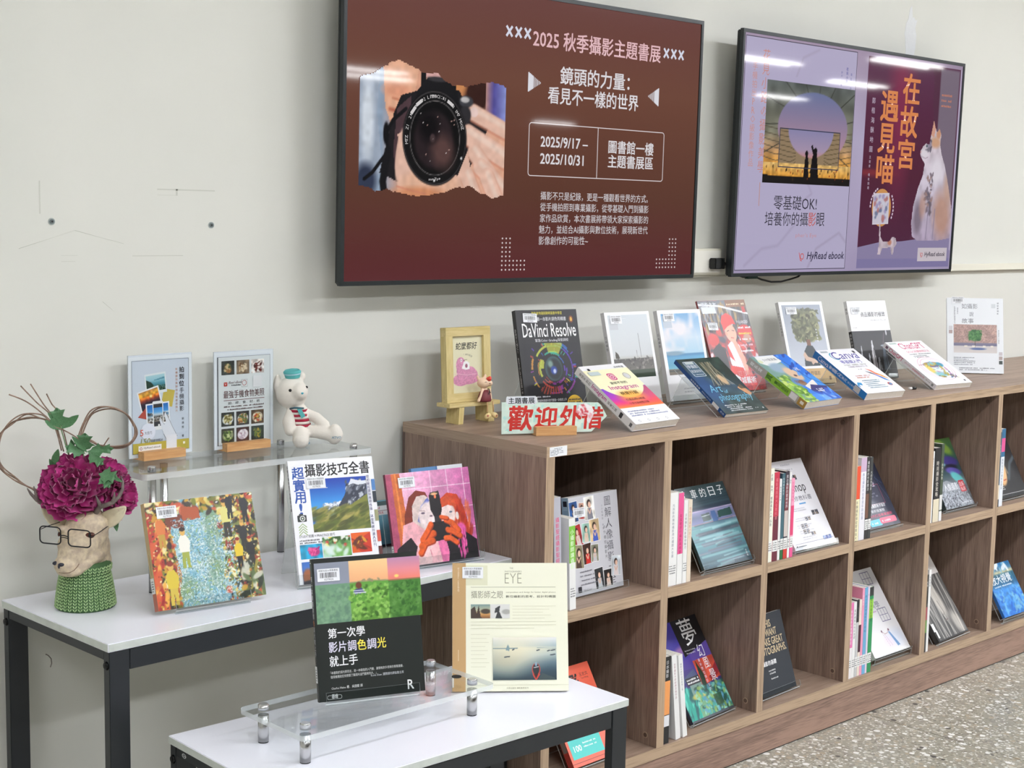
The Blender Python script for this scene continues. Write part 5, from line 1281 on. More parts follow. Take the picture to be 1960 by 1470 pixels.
for pal_, n_, r_ in (([(70, 104, 108), (96, 130, 120)], 900, (.5, .9)), ([(232, 242, 238), (214, 232, 236)], 900, (.5, .95)), ([(110, 170, 206), (150, 200, 214), (150, 180, 110)], 300, (.7, 1.6))): P.spots(n_, 50, 0, 180, 170, r_, pal_, 2.6, a=.8, ang=None)
P.spots(120, 0, 0, 52, 200, (.8, 2.2), wm, 1.5); P.spots(200, 150, 0, 230, 209, (.8, 2.2), wm + [(240, 240, 230)], 1.8)
def man(x, y, k, shirt, pants, hair=(50, 30, 24), ang=0):
    P.poly([(x - 7 * k, y), (x - 6 * k, y + 34 * k), (x + 8 * k, y + 34 * k), (x + 9 * k, y), (x + 3 * k, y), (x + 1 * k, y + 22 * k), (x - 1 * k, y)], pants)
    P.poly([(x - 9 * k, y + 30 * k), (x - 11 * k, y + 52 * k), (x - 5 * k, y + 62 * k), (x + 6 * k, y + 62 * k), (x + 13 * k, y + 50 * k), (x + 10 * k, y + 30 * k)], shirt); P.ell(x, y + 68 * k, 5.5 * k, 7 * k, (222, 176, 90), .15); P.ell(x, y + 73 * k, 6 * k, 4 * k, hair, .15)
man(70, 74, 1.05, (240, 238, 226), (160, 170, 70)); man(166, 124, 1.0, (222, 214, 130), (44, 44, 36)); man(176, 160, .72, (28, 28, 34), (30, 30, 34)); man(208, 150, .8, (30, 32, 34), (26, 26, 30)); man(198, 94, .8, (34, 34, 34), (36, 36, 30), (190, 150, 80)); man(184, 60, .8, (226, 196, 50), (26, 26, 30), (140, 30, 24)); man(210, 60, .8, (30, 30, 30), (40, 40, 36), (150, 40, 30)); man(36, 6, 1.1, (214, 190, 60), (206, 180, 70), (140, 50, 40)); man(26, 118, .9, (214, 120, 60), (190, 150, 60))
P.line([(196, 0), (220, 70)], 6, (150, 140, 60), 2); P.spots(24, 186, 6, 230, 70, (2, 6), [(40, 50, 36), (90, 110, 70), (200, 200, 180)], 2.5)
A = Art(); A.pic(P, 0, 0)
S_ = Art(); S_.rect(0, 0, 17, 209, (206, 184, 140)); S_.rect(6, 70, 3, 40, (170, 150, 110)); S_.rect(0, 0, 17, 40, (186, 110, 90))
book('square book with a colourful crowd on blue paving standing next to the deer vase', -0.8677, 0.1708, T1H + 0.012, -6.0, 18.0, 0.230, 0.209, 0.017, (214, 190, 140), A, S_, bar=(22, 176), call=34)
stand('clear stand under the square crowd book', -0.8677, 0.1708, T1H, T1H + 0.012, -6, 18, 0.230, 0.017, 0.11, side=0.035)

# --- photography technique magazine
A = Art(); A.rect(0, 0, 189, 260, (246, 246, 250))
A.text('攝影技巧全書', 36, 224, 144, 27, (24, 24, 26), 0.03); A.vtext('超實用', 20, 246, 26, (40, 84, 170), 0.035, 1.0); A.text('!', 16, 146, 6, 22, (40, 84, 170), 0.03)
P = Pix(128, 112, 1.1, (30, 110, 210), 41); P.grad([(0, (120, 190, 236)), (.45, (60, 150, 226)), (1, (16, 60, 168))], 20, 112)
P.poly([(0, 44), (18, 44), (30, 54), (42, 60), (52, 56), (66, 62), (80, 44), (80, 20), (0, 20)], (120, 134, 160)); P.spots(60, 24, 40, 72, 60, (1, 3), [(226, 232, 240), (150, 160, 184), (246, 248, 252)], 1.6)
P.poly([(60, 52), (76, 74), (88, 100), (94, 108), (102, 104), (112, 98), (128, 96), (128, 30), (70, 36)], (52, 58, 74)); P.spots(70, 80, 50, 128, 104, (1, 3.5), [(44, 48, 64), (80, 88, 104), (200, 206, 216), (110, 116, 130)], 2, ang=60)
P.poly([(94, 108), (86, 94), (98, 98), (108, 94), (128, 96), (128, 102), (108, 104)], (226, 230, 238)); P.poly([(0, 20), (0, 44), (20, 40), (40, 30), (60, 20)], (70, 96, 130))
P.poly([(0, 0), (0, 14), (30, 26), (60, 40), (90, 54), (128, 74), (128, 0)], (128, 132, 58)); P.spots(150, 0, 0, 128, 50, (1.5, 6), [(150, 146, 66), (96, 110, 46), (180, 166, 90), (76, 84, 40), (60, 66, 36)], 3, ang=24, a=.6)
A.pic(P, 42, 106)
A.rect(36, 222 - 24, 46, 1, WH)
for i in range(4): A.line([(10, 118 - i * 5.5), (19, 126 - i * 5.5), (28, 118 - i * 5.5)], 2.0, (170, 190, 130))
A.rrect(9, 130, 20, 14, 2, (50, 54, 54)); A.rect(13, 143, 9, 4, (50, 54, 54)); A.ell(20, 137, 6, 6, (224, 226, 222)); A.ell(20, 137, 4, 4, (40, 60, 60)); A.ell(20, 137, 2, 2, (220, 226, 210))
A.text('STUDY 知識 × PRACTICE 技巧', 9, 96, 78, 6.5, (50, 50, 60)); A.small(9, 89, 60, 2, 5, 3.2, (90, 90, 96), 4)
P = Pix(48, 30, 1.2, (30, 150, 190), 42); P.noise(.25, 8); P.ell(30, 14, 12, 9, (206, 40, 120), .4); P.spots(26, 20, 8, 40, 22, (1, 3), [(230, 90, 150), (170, 30, 110)], 2); A.pic(P, 8, 52)
P = Pix(62, 42, 1.2, (96, 150, 80), 43); P.noise(.3, 8); P.spots(26, 0, 20, 62, 42, (2, 5), [(206, 70, 60), (240, 220, 90), (240, 240, 236), (46, 80, 30)]); P.spots(22, 0, 0, 62, 22, (3, 8), [(180, 220, 200), (220, 236, 230), (120, 180, 90)], 2, .9); A.pic(P, 58, 52)
P = Pix(44, 42, 1.2, (226, 96, 30), 44); P.poly([(0, 20), (44, 42), (44, 0), (20, 0)], (206, 56, 34)); P.line([(0, 30), (44, 6)], 3, (170, 40, 30)); P.spots(16, 6, 10, 28, 30, (1, 5), [(120, 50, 20), (226, 160, 40), (90, 40, 24)], 3); A.pic(P, 122, 56)
A.small(90, 42, 40, 1, 4, 3, (110, 110, 120), 3); A.rect(8, 34, 150, 3, (70, 130, 170))
P = Pix(24, 46, 1.4, (60, 110, 190), 45); P.ell(12, 14, 12, 18, (160, 96, 60), .4); P.ell(14, 0, 16, 8, (40, 40, 50), .4); A.pic(P, 8, 0); qd(A, 34, 0, 150, 30, 46, [(60, 60, 70), (140, 90, 60), (200, 190, 170)], (90, 100, 110))
A.vtext('從初級起讀到應用性強．以全頁提升達人行列', 174, 220, 6.8, (60, 60, 120), 0.02, 1.14)
for i, (y0, c0) in enumerate(((206, (80, 130, 190)), (180, (40, 50, 60)), (140, (160, 160, 120)), (96, (210, 90, 70)), (62, (90, 40, 40)))): A.rect(181, y0 - 20, 8, 24, c0)
S_ = Art(); S_.rect(0, 0, 10, 260, (238, 238, 242)); S_.vtext('超實用攝影技巧全書從初級', 5, 250, 7.5, (40, 40, 50), 0.03, 1.08); S_.vtext('從初級到應用性強', 5, 120, 4.5, (90, 90, 96), 0, 1.1)
book('tall magazine with a blue sky mountain photo in a clear stand on the left table', -0.5395, 0.1720, T1H + 0.010, -16.5, 18.8, 0.189, 0.260, 0.010, (244, 244, 248), A, S_, bar=(36, 199, 0), name='magazine', cat='magazine')
stand('clear stand holding the mountain magazine', -0.5395, 0.1720, T1H, T1H + 0.010, -16.5, 18.8, 0.189, 0.010, 0.20, lip=0.02, side=-0.004)

# --- pink photo book with two women and a camera
P = Pix(217, 205, 1.1, (232, 170, 200), 51); P.grad([(0, (244, 200, 220)), (1, (206, 110, 170))], ax='x'); P.noise(.08, 40)
for yv in (70, 118, 168): P.line([(34, yv), (217, yv)], 1.4, (250, 226, 240), .8)
for xv in (70, 113, 156, 199): P.line([(xv, 60), (xv, 205)], 1.4, (250, 226, 240), .8)
P.poly([(0, 0), (0, 205), (14, 205), (18, 0)], (176, 80, 110)); P.poly([(14, 205), (36, 205), (46, 0), (18, 0)], (206, 106, 56)); P.line([(24, 205), (28, 60)], 4, (230, 140, 70), 2)
P.poly([(30, 40), (36, 110), (52, 150), (72, 164), (96, 158), (112, 120), (108, 60), (80, 20), (30, 20)], (130, 50, 34)); P.poly([(52, 60), (58, 130), (72, 150), (92, 152), (108, 140), (112, 70), (80, 40)], (226, 206, 200)); P.poly([(68, 96), (80, 128), (100, 146), (104, 138), (84, 116), (74, 90)], (112, 120, 196))
P.ell(94, 106, 22, 30, (244, 226, 226), .2, -12); P.ell(84, 112, 5, 2.2, (110, 90, 110), .5); P.ell(104, 104, 4, 2, (120, 96, 110), .5); P.line([(76, 118), (90, 116)], 1.2, (150, 110, 110)); P.ell(100, 86, 4, 2, (220, 130, 140), .5)
P.poly([(124, 60), (120, 110), (130, 138), (152, 152), (178, 146), (192, 116), (204, 50), (214, 30), (150, 20)], (206, 70, 40)); P.spots(40, 170, 30, 208, 120, (1.5, 4), [(236, 110, 60), (170, 40, 26)], 5, ang=80, a=.7)
P.ell(148, 104, 20, 26, (246, 222, 218), .2); P.poly([(126, 118), (132, 136), (150, 146), (170, 134), (172, 118), (150, 124)], (214, 84, 46)); P.ell(156, 108, 4, 2, (90, 100, 120), .5); P.ell(172, 98, 4, 9, (250, 236, 232), .2)
P.poly([(20, 40), (30, 90), (56, 96), (90, 70), (120, 40), (128, 0), (40, 0)], (240, 176, 186)); P.poly([(60, 40), (84, 70), (108, 78), (112, 60), (120, 44), (110, 0), (60, 0)], (244, 206, 206)); P.line([(88, 40), (116, 52)], 2, (60, 30, 40)); P.line([(92, 30), (96, 0)], 2, (214, 120, 140))
P.poly([(0, 0), (8, 40), (46, 62), (60, 40), (44, 0)], (34, 28, 34)); P.poly([(126, 0), (136, 50), (176, 70), (217, 40), (217, 0)], (30, 26, 32)); P.ell(178, 66, 13, 16, (230, 96, 170), .4); P.spots(34, 166, 10, 190, 66, (1.2, 2.6), [(240, 110, 180), (206, 60, 140)], 4, ang=86)
P.poly([(104, 0), (112, 60), (132, 66), (140, 20), (136, 0)], (236, 120, 170)); P.poly([(92, 0), (98, 52), (112, 56), (120, 0)], (246, 190, 196))
bk = (36, 32, 36)
P.poly([(104, 150), (132, 152), (134, 116), (128, 100), (112, 100), (104, 118)], bk); P.poly([(106, 150), (108, 156), (130, 158), (132, 152)], (60, 52, 50)); P.ell(118, 152, 9, 2.6, (240, 190, 140), .2); P.ell(120, 146, 3, 4.5, (240, 130, 90), .3); P.poly([(112, 102), (128, 102), (128, 88), (112, 88)], (50, 46, 50)); P.poly([(98, 90), (142, 90), (150, 76), (146, 50), (106, 46), (92, 60)], bk)
for pts, w_ in (([(70, 40), (84, 58), (104, 66)], 15), ([(74, 54), (90, 72), (100, 86)], 13), ([(66, 26), (80, 46), (100, 50)], 14), ([(170, 66), (156, 84), (140, 92)], 13), ([(172, 54), (154, 66), (142, 70)], 13), ([(162, 40), (146, 52), (134, 52)], 12), ([(128, 100), (144, 96)], 9)):
    P.line([(x_ + 1.5, y_ - 2) for x_, y_ in pts], w_, (160, 50, 24), 2); P.line(pts, w_ - 1.5, (226, 96, 40), 2)
P.noise(.07, 9); P.noise(.05, 3)
A = Art(); A.pic(P, 0, 0)
S_ = Art(); S_.rect(0, 0, 8, 205, (120, 46, 70))
book('square pink book with two women and a camera near the bookshelf end panel', -0.2938, 0.1603, T1H + 0.010, -8.3, 15.2, 0.217, 0.205, 0.009, (170, 70, 100), A, S_, bar=(30, 172), call=18)
stand('clear stand holding the pink square book', -0.2938, 0.1603, T1H, T1H + 0.010, -8.3, 15.2, 0.217, 0.009, 0.12, lip=0.016, side=-0.012, prop=False)
A = Art(); A.rect(0, 0, 190, 196, (70, 120, 176)); A.rect(96, 186, 94, 10, (236, 240, 246)); qd(A, 0, 0, 90, 196, 5, [(60, 120, 180), (230, 236, 240), (60, 80, 100)], (90, 140, 190))
book('blue and white book peeking over the top edge of the pink book', -0.1894, 0.1945, T1H + 0.0031, -7.1, 15.6, 0.139, 0.2100, 0.010, (80, 124, 176), A, asz=(190, 196))
A = Art(); A.rect(0, 0, 150, 108, (120, 176, 196)); P = Pix(150, 74, 1.6, (110, 170, 192), 7); P.noise(.12, 10); P.grad([(0, (86, 140, 160)), (1, (132, 186, 204))]); A.pic(P, 0, 0); A.rect(0, 74, 150, 30, (232, 236, 236)); A.rect(0, 84, 150, 1, (120, 60, 70)); A.text('ADV NOVA', 4, 76, 44, 7, (196, 40, 60), 0.02, sh=.2); A.text('travel', 4, 88, 34, 6, (196, 60, 70), 0.02, sh=.2); A.rect(0, 96, 150, 10, (90, 110, 110)); A.rect(0, 0, 150, 5, (26, 30, 40))
book('low sea-blue booklet showing between the mountain magazine and the pink book', -0.205, 0.375, T1H + 0.0023, -6, 9, 0.170, 0.108, 0.012, (96, 120, 124), A, name='booklet')

# --- black colour grading book on the low riser
A = Art(); A.rect(0, 0, 192, 244, (38, 42, 40)); A.text('GOTOP', 12, 227, 22, 6, (236, 236, 236), 0.03, sp=1.1)
P = Pix(192, 104, 1.15, (90, 150, 60), 61); n1 = P.nfield(8)
P.grad([(0, (96, 140, 62)), (.5, (120, 176, 76)), (1, (100, 160, 70))], 0, 66); P.spots(500, 0, 0, 192, 60, (1, 3.4), [(70, 116, 44), (140, 190, 90), (96, 150, 60), (54, 92, 40), (160, 206, 110)], 1.6, a=.7)
P.grad([(0, (238, 176, 130)), (1, (250, 206, 150))], 66, 104); P.grad([(0, (236, 130, 110)), (.5, (226, 140, 150)), (1, (190, 140, 176))], 64, 104, 'y', (P.X > 132).astype(float)); P.ell(148, 72, 4, 2.6, (255, 214, 120), .5); P.line([(60, 66), (92, 68), (132, 66)], 2, (150, 150, 110)); P.spots(8, 86, 66, 120, 70, (1, 2), [(150, 140, 110)], 2)
m = (P.X > 132) & (P.Y < 66); P.mix(m * .45, (40, 90, 44)); m = (P.X < 62); P.mix(m * .68, (118, 150, 148)); P.mix((m & (P.Y > 66)) * .8, (140, 146, 170))
P.poly([(66, 44), (70, 54), (84, 56), (90, 44)], (66, 70, 130)); P.line([(68, 48), (90, 48)], 1.6, (220, 224, 236)); P.line([(68, 52), (88, 52)], 1.2, (220, 224, 236)); P.ell(78, 61, 5.5, 6, (110, 66, 50), .2); P.spots(60, 60, 34, 98, 46, (1, 3), [(90, 150, 60), (140, 190, 90)])
A.pic(P, 4, 132)
wt = (240, 240, 242)
A.text('第一次學', 22, 106, 66, 17, wt, 0.02); A.text('影片調', 22, 82, 49, 18, (226, 222, 240), 0.02); A.text('色', 73, 82, 16, 18, (250, 230, 90), 0.02); A.text('調', 91, 82, 16, 18, (226, 222, 240), 0.02); A.text('光', 109, 82, 16, 18, (250, 230, 90), 0.02); A.text('就上手', 22, 58, 50, 18, wt, 0.02)
A.text('「本書對於調光師而言，是一本極佳的入門書，裏頭有許多很棒的專業建議，', 22, 45, 132, 5, (214, 216, 214), 0.01, 1); A.text('值得推薦給任何想要了解調光這門藝術的人。」', 22, 38, 82, 5, (214, 216, 214), 0.01, 1); A.text('Kevin Shaw, 國際調光師協會主席', 94, 34, 60, 5, (206, 210, 214), 0.01, 1)
A.text('Charles Haine 著．吳國慶 譯', 22, 19, 56, 5, (220, 222, 220), 0.01, 1); A.text('R', 160, 6, 11, 16, (240, 240, 240), 0.02); A.rrect(14, 3, 26, 7, 3, (206, 208, 206)); A.rrect(14.6, 3.6, 24.8, 5.8, 2.6, (38, 42, 40)); A.text('碁峰', 22, 4, 11, 8, (240, 240, 240), 0.03)
S_ = Art(); S_.rect(0, 0, 12, 244, (26, 28, 30)); S_.rect(1, 236, 6, 2, wt); S_.vtext('第一次學影片調', 6, 214, 9.5, (226, 226, 230), 0.02, 1.12); S_.vtext('色', 6, 139, 9.5, (230, 150, 110), 0.02); S_.vtext('調光就上手', 6, 128, 9.5, (226, 226, 230), 0.02, 1.1); S_.vtext('CHARLES', 6, 70, 4, (150, 150, 150), 0, 1.1)
book('black book with a green meadow photo standing on the low acrylic riser', -0.7495, -0.1869, 0.5395, -20.3, 13.2, 0.202, 0.257, 0.012, (38, 42, 40), A, S_, bar=(9, 215), call=34, asz=(192, 244))
stand('clear stand on the low riser holding the black book', -0.7495, -0.1869, 0.5302, 0.5395, -20.3, 13.2, 0.202, 0.012, 0.15, lip=0.016, side=0.012, prop=False)
# --- cream book standing on the front table
A = Art(); A.rect(0, 0, 233, 255, (242, 242, 220)); A.rect(0, 0, 27, 255, (196, 158, 104)); A.rect(47 - 20, 230 - 20, 44, 40, (226, 226, 196))
A.vtext('MICHAEL FREEMAN', 12, 246, 4, (236, 222, 190), 0.02, .8); A.rect(11.5, 60, 1, 22, (230, 214, 180))
g = (146, 146, 120); A.text('THE', 116, 243, 7, 3, g); A.text("PHOTOGRAPHER'S", 106, 236, 34, 3.4, g); A.text('EYE', 106, 214, 34, 20, g, -0.02)
A.rect(37, 206, 172, .7, g); A.text('攝影師之眼', 38, 184, 64, 15, (120, 118, 96), -0.008); A.text('composition and design for better digital photos', 108, 194, 101, 3.6, (150, 150, 124)); A.text('數位攝影的思考、設計和構圖', 108, 185, 101, 5, (90, 90, 76), 0.01)
P = Pix(39, 28, 1.0, (150, 170, 160), 71); P.grad([(0, (120, 76, 40)), (.3, (206, 150, 80)), (.5, (196, 190, 150)), (1, (120, 150, 150))]); P.poly([(0, 0), (0, 18), (8, 24), (12, 10), (16, 26), (20, 4), (24, 0)], (60, 40, 26)); P.ell(30, 14, 10, 5, (60, 50, 34), .4); A.pic(P, 37, 144)
P = Pix(39, 28, 1.0, (220, 220, 216), 72); P.poly([(10, 0), (14, 12), (8, 10), (10, 20), (20, 26), (18, 14), (24, 0)], (50, 52, 54)); P.ell(32, 13, 9, 5, (170, 170, 164), .4); A.pic(P, 76.5, 144)
for i in range(5): A.rect(121, 168 - i * 6, 88 - (i * 13) % 29, .5, (206, 204, 176))
for i in range(3): A.rect(37, 137 - i * 6.5, 172 - (44 if i == 2 else 0), .6, (200, 198, 170))
for i in range(9): A.rect(37, 112 - i * 8, 38 - (i * 7) % 12, .6, (206, 204, 176))
P = Pix(130, 84, 1.1, (190, 204, 200), 73); P.grad([(0, (46, 64, 72)), (.3, (100, 130, 144)), (.6, (176, 192, 190)), (.74, (206, 212, 196)), (.8, (170, 190, 194)), (1, (240, 240, 238))])
P.ell(44, 60, 50, 34, (240, 232, 200), 1.4, a=.75); P.ell(20, 34, 40, 20, (196, 186, 150), 1.5, a=.5); P.ell(120, 8, 50, 26, (30, 50, 64), 1.3, a=.6); P.line([(0, 62), (28, 62), (50, 62.5)], 1.6, (100, 130, 140), 1); P.poly([(26, 59), (29, 67), (31, 70), (35, 62), (33, 57)], (130, 156, 160)); P.line([(90, 63), (130, 62)], .8, (130, 156, 164))
for x_, y_, w_ in ((24, 45, 10), (90, 58, 5), (112, 57, 4), (119, 58, 8), (118, 49, 9), (40, 59, 3)): P.line([(x_, y_), (x_ + w_, y_ + 1.2)], 2.2, (52, 66, 76), .8)
P.ell(88, 20, 8.5, 13, (206, 70, 56), .1); P.ell(88, 21, 6.8, 11, (34, 44, 50), .15); P.poly([(80, 12), (88, -2), (97, 12)], (206, 70, 56)); P.poly([(83, 12), (88, 2), (93, 12)], (60, 30, 30)); P.poly([(92, 0), (100, 14), (126, 4), (130, 0)], (70, 84, 84), .8); P.line([(84, 24), (93, 26)], 1.4, (220, 220, 220)); P.ell(88, 31, 2.4, 4, (140, 170, 190), .4)
A.pic(P, 81, 22, 128, 84)
A.rect(27, 12, 206, .6, (206, 204, 176)); A.text('大家出版社 攝影教學系列', 108, 4.5, 44, 3.6, (150, 148, 120)); A.small(37, 26, 26, 2, 5, 2, (206, 200, 180), 3); A.rect(0, 8, 3, 20, (236, 236, 230))
book('cream square-ish book with a tan spine strip and a boat photo on the front table', -0.3959, -0.1454, T2H + 0.0037, -38.9, 18.1, 0.233, 0.252, 0.0110, (242, 242, 222), A, None, bar=(20, 224), rough=0.5)

CT = H
# --- back row on top of the bookshelf
A = Art(); A.rect(0, 0, 170, 230, (34, 34, 38)); yl = (236, 222, 60)
A.text('製作者特選超聰明選書中學習', 44, 219, 84, 7, yl, 0.02, 1); A.text('我的第一本影片調色剪輯書', 40, 205, 98, 9, (236, 236, 240), 0.01, 1)
A.ell(152, 208, 6, 8, (120, 60, 40)); A.ell(152, 208, 3, 5, (226, 180, 80)); A.text('DaVinci Resolve', 14, 170, 148, 30, (250, 250, 250), 0.012, 2); A.text('緊急Color Grading深度調校', 46, 158, 92, 8, (230, 230, 236), 0.01, 1)
P = Pix(150, 112, 1.3, (30, 30, 36), 81)
rr_ = np.hypot(P.X - 78, P.Y - 56); aa = np.degrees(np.arctan2(P.Y - 56, P.X - 78)) % 360
cols = [(96, 60, 180), (60, 110, 200), (60, 180, 150), (210, 220, 80), (220, 150, 60), (200, 70, 60), (150, 60, 160)]
for i in range(34):
    a0 = P.rng.uniform(0, 360); a1 = a0 + P.rng.uniform(15, 60); r0 = P.rng.uniform(26, 62); wd_ = P.rng.uniform(.8, 3.4); m = (((aa - a0) % 360) < (a1 - a0)) & (abs(rr_ - r0) < wd_)
    c_ = cols[int((a0 / 360) * 7 + 1) % 7]; P.mix(m * .8, c_)
for i in range(40): m = (abs(rr_ - P.rng.uniform(40, 68)) < 4) & (((aa - P.rng.uniform(0, 360)) % 360) < 2.4); P.mix(m * .8, cols[i % 7])
P.mix(((((aa - 60) % 360) < 46) & (rr_ > 36) & (rr_ < 62)) * .7, (200, 206, 60)); P.mix(((((aa - 230) % 360) < 60) & (rr_ > 40) & (rr_ < 64) & (np.sin(aa * .8) > 0)) * .8, (176, 70, 50))
P.ell(78, 56, 27, 30, (24, 28, 32), .06); P.ell(78, 56, 24, 27, (56, 84, 88), .1); P.ell(80, 54, 20, 23, (26, 34, 40), .3); P.ell(70, 66, 7, 8, (120, 150, 140), .8); P.ell(78, 52, 9, 9, (40, 70, 160), .5); P.ell(80, 50, 4, 5, (190, 200, 226), .5)
A.pic(P, 10, 44); A.small(20, 38, 70, 1, 4, 3, (200, 200, 206), 3); A.text('全面的調色與調光技巧整理一次徹底上手', 24, 28, 90, 6, (226, 226, 230), 0.0, 1); A.text('實戰篇影片的色彩教程', 14, 12, 92, 12, (240, 226, 60), 0.02, 1); A.rect(0, 0, 120, 8, (240, 226, 60)); A.ell(136, 18, 22, 22, (240, 196, 40))
for i in range(4): A.small(120, 28 - i * 6, 32, 1, 5, 4, (60, 50, 30), i, False)
S_ = Art(); S_.rect(0, 0, 16, 230, (26, 26, 28)); S_.vtext('DAVINCI', 8, 190, 8, (236, 236, 236), 0.02, .95); S_.vtext('RESOLVE我的第一本', 8, 128, 7, (226, 226, 230), 0.02, .95); S_.rect(3, 8, 10, 10, (236, 210, 60))
book('black book with a colourful lens ring in the back row, beside the easel bench', 0.2683, 0.3427, CT + 0.010, -11.1, 14.1, 0.187, 0.269, 0.016, (30, 30, 34), A, S_, bar=(20, 238, 3), asz=(170, 230))
stand('clear stand under the black lens book', 0.2683, 0.3427, CT, CT + 0.010, -11.1, 14.1, 0.187, 0.016, 0.14)

A = Art(); A.rect(0, 0, 167, 254, (246, 246, 248))
P = Pix(148, 172, 1.3, (212, 220, 226), 82); P.grad([(0, (40, 56, 40)), (.12, (60, 74, 56)), (.13, (110, 106, 100)), (.30, (86, 84, 80)), (.31, (190, 190, 186)), (.36, (206, 210, 212)), (1, (210, 218, 224))]); P.spots(60, 0, 22, 148, 54, (1, 3), [(70, 68, 64), (140, 136, 130), (100, 96, 92)], 2); P.line([(104, 55), (104, 120)], 1.1, (40, 40, 44), .6); P.line([(90, 55), (89, 74)], .9, (60, 60, 60)); P.poly([(8, 54), (10, 74), (20, 66), (24, 54)], (70, 66, 56)); A.pic(P, 10, 74); A.rect(30, 236, 46, .5, WH)
A.rect(14, 206, 30, 30, (196, 200, 206))
S_ = Art(); S_.rect(0, 0, 14, 254, (222, 222, 224)); S_.vtext('日系攝影', 7, 190, 8, (90, 94, 100), 0, 1.3)
book('white photo book with a grey pier, pole and pale sky in the back row', 0.5933, 0.3319, CT + 0.010, -3.7, 14.8, 0.167, 0.254, 0.014, (246, 246, 248), A, S_, bar=(18, 222))
stand('clear stand under the grey pier book', 0.5933, 0.3319, CT, CT + 0.010, -3.7, 14.8, 0.167, 0.014, 0.13)

A = Art(); A.rect(0, 0, 170, 254, (246, 246, 248))
P = Pix(148, 172, 1.3, (120, 170, 210), 83); P.grad([(0, (120, 110, 96)), (.09, (130, 122, 104)), (.1, (110, 180, 200)), (.16, (90, 160, 190)), (.28, (90, 160, 200)), (.33, (70, 130, 176)), (.35, (170, 206, 226)), (.6, (196, 216, 232)), (1, (120, 170, 214))]); 
cl = P.nfield(40) * .7 + P.nfield(16) * .4; P.mix(np.clip((cl - .5) * 3, 0, .9) * (P.Y > 66), (236, 230, 234)); P.ell(30, 60, 36, 6, (130, 160, 180), .6); P.line([(92, 14), (92, 36), (98, 36), (98, 14)], 1.4, (226, 226, 226)); P.line([(100, 14), (100, 38), (106, 38), (106, 14)], 1.4, (226, 226, 226)); P.poly([(0, 14), (60, 15), (148, 26), (148, 12), (0, 8)], (90, 92, 84)); A.pic(P, 12, 72)
A.small(60, 30, 60, 2, 9, 5, (190, 190, 196), 4); A.rect(16, 204, 34, 34, (190, 200, 212))
book('white photo book with blue sea and clouds in the back row', 0.7966, 0.3234, CT + 0.010, -4.2, 14.9, 0.170, 0.254, 0.015, (246, 246, 248), A, S_, bar=(20, 222))
stand('clear stand under the blue sea book', 0.7966, 0.3234, CT, CT + 0.010, -4.2, 14.9, 0.170, 0.015, 0.13)

P = Pix(210, 280, 1.5, (150, 60, 60), 84); P.spots(260, 0, 0, 210, 280, (3, 11), [(190, 40, 40), (40, 34, 44), (226, 214, 220), (120, 90, 100), (214, 70, 60), (60, 60, 76), (180, 60, 66)], 1.5); P.poly([(0, 220), (210, 196), (210, 280), (0, 280)], (110, 112, 118)); P.spots(120, 0, 190, 210, 262, (2, 7), [(70, 66, 70), (150, 150, 156), (90, 70, 50), (50, 50, 56), (170, 140, 90)], 3, ang=85)
P.line([(0, 268), (90, 262), (210, 236)], 6, (236, 240, 246), 2); P.ell(30, 160, 24, 18, (206, 44, 40), .2); P.poly([(20, 60), (16, 130), (50, 150), (70, 120), (70, 40)], (34, 30, 34)); P.ell(176, 180, 32, 22, (206, 44, 44), .2); P.ell(180, 160, 18, 14, (190, 140, 120), .3)
P.poly([(90, 30), (80, 90), (84, 140), (110, 158), (136, 140), (146, 80), (150, 20)], (232, 226, 232)); P.poly([(78, 110), (82, 150), (92, 120), (100, 90)], (214, 60, 60)); P.poly([(110, 150), (126, 154), (148, 100), (150, 20), (176, -0), (150, 0), (136, 40), (128, 90)], (226, 170, 150)); P.poly([(72, 60), (76, 80), (128, 70), (132, 48), (110, 40)], (214, 50, 44)); P.poly([(96, 0), (100, 40), (160, 52), (176, 0)], (220, 70, 70), .8)
P.ell(112, 178, 24, 28, (236, 180, 156), .12, 8); P.poly([(84, 186), (80, 212), (90, 232), (112, 240), (134, 230), (142, 204), (128, 206), (104, 198)], (222, 46, 36)); P.line([(98, 184), (106, 186)], 2, (60, 40, 40)); P.line([(120, 186), (128, 184)], 2, (60, 40, 40)); P.line([(108, 164), (120, 162)], 2, (190, 60, 60)); P.ell(92, 176, 5, 7, (222, 160, 136), .2)
A = Art(); A.pic(P, 0, 0); A.rect(120, 258, 90, 22, (130, 84, 50)); A.small(124, 264, 80, 1, 6, 6, (226, 206, 170), 3, False, 7); A.rect(188, 240, 14, 18, (190, 60, 56)); A.text('POLARIZED', 150, 206, 50, 9, (236, 230, 236), 0.02, 1)
for i in range(5): A.small(150 - i * 3, 190 - i * 18, 56, 1, 8, 6, [(240, 240, 244), (236, 220, 90), (240, 240, 244), (240, 200, 210), (240, 240, 244)][i], 10 + i, False)
A.text('舊城藝術', 86, 22, 84, 20, (240, 240, 244), 0.02, 1); A.text('遊樂趣', 96, 46, 66, 16, (226, 120, 120), 0.02, 1); A.rect(10, 240, 60, 20, (214, 222, 228)); A.text('攝影之友', 12, 260, 66, 14, (226, 230, 236), 0.02, 1)
book('glossy magazine with a person in a red hat, tallest of the back row', 1.0644, 0.3651, CT + 0.010, -2.5, 21.5, 0.210, 0.280, 0.007, (150, 70, 70), A, None, bar=(18, 190, 3), name='magazine', cat='magazine')
stand('clear stand under the red hat magazine', 1.0644, 0.3651, CT, CT + 0.010, -2.5, 21.5, 0.210, 0.007, 0.13)

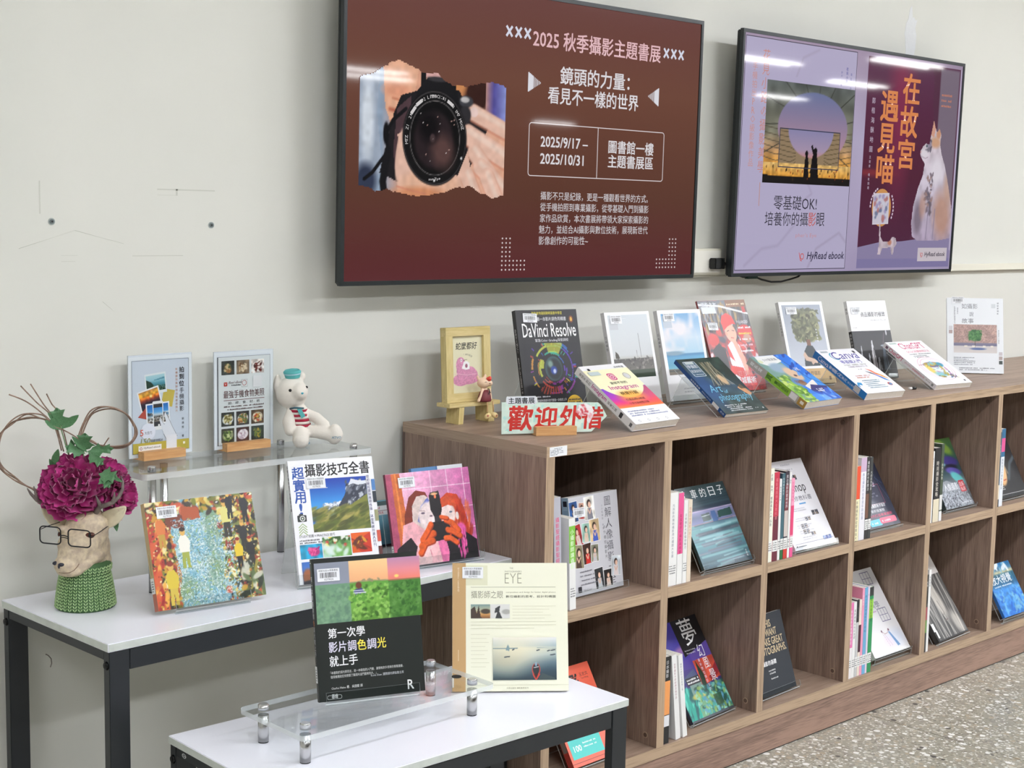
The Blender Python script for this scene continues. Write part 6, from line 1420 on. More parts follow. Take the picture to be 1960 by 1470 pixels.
A = Art(); A.rect(0, 0, 175, 262, (246, 246, 248)); P = Pix(155, 196, 1.3, (176, 184, 196), 85); P.grad([(0, (196, 202, 212)), (1, (150, 158, 172))]); P.ell(84, 124, 48, 46, (110, 116, 84), .3); P.spots(420, 36, 84, 132, 176, (2, 7), [(130, 134, 96), (84, 88, 60), (160, 160, 122), (60, 62, 44), (110, 112, 84)], 1.6, a=.85); P.spots(40, 30, 80, 138, 182, (2, 5), [(110, 112, 84), (80, 84, 60)], 2.4)
P.poly([(74, 60), (76, 84), (90, 84), (90, 60)], (120, 80, 60)); P.poly([(52, 0), (58, 46), (74, 66), (96, 64), (108, 44), (114, 0)], (46, 56, 60)); P.poly([(52, 36), (60, 18), (104, 8), (106, 18), (70, 30), (60, 46)], (206, 176, 156)); P.poly([(106, 40), (112, 20), (84, 4), (80, 12), (100, 26)], (206, 176, 156)); P.vt = None; A.pic(P, 10, 56); A.vtext('陳若瑜攝影', 132, 174, 6, (236, 236, 236), 0, 1.5)
A.rect(0, 0, 175, 48, (206, 172, 116)); A.text('IG', 40, 22, 20, 20, (110, 80, 40)); A.text('社群攝影', 66, 26, 52, 14, (110, 80, 40), 0, 1); A.small(40, 14, 90, 2, 6, 4, (150, 116, 70), 4); A.rect(150, 10, 8, 12, (110, 84, 50)); A.line([(12, 40), (30, 10)], 1, (120, 90, 50))
S_ = Art(); S_.rect(0, 0, 15, 262, (226, 226, 226)); S_.vtext('我的日常風格攝影', 7.5, 230, 8, (120, 120, 120), 0, 1.2)
book('white book with a person whose head is a leafy bush in the back row', 1.4281, 0.3742, CT + 0.010, -13.4, 19.0, 0.175, 0.262, 0.015, (246, 246, 248), A, S_, bar=(24, 222))
stand('clear stand under the leafy bush book', 1.4281, 0.3742, CT, CT + 0.010, -13.4, 19, 0.175, 0.015, 0.13)

A = Art(); A.rect(0, 0, 172, 257, (246, 246, 248)); P = Pix(172, 158, 1.4, (34, 34, 38), 86)
P.grad([(0, (60, 60, 62)), (.08, (34, 34, 36)), (1, (40, 40, 44))])
for x_, w_, y1, c_ in ((30, 6, 110, (210, 214, 220)), (60, 7, 84, (200, 204, 210)), (80, 10, 126, (236, 236, 240)), (100, 10, 70, (180, 184, 190)), (130, 14, 108, (96, 110, 124))): P.poly([(x_ - w_, 10), (x_ - w_ * .8, y1 * .6), (x_ - w_ * .2, y1), (x_ + w_ * .2, y1), (x_ + w_ * .6, y1 * .6), (x_ + w_, 10)], c_, .85); P.line([(x_ + w_ * .2, 12), (x_ + w_ * .3, y1 * .8)], 2.4, (30, 30, 34), 1)
P.ell(130, 108, 14, 3, (150, 160, 170), .3); P.line([(128, 112), (140, 150)], 1.2, (130, 110, 120)); P.ell(150, 150, 3, 9, (190, 190, 196), .3); A.pic(P, 0, 0); A.rect(0, 30, 172, 1, (90, 90, 92)); A.rect(0, 8, 172, 20, (50, 52, 54)); A.rect(0, 0, 172, 8, (34, 34, 36))
A.text('商品攝影的極致', 52, 204, 108, 16, (70, 72, 78), 0.015, 1); A.text('THE BIBLE OF STILL LIFE', 90, 190, 70, 4.5, (150, 150, 156)); A.small(12, 168, 20, 1, 4, 2.4, (140, 140, 146), 3)
S_ = Art(); S_.rect(0, 0, 14, 257, (30, 30, 34)); S_.rect(0, 158, 14, 99, (240, 240, 240)); S_.vtext('商品', 7, 235, 9, (60, 60, 64), 0, 1.2); S_.vtext('攝影的極致聖經', 7, 150, 9, (206, 206, 206), 0, 1.2)
book('half white, half black book with glasses and bottles in the back row', 1.7305, 0.3347, CT + 0.010, -11.8, 17.4, 0.172, 0.257, 0.014, (240, 240, 242), A, S_, bar=(12, 214), back=(34, 34, 38))
stand('clear stand under the glasses and bottles book', 1.7305, 0.3347, CT, CT + 0.010, -11.8, 17.4, 0.172, 0.014, 0.13)

A = Art(); A.rect(0, 0, 190, 260, (238, 242, 246)); P = Pix(146, 98, 1.3, (170, 140, 130), 87); P.c[:] = (176, 146, 138); P.noise(.14, 3); P.noise(.08, 14); P.grad([(0, (216, 210, 206)), (.24, (206, 200, 200)), (.25, (110, 110, 140)), (.34, (130, 124, 146))], 0, 98, 'y', (P.Y < 34).astype(float)); P.ell(72, 60, 22, 19, (60, 116, 60), .3); P.spots(80, 52, 44, 94, 78, (1.5, 4), [(40, 96, 48), (90, 146, 80), (60, 120, 60)], 1.4); P.line([(72, 20), (73, 44)], 2, (90, 80, 70)); P.ell(82, 14, 26, 4, (90, 110, 160), .5)
for x_ in (36, 62, 98, 124): P.poly([(x_, 20), (x_, 26), (x_ + 10, 26), (x_ + 10, 20)], (232, 226, 214))
A.pic(P, 22, 70); gy = (116, 120, 128)
A.text('如攝影', 50, 222, 54, 18, gy, 0, 1); A.text('說', 76, 196, 14, 16, gy, 0, 1); A.text('故事', 50, 172, 40, 17, gy, 0, 1); A.vtext('台灣攝影師的說故事方法', 26, 230, 5, (90, 94, 106), 0, 1.1); A.vtext('說故事人', 36, 226, 5, (90, 94, 106), 0, 1.2); A.vtext('胡毓豪攝影', 172, 246, 6, (90, 94, 106), 0, 1.5); A.vtext('關於攝影的二十種觀看', 174, 150, 4, (120, 124, 132), 0, 1.2)
A.small(22, 52, 80, 5, 6, 3, (120, 124, 136), 5); A.small(40, 16, 130, 2, 6, 3, (100, 104, 116), 6)
for i, c_ in enumerate(((206, 200, 204), (180, 164, 160), (60, 70, 66))): A.rect(174, 62 - i * 15, 12, 12, c_)
A.rect(6, 150, 12, 12, (214, 214, 218)); A.rect(6, 136, 12, 12, (180, 160, 158)); A.rect(150, 226, 14, 14, (214, 220, 224))
book('pale white book with a small green tree photo, rightmost on the bookshelf top', 2.2452, 0.3265, CT + 0.0030, -46.1, 13.3, 0.190, 0.258, 0.0115, (238, 242, 246), A, None, bar=(16, 240))
stand('clear stand under the rightmost white book', 2.2452, 0.3265, CT, CT + 0.0036, -46.1, 13.3, 0.190, 0.015, 0.13, lip=0.002, side=-0.006) if False else None

# --- front row lying back on stands
A = Art(); A.rect(0, 0, 167, 225, (246, 246, 248)); P = Pix(167, 150, 1.5, (250, 244, 200), 88)
P.grad([(0, (250, 150, 60)), (.25, (236, 60, 130)), (.5, (190, 60, 190)), (1, (120, 70, 200))], 0, 75); P.mix(np.clip((P.X - 90) / 60, 0, 1) * (P.Y < 75) * .5, (250, 110, 60)); P.ell(84, 112, 86, 76, (250, 246, 206), .02); P.ell(84, 40, 46, 22, (250, 170, 60), .8, a=.8)
A.pic(P, 0, 60, mask=P.Y < 148); A.rect(0, 0, 167, 60, (246, 246, 248))
A.rrect(68, 164, 26, 26, 7, (206, 40, 120)); A.rrect(71, 167, 20, 20, 5.5, (246, 240, 226)); A.rrect(73, 169, 16, 16, 4, (206, 40, 120)); A.ring(81, 177, 3.4, 5.4, (246, 240, 236)); A.ell(86, 182, 1.2, 1.2, (246, 240, 236))
A.ring(136, 176, 10, 12, (170, 170, 176)); A.ell(136, 176, 9, 9, (214, 214, 216)); A.text('意想不到的', 52, 148, 62, 10, (40, 40, 44), 0.01, 1); A.text('Instagram', 34, 124, 104, 20, (196, 40, 150), 0.01, 2); A.text('視覺行銷', 52, 106, 64, 13, (60, 40, 30), 0.0, 1); A.text('打造品牌IG帳號', 50, 84, 70, 9, (120, 30, 80), 0.01, 1); A.text('小資也能經營行銷', 48, 70, 74, 8, (120, 60, 20), 0.01, 1)
A.rect(0, 0, 167, 59, (246, 246, 248)); A.small(14, 44, 140, 3, 8, 4.5, (96, 110, 160), 4)
for i in range(4): A.ring(24 + i * 34, 10, 3, 4, (150, 150, 160))
A.text('坂本翔 著', 120, 208, 36, 7, (50, 50, 60), 0.01, 1); A.rect(20, 205, 8, 8, (40, 40, 50)); A.rect(10, 186, 40, 14, (196, 210, 210))
S_ = Art(); S_.rect(0, 0, 20, 225, (236, 236, 238)); S_.vtext('意想不到的', 10, 212, 8.5, (40, 40, 44), 0.02, 1.05); S_.turn(-90, 10, 162); S_.text('Instagram', 10, 155, 56, 14, (196, 40, 150), 0.02); S_.turn(); S_.vtext('視覺行銷', 10, 100, 8, (40, 40, 44), 0.02, 1.1); S_.rect(3, 44, 14, 10, (60, 60, 66)); S_.rect(5, 8, 10, 8, (110, 110, 116))
book('white paperback with a pink and purple curve in front of the black lens book', 0.3226, 0.0266, CT + 0.0200, 1.9, 57.2, 0.167, 0.225, 0.021, (244, 244, 246), A, S_)
stand('clear stand under the pink and purple paperback', 0.3226, 0.0266, CT, CT + 0.0200, 1.9, 57.2, 0.167, 0.021, 0.20, lip=-0.001, side=0.004)

P = Pix(166, 223, 1.4, (40, 60, 66), 89); P.grad([(0, (60, 72, 70)), (.25, (66, 84, 84)), (.5, (54, 84, 110)), (.75, (36, 60, 56)), (1, (40, 60, 50))]); P.noise(.25, 18); P.ell(20, 110, 30, 80, (40, 80, 140), .9, a=.7)
for i in range(26): x_ = 96 + P.rng.uniform(-22, 22); P.line([(x_, 205), (x_ + P.rng.uniform(-16, 16), 150), (x_ + P.rng.uniform(-26, 20), 110)], 1.6, [(190, 176, 140), (110, 96, 70), (214, 206, 180), (70, 60, 44)][i % 4], 1, .8)
P.ell(104, 132, 12, 22, (206, 176, 140), .5, 10); P.poly([(130, 96), (150, 110), (164, 70), (150, 60)], (206, 150, 110)); P.poly([(120, 140), (166, 200), (166, 90), (140, 90)], (34, 44, 40), .6)
A = Art(); A.pic(P, 0, 0); A.rrect(14, 150, 46, 62, 5, (206, 214, 220)); A.rrect(16, 152, 42, 58, 4, (60, 96, 120)); A.text('學攝影', 18, 184, 38, 14, (240, 240, 244), 0.01, 1); A.text('就是好玩', 18, 166, 38, 12, (240, 240, 244), 0.01, 1); A.small(18, 157, 36, 1, 5, 3.5, (220, 224, 230), 4, False); A.rect(20, 200, 32, 10, (196, 206, 206))
A.text('Art', 20, 84, 44, 30, (120, 196, 226), -0.004, sh=.3); A.text('of', 66, 78, 14, 13, (120, 196, 226), 0, sh=.3); A.text('photography', 26, 42, 124, 34, (120, 196, 226), -0.004, sh=.2)
for i in range(4): A.small(24 + i * 2, 30 - i * 7, 86, 1, 6, 4, (226, 230, 232), 20 + i)
A.small(126, 12, 16, 1, 4, 3, (226, 230, 232), 3); A.ell(154, 11, 3, 3, (200, 206, 206))
S_ = Art(); S_.sx = 0.767; S_.rect(0, 0, 15, 223, (30, 76, 140)); S_.vtext('就是要繪畫', 7.5, 150, 7, (226, 232, 240), 0.02, 1.2); S_.vtext('簡單的步驟完美', 7.5, 100, 5, (200, 210, 226), 0, 1.1); S_.rect(1, 28, 13, 26, (236, 236, 238)); S_.vtext('旗標', 7.5, 20, 7, (206, 214, 224), 0, 1.2)
book('dark teal paperback with flowing hair art lying back in the front row', 0.7091, 0.0629, CT + 0.0100, -3.7, 55.9, 0.166, 0.223, 0.0115, (52, 76, 84), A, S_)
stand('clear stand under the dark teal paperback', 0.7091, 0.0629, CT, CT + 0.0100, -3.7, 55.9, 0.166, 0.0115, 0.20, lip=-0.001, side=-0.014)

P = Pix(174, 222, 1.4, (60, 130, 210), 90); P.grad([(0, (40, 110, 220)), (1, (60, 150, 230))], ax='x'); P.poly([(0, 0), (0, 222), (110, 222), (100, 120), (60, 60), (50, 0)], (120, 160, 150)); P.spots(120, 0, 0, 60, 120, (2, 8), [(110, 160, 50), (150, 200, 70), (80, 130, 40), (200, 220, 120)], 1.5); P.poly([(20, 222), (110, 222), (116, 190), (40, 170), (10, 190)], (236, 238, 236)); P.ell(66, 160, 40, 24, (150, 176, 196), .4); P.ell(96, 128, 26, 34, (222, 190, 160), .3, 30); P.ell(70, 90, 24, 20, (90, 140, 190), .4); P.ell(96, 120, 7, 5, (90, 60, 60), .4); P.ell(86, 84, 16, 12, (150, 116, 90), .4); P.poly([(80, 70), (150, 96), (130, 40), (90, 40)], (236, 230, 224)); P.poly([(84, 50), (110, 74), (174, 60), (150, 30), (100, 24)], (50, 50, 120)); P.poly([(60, 30), (110, 34), (150, 30), (174, 0), (60, 0)], (70, 140, 230)); P.spots(24, 100, 0, 174, 40, (3, 9), [(110, 170, 240), (40, 90, 200), (180, 210, 246)], 2.5)
P.poly([(112, 222), (174, 222), (174, 120), (140, 100)], (36, 120, 226)); P.spots(16, 116, 110, 174, 222, (2, 6), [(20, 70, 170), (90, 160, 240)], 3, ang=40); P.line([(112, 222), (140, 100), (174, 70)], 3, (20, 60, 140), 1)
A = Art(); A.pic(P, 0, 0); A.text('HK', 128, 140, 20, 16, (240, 240, 244), 0.02, 1); A.text('DIY寫真集', 40, 196, 64, 12, (60, 60, 70), 0.01, 1); A.text('甜蜜', 60, 84, 40, 15, (130, 80, 60), 0.02, 1); A.small(110, 48, 44, 2, 8, 6, (236, 236, 244), 3); A.ell(20, 196, 10, 8, (220, 226, 190))
S_ = Art(); S_.sx = 0.74; S_.rect(0, 0, 30, 222, (180, 176, 170)); S_.rect(0, 60, 30, 90, (140, 190, 60)); S_.vtext('韓系寫', 15, 212, 14, (236, 236, 236), 0.03, 1.1); S_.vtext('真', 15, 150, 22, (60, 110, 40), 0.03); S_.vtext('實用版型', 15, 118, 13, (60, 110, 40), 0.03, 1.0); S_.rect(3, 34, 24, 24, (236, 236, 238)); S_.rect(0, 0, 30, 28, (176, 140, 70)); S_.rect(9, 8, 12, 12, (236, 232, 220))
book('thick blue and green paperback with a puppy lying back in the front row', 1.0255, 0.0363, CT + 0.0200, 2.1, 60.9, 0.174, 0.222, 0.0222, (84, 150, 220), A, S_)
stand('clear stand under the thick puppy paperback', 1.0255, 0.0363, CT, CT + 0.0200, 2.1, 60.9, 0.174, 0.0222, 0.19, lip=-0.001, side=0.006)

A = Art(); A.rect(0, 0, 169, 228, (246, 246, 250))
A.text('Canva', 36, 176, 112, 38, (50, 44, 150), 0.0, 3, sh=.25); A.ring(50, 192, 15, 19, (40, 160, 190), 20, 100, 290); A.text('零基礎入門', 46, 152, 88, 17, (70, 60, 170), 0.015, 1); A.text('多元設計．商業應用．社群行銷', 44, 140, 96, 7.5, (110, 110, 90), 0.01, 1); A.text('行銷媒體 AI應用全方位一冊', 52, 130, 84, 7, (120, 90, 130), 0.01, 1); A.small(82, 118, 20, 1, 4, 4, (100, 100, 110), 3); A.rect(146, 204, 9, 12, (40, 40, 60))
A.poly([(112, 122), (130, 110), (140, 84), (130, 88)], (240, 120, 90)); A.poly([(126, 106), (150, 84), (164, 60), (146, 74)], (250, 160, 70)); A.poly([(112, 98), (140, 76), (150, 62), (132, 74)], (110, 90, 210)); A.poly([(124, 84), (150, 62), (156, 50), (140, 60)], (60, 140, 220)); A.poly([(100, 108), (116, 100), (128, 88), (112, 94)], (60, 60, 90))
A.text('全彩圖解．輕鬆上手', 36, 84, 66, 6, (210, 110, 90), 0.01, 1); A.small(36, 76, 60, 1, 4, 4.5, (220, 120, 80), 5); A.small(40, 60, 82, 5, 9, 4.5, (110, 150, 170), 6); A.ell(140, 38, 9, 8, (200, 90, 90)); A.ell(141, 37, 6, 5.5, (90, 150, 200)); A.poly([(0, 40), (12, 56), (26, 52), (22, 40), (8, 44), (6, 30)], (40, 150, 210)); A.rect(10, 212, 30, 8, (180, 190, 196))
S_ = Art(); S_.rect(0, 0, 22, 228, (34, 128, 206)); S_.turn(-90, 11, 208); S_.text('Canva', 11, 201, 46, 14, (240, 244, 250), 0.01); S_.turn(); S_.vtext('零基礎入門多元', 11, 158, 11, (236, 242, 250), 0.02, 1.0); S_.vtext('設計商業應用', 11, 78, 7, (226, 236, 248), 0, 1.1); S_.rect(2, 26, 18, 24, (206, 212, 216)); 
book('white paperback with a bright blue spine lying back in the front row', 1.3428, 0.0555, CT + 0.0200, -6.8, 61.9, 0.169, 0.228, 0.022, (240, 242, 246), A, S_)
stand('clear stand under the white paperback with the blue spine', 1.3428, 0.0555, CT, CT + 0.0200, -6.8, 61.9, 0.169, 0.022, 0.20, lip=-0.001, side=0.004)

A = Art(); A.rect(0, 0, 177, 236, (246, 246, 250)); pk = (206, 50, 110)
A.text('ChatGPT', 44, 194, 116, 32, pk, 0.012, 2); A.text('QCQC改變提問玩法', 46, 172, 110, 13, (220, 130, 150), 0.02, 1); A.small(46, 162, 100, 1, 5, 4.5, (70, 80, 80), 3, False); A.small(54, 152, 90, 2, 7, 4.5, (90, 100, 100), 4); A.frame(30, 24, 130, 110, .1, (240, 200, 214))
A.ring(92, 84, 61, 62.4, (236, 170, 196), 40, sx=1.1); A.ring(92, 84, 52, 53.4, (240, 180, 200), 40, sx=1.1)
P = Pix(110, 100, 1.6, (246, 246, 250), 91); P.ell(50, 58, 38, 38, (230, 236, 236), .1); P.ell(52, 82, 40, 14, (110, 84, 130), .4); P.ell(20, 60, 12, 26, (230, 210, 110), .5); P.ell(56, 84, 30, 9, (206, 176, 60), .5); P.ell(86, 80, 14, 12, (60, 150, 180), .5); P.ell(40, 30, 22, 14, (140, 200, 210), .6); P.spots(40, 14, 10, 96, 92, (1, 5), [(180, 160, 60), (120, 90, 60), (120, 190, 210), (60, 110, 150), (200, 150, 190)], 2.4); P.line([(80, 76), (78, 50), (66, 40), (80, 20), (104, 8)], 4, (196, 170, 70), 1.5); P.spots(16, 76, 4, 108, 30, (1, 3), [(120, 90, 150), (90, 90, 100)], 2)
A.pic(P, 40, 22, mask=(P.c.sum(-1) < 735)); A.rect(150, 10, 8, 8, (60, 60, 70)); A.small(30, 104, 26, 1, 5, 5, (180, 110, 130), 3, False); A.rect(10, 222, 34, 8, (190, 206, 200))
S_ = Art(); S_.sx = 0.717; S_.rect(0, 0, 24, 236, (238, 238, 242)); S_.rect(6, 216, 12, 10, (120, 90, 110)); S_.turn(-90, 12, 210); S_.text('ChatGPT', 12, 202, 62, 17, pk, 0.02); S_.turn(); S_.vtext('QCQC', 12, 140, 9, (206, 140, 170), 0.02, .9); S_.vtext('改變提問玩法', 12, 104, 9, pk, 0.02, 1.0); S_.vtext('419', 12, 44, 8, (50, 60, 60), 0.02, .9); S_.rect(6, 10, 12, 8, (150, 156, 156))
book('white paperback with magenta lettering lying back, last of the front row', 1.7523, 0.0759, CT + 0.0155, -6.8, 60.7, 0.177, 0.236, 0.0172, (244, 244, 248), A, S_)
stand('clear stand under the paperback with magenta lettering', 1.7523, 0.0759, CT, CT + 0.0155, -6.8, 60.7, 0.177, 0.0172, 0.21, lip=-0.001, side=-0.006)

# ================================================================== books in the cubbies: leaning face-out
A = Art(); A.rect(0, 0, 176, 235, (206, 206, 212)); dk = (66, 66, 76)
A.vtext('圖解人像攝影大全', 138, 224, 24, dk, -0.004, 1.12, res=2); A.vtext('小沙龍攝影 等譯', 117, 206, 6, (150, 150, 160), 0, 1.3); A.vtext('戶外棚拍攝影光', 121, 154, 9, (96, 96, 106), 0.01, 1.3)
def por(x, y, w, h, ang, seed, bg, dress):
    A.turn(ang, x + w / 2, y + h / 2); A.rect(x - 1.2, y - 1.2, w + 2.4, h + 2.4, (240, 240, 240))
    P = Pix(w, h, 1.1, bg, seed); P.noise(.25, 12); P.poly([(w * .25, 0), (w * .3, h * .5), (w * .7, h * .5), (w * .8, 0)], dress); P.ell(w * .48, h * .70, w * .2, h * .18, (50, 34, 30), .2); P.ell(w * .53, h * .64, w * .14, h * .14, (232, 192, 168), .2); P.line([(w * .34, h * .45), (w * .5, h * .25), (w * .66, h * .45)], w * .09, (224, 184, 160), 1); A.pic(P, x, y); A.turn()
for a_ in ((2, 176, 28, 48, 3, 1, (50, 90, 150), (60, 60, 80)), (34, 180, 22, 38, -4, 2, (196, 150, 130), (180, 60, 60)), (54, 176, 36, 54, 2, 3, (236, 234, 226), (130, 130, 140)), (8, 118, 30, 50, 10, 4, (150, 40, 44), (226, 206, 206)), (40, 124, 28, 44, -2, 5, (150, 190, 176), (220, 200, 180)), (68, 122, 34, 52, 2, 6, (226, 196, 150), (70, 96, 190)), (4, 66, 36, 54, -6, 7, (150, 140, 110), (80, 60, 50)), (38, 72, 30, 48, 3, 8, (70, 40, 30), (206, 44, 36)), (66, 74, 26, 40, -3, 9, (130, 130, 110), (200, 196, 200)), (74, 8, 30, 48, 4, 10, (40, 44, 48), (190, 196, 200)), (106, 8, 30, 40, 0, 11, (30, 28, 30), (216, 200, 190)), (136, 30, 32, 46, -6, 12, (216, 224, 230), (226, 214, 214))): por(*a_)
A.small(22, 54, 60, 4, 10, 3.4, (120, 120, 130), 4); A.rect(12, 8, 12, 14, (44, 44, 52)); A.text('NetLive', 30, 9, 28, 5, (90, 90, 100), 0.02)
S_ = Art(); S_.rect(0, 0, 22, 235, (150, 176, 196)); S_.rect(5, 214, 12, 13, (34, 36, 50)); S_.vtext('圖解人像攝影', 11, 204, 17, (110, 140, 170), 0.01, 1.15)
book('thick grey book covered in small portraits leaning in the first upper cubby', 0.1719, 0.0679, M1 + 0.0045, 2.3, 7.5, 0.176, 0.235, 0.022, (206, 206, 212), A, S_, bar=(12, 186, 2))
stand('clear stand in the first upper cubby', 0.1719, 0.0679, M1, M1 + 0.0045, 2.3, 7.5, 0.176, 0.022, 0.10, lip=0.012, side=-0.014)

P = Pix(200, 219, 1.4, (60, 90, 100), 92); P.grad([(0, (60, 84, 96)), (.3, (96, 150, 160)), (.52, (110, 160, 164)), (.55, (130, 136, 180)), (.62, (110, 120, 150)), (.68, (150, 150, 190)), (.72, (46, 60, 76)), (.85, (52, 76, 84)), (1, (46, 64, 66))])
for i in range(60): y_ = P.rng.uniform(0, 120); P.line([(P.rng.uniform(-20, 100), y_), (P.rng.uniform(100, 220), y_ + 6)], P.rng.uniform(1.5, 6), [(60, 84, 96), (140, 190, 196), (90, 120, 140), (110, 96, 110), (170, 210, 214)][i % 5], 3, .6)
for i in range(14): y_ = P.rng.uniform(150, 200); P.line([(0, y_), (200, y_ + 6)], P.rng.uniform(1, 4), [(40, 54, 64), (70, 96, 104), (60, 84, 90)][i % 3], 3, .6)
P.line([(0, 150), (200, 154)], 2, (206, 190, 220), 1); P.line([(0, 116), (200, 122)], 1.6, (190, 150, 160), 1); P.poly([(66, 122), (66, 142), (100, 144), (100, 124)], (96, 110, 110)); P.line([(66, 136), (98, 138)], 2, (200, 210, 214)); P.poly([(130, 126), (134, 144), (190, 148), (190, 128)], (50, 84, 80)); P.poly([(104, 118), (106, 146), (124, 147), (124, 119)], (80, 110, 160))
A = Art(); A.pic(P, 0, 0)
for i, ch in enumerate('電車的日子'): A.text(ch, 20 + i * 36 - (10 if i < 1 else 0), 186, 24, 25, (240, 240, 240), 0.004)
A.vtext('李屏賓', 186, 30, 6, (226, 226, 226), 0.02, 1.1)
book('wide teal book with a blurred speeding train leaning in the second upper cubby', 0.590, 0.0205, M1 + 0.0140, 0.5, 29.5, 0.200, 0.220, 0.009, (46, 66, 70), A)
stand('clear stand in the second upper cubby', 0.590, 0.0205, M1, M1 + 0.0140, 0.5, 29.5, 0.200, 0.009, 0.12, lip=0.010, side=-0.004)

A = Art(); A.rect(0, 0, 190, 256, (226, 226, 230)); A.small(80, 240, 50, 1, 7, 6, (190, 190, 196), 2); A.small(90, 226, 60, 1, 5, 4, (170, 170, 176), 3)
A.text('Photoshop', 14, 152, 142, 36, (40, 40, 46), 0.002, 3); A.text('相片編修教科書', 24, 134, 140, 15, (96, 96, 106), 0.0, 1); A.rect(98, 124, 30, 4, (80, 150, 206))
for x_, y_, n_, w_ in ((104, 196, 2, 14), (136, 88, 2, 14), (96, 76, 2, 11), (66, 40, 2, 13), (66, 56, 2, 13), (96, 34, 2, 9), (140, 14, 3, 11)):
    for i in range(n_): qd(A, x_ + i * (w_ + 2), y_, w_, w_, 60 + i + x_, [(60, 70, 90), (150, 130, 110), (40, 44, 50)] if y_ > 20 else [(70, 90, 160), (150, 170, 210)], (100, 104, 112), 14, (1, 4), 1.4)
for y_ in (112, 84, 64, 48, 30): A.small(50, y_, 80, 2, 6, 3.4, (196, 196, 202), y_)
A.rect(8, 16, 176, .8, (90, 90, 120)); A.rect(10, 8, 4, 4, (40, 40, 50)); A.small(18, 8, 50, 1, 4, 3, (130, 130, 140), 4)
book('large white manual with tiny photos leaning in the third upper cubby', 0.9700, 0.0150, M1 + 0.0090, 0, 31.0, 0.190, 0.256, 0.012, (232, 232, 236), A)
stand('clear stand in the third upper cubby', 0.9700, 0.0150, M1, M1 + 0.0090, 0, 31, 0.190, 0.012, 0.14, lip=0.010, side=-0.006)

P = Pix(170, 197, 1.6, (40, 42, 60), 93); P.grad([(0, (60, 62, 76)), (.5, (64, 66, 84)), (1, (24, 30, 56))]); P.mix(np.clip((P.X - 130) / 10, 0, 1) * .9, (26, 32, 54)); P.line([(134, 190), (150, 120), (166, 80)], 1, (90, 110, 150)); P.line([(140, 150), (164, 130)], 1, (90, 110, 150))
A = Art(); A.pic(P, 0, 0); A.text('攝影聖經', 40, 124, 84, 24, (214, 200, 220), 0.02, 1); A.text('HOLY', 70, 152, 50, 22, (226, 226, 236), 0.03); A.frame(30, 70, 110, 60, 1, (190, 90, 120)); A.small(60, 110, 60, 3, 9, 5, (130, 130, 146), 3); A.text('專為攝影新手設計', 44, 60, 90, 12, (230, 230, 236), 0.02, 1); A.text('最新版實戰', 50, 46, 70, 9, (230, 230, 236), 0.02, 1); A.text('30天打造專業攝影', 30, 32, 120, 9, (226, 70, 110), 0.02, 1)
A.rrect(20, 6, 60, 20, 6, (90, 190, 206)); A.rrect(74, 10, 84, 18, 6, (226, 90, 120)); A.small(30, 12, 40, 1, 6, 6, (226, 240, 244), 3); A.small(84, 15, 60, 1, 6, 6, (246, 206, 216), 3)
book('dark navy book with a blue and a pink tab leaning in the fourth upper cubby', 1.3483, 0.0343, M1 + 0.0120, 0, 31.4, 0.170, 0.197, 0.016, (50, 54, 70), A)
stand('clear stand in the fourth upper cubby', 1.3483, 0.0343, M1, M1 + 0.0120, 0, 31.4, 0.170, 0.016, 0.10, lip=-0.001, side=-0.010)

P = Pix(170, 226, 1.5, (50, 70, 60), 94); P.grad([(0, (70, 74, 78)), (.35, (120, 124, 130)), (.5, (40, 70, 76)), (.8, (50, 90, 70)), (1, (70, 110, 50))]); P.ell(110, 200, 50, 18, (120, 150, 60), .5, -30); P.ell(60, 170, 40, 20, (130, 190, 200), .4, -50); P.ell(120, 150, 46, 16, (60, 50, 120), .4, -10); P.ell(110, 128, 40, 12, (30, 30, 50), .4); P.ell(120, 116, 40, 12, (90, 80, 160), .4, -10); P.ell(130, 92, 36, 16, (100, 190, 190), .4, -30); P.poly([(0, 0), (0, 84), (60, 90), (150, 60), (170, 0)], (150, 156, 164)); P.noise(.3, 4, (P.Y < 60).astype(float)); P.spots(90, 0, 0, 110, 46, (1, 3), [(90, 92, 104), (190, 192, 200), (60, 62, 70)], 1.4)
A = Art(); A.pic(P, 0, 0); A.text('人像攝影', 34, 56, 80, 24, (230, 232, 236), 0.02, 1); A.rrect(122, 46, 32, 38, 4, (206, 70, 80)); A.text('日系', 126, 64, 24, 14, (240, 226, 226), 0.02, 1); A.text('私房', 126, 49, 24, 13, (240, 226, 226), 0.02, 1); A.small(100, 10, 56, 1, 6, 5, (214, 220, 224), 3, False)
book('dark glossy book with sunglasses art leaning in the fifth upper cubby', 1.8030, 0.0490, M1 + 0.0120, 0, 27.3, 0.170, 0.226, 0.014, (60, 76, 78), A)
stand('clear stand in the fifth upper cubby', 1.8030, 0.0490, M1, M1 + 0.0120, 0, 27.3, 0.170, 0.014, 0.12, lip=0.004, side=-0.008)

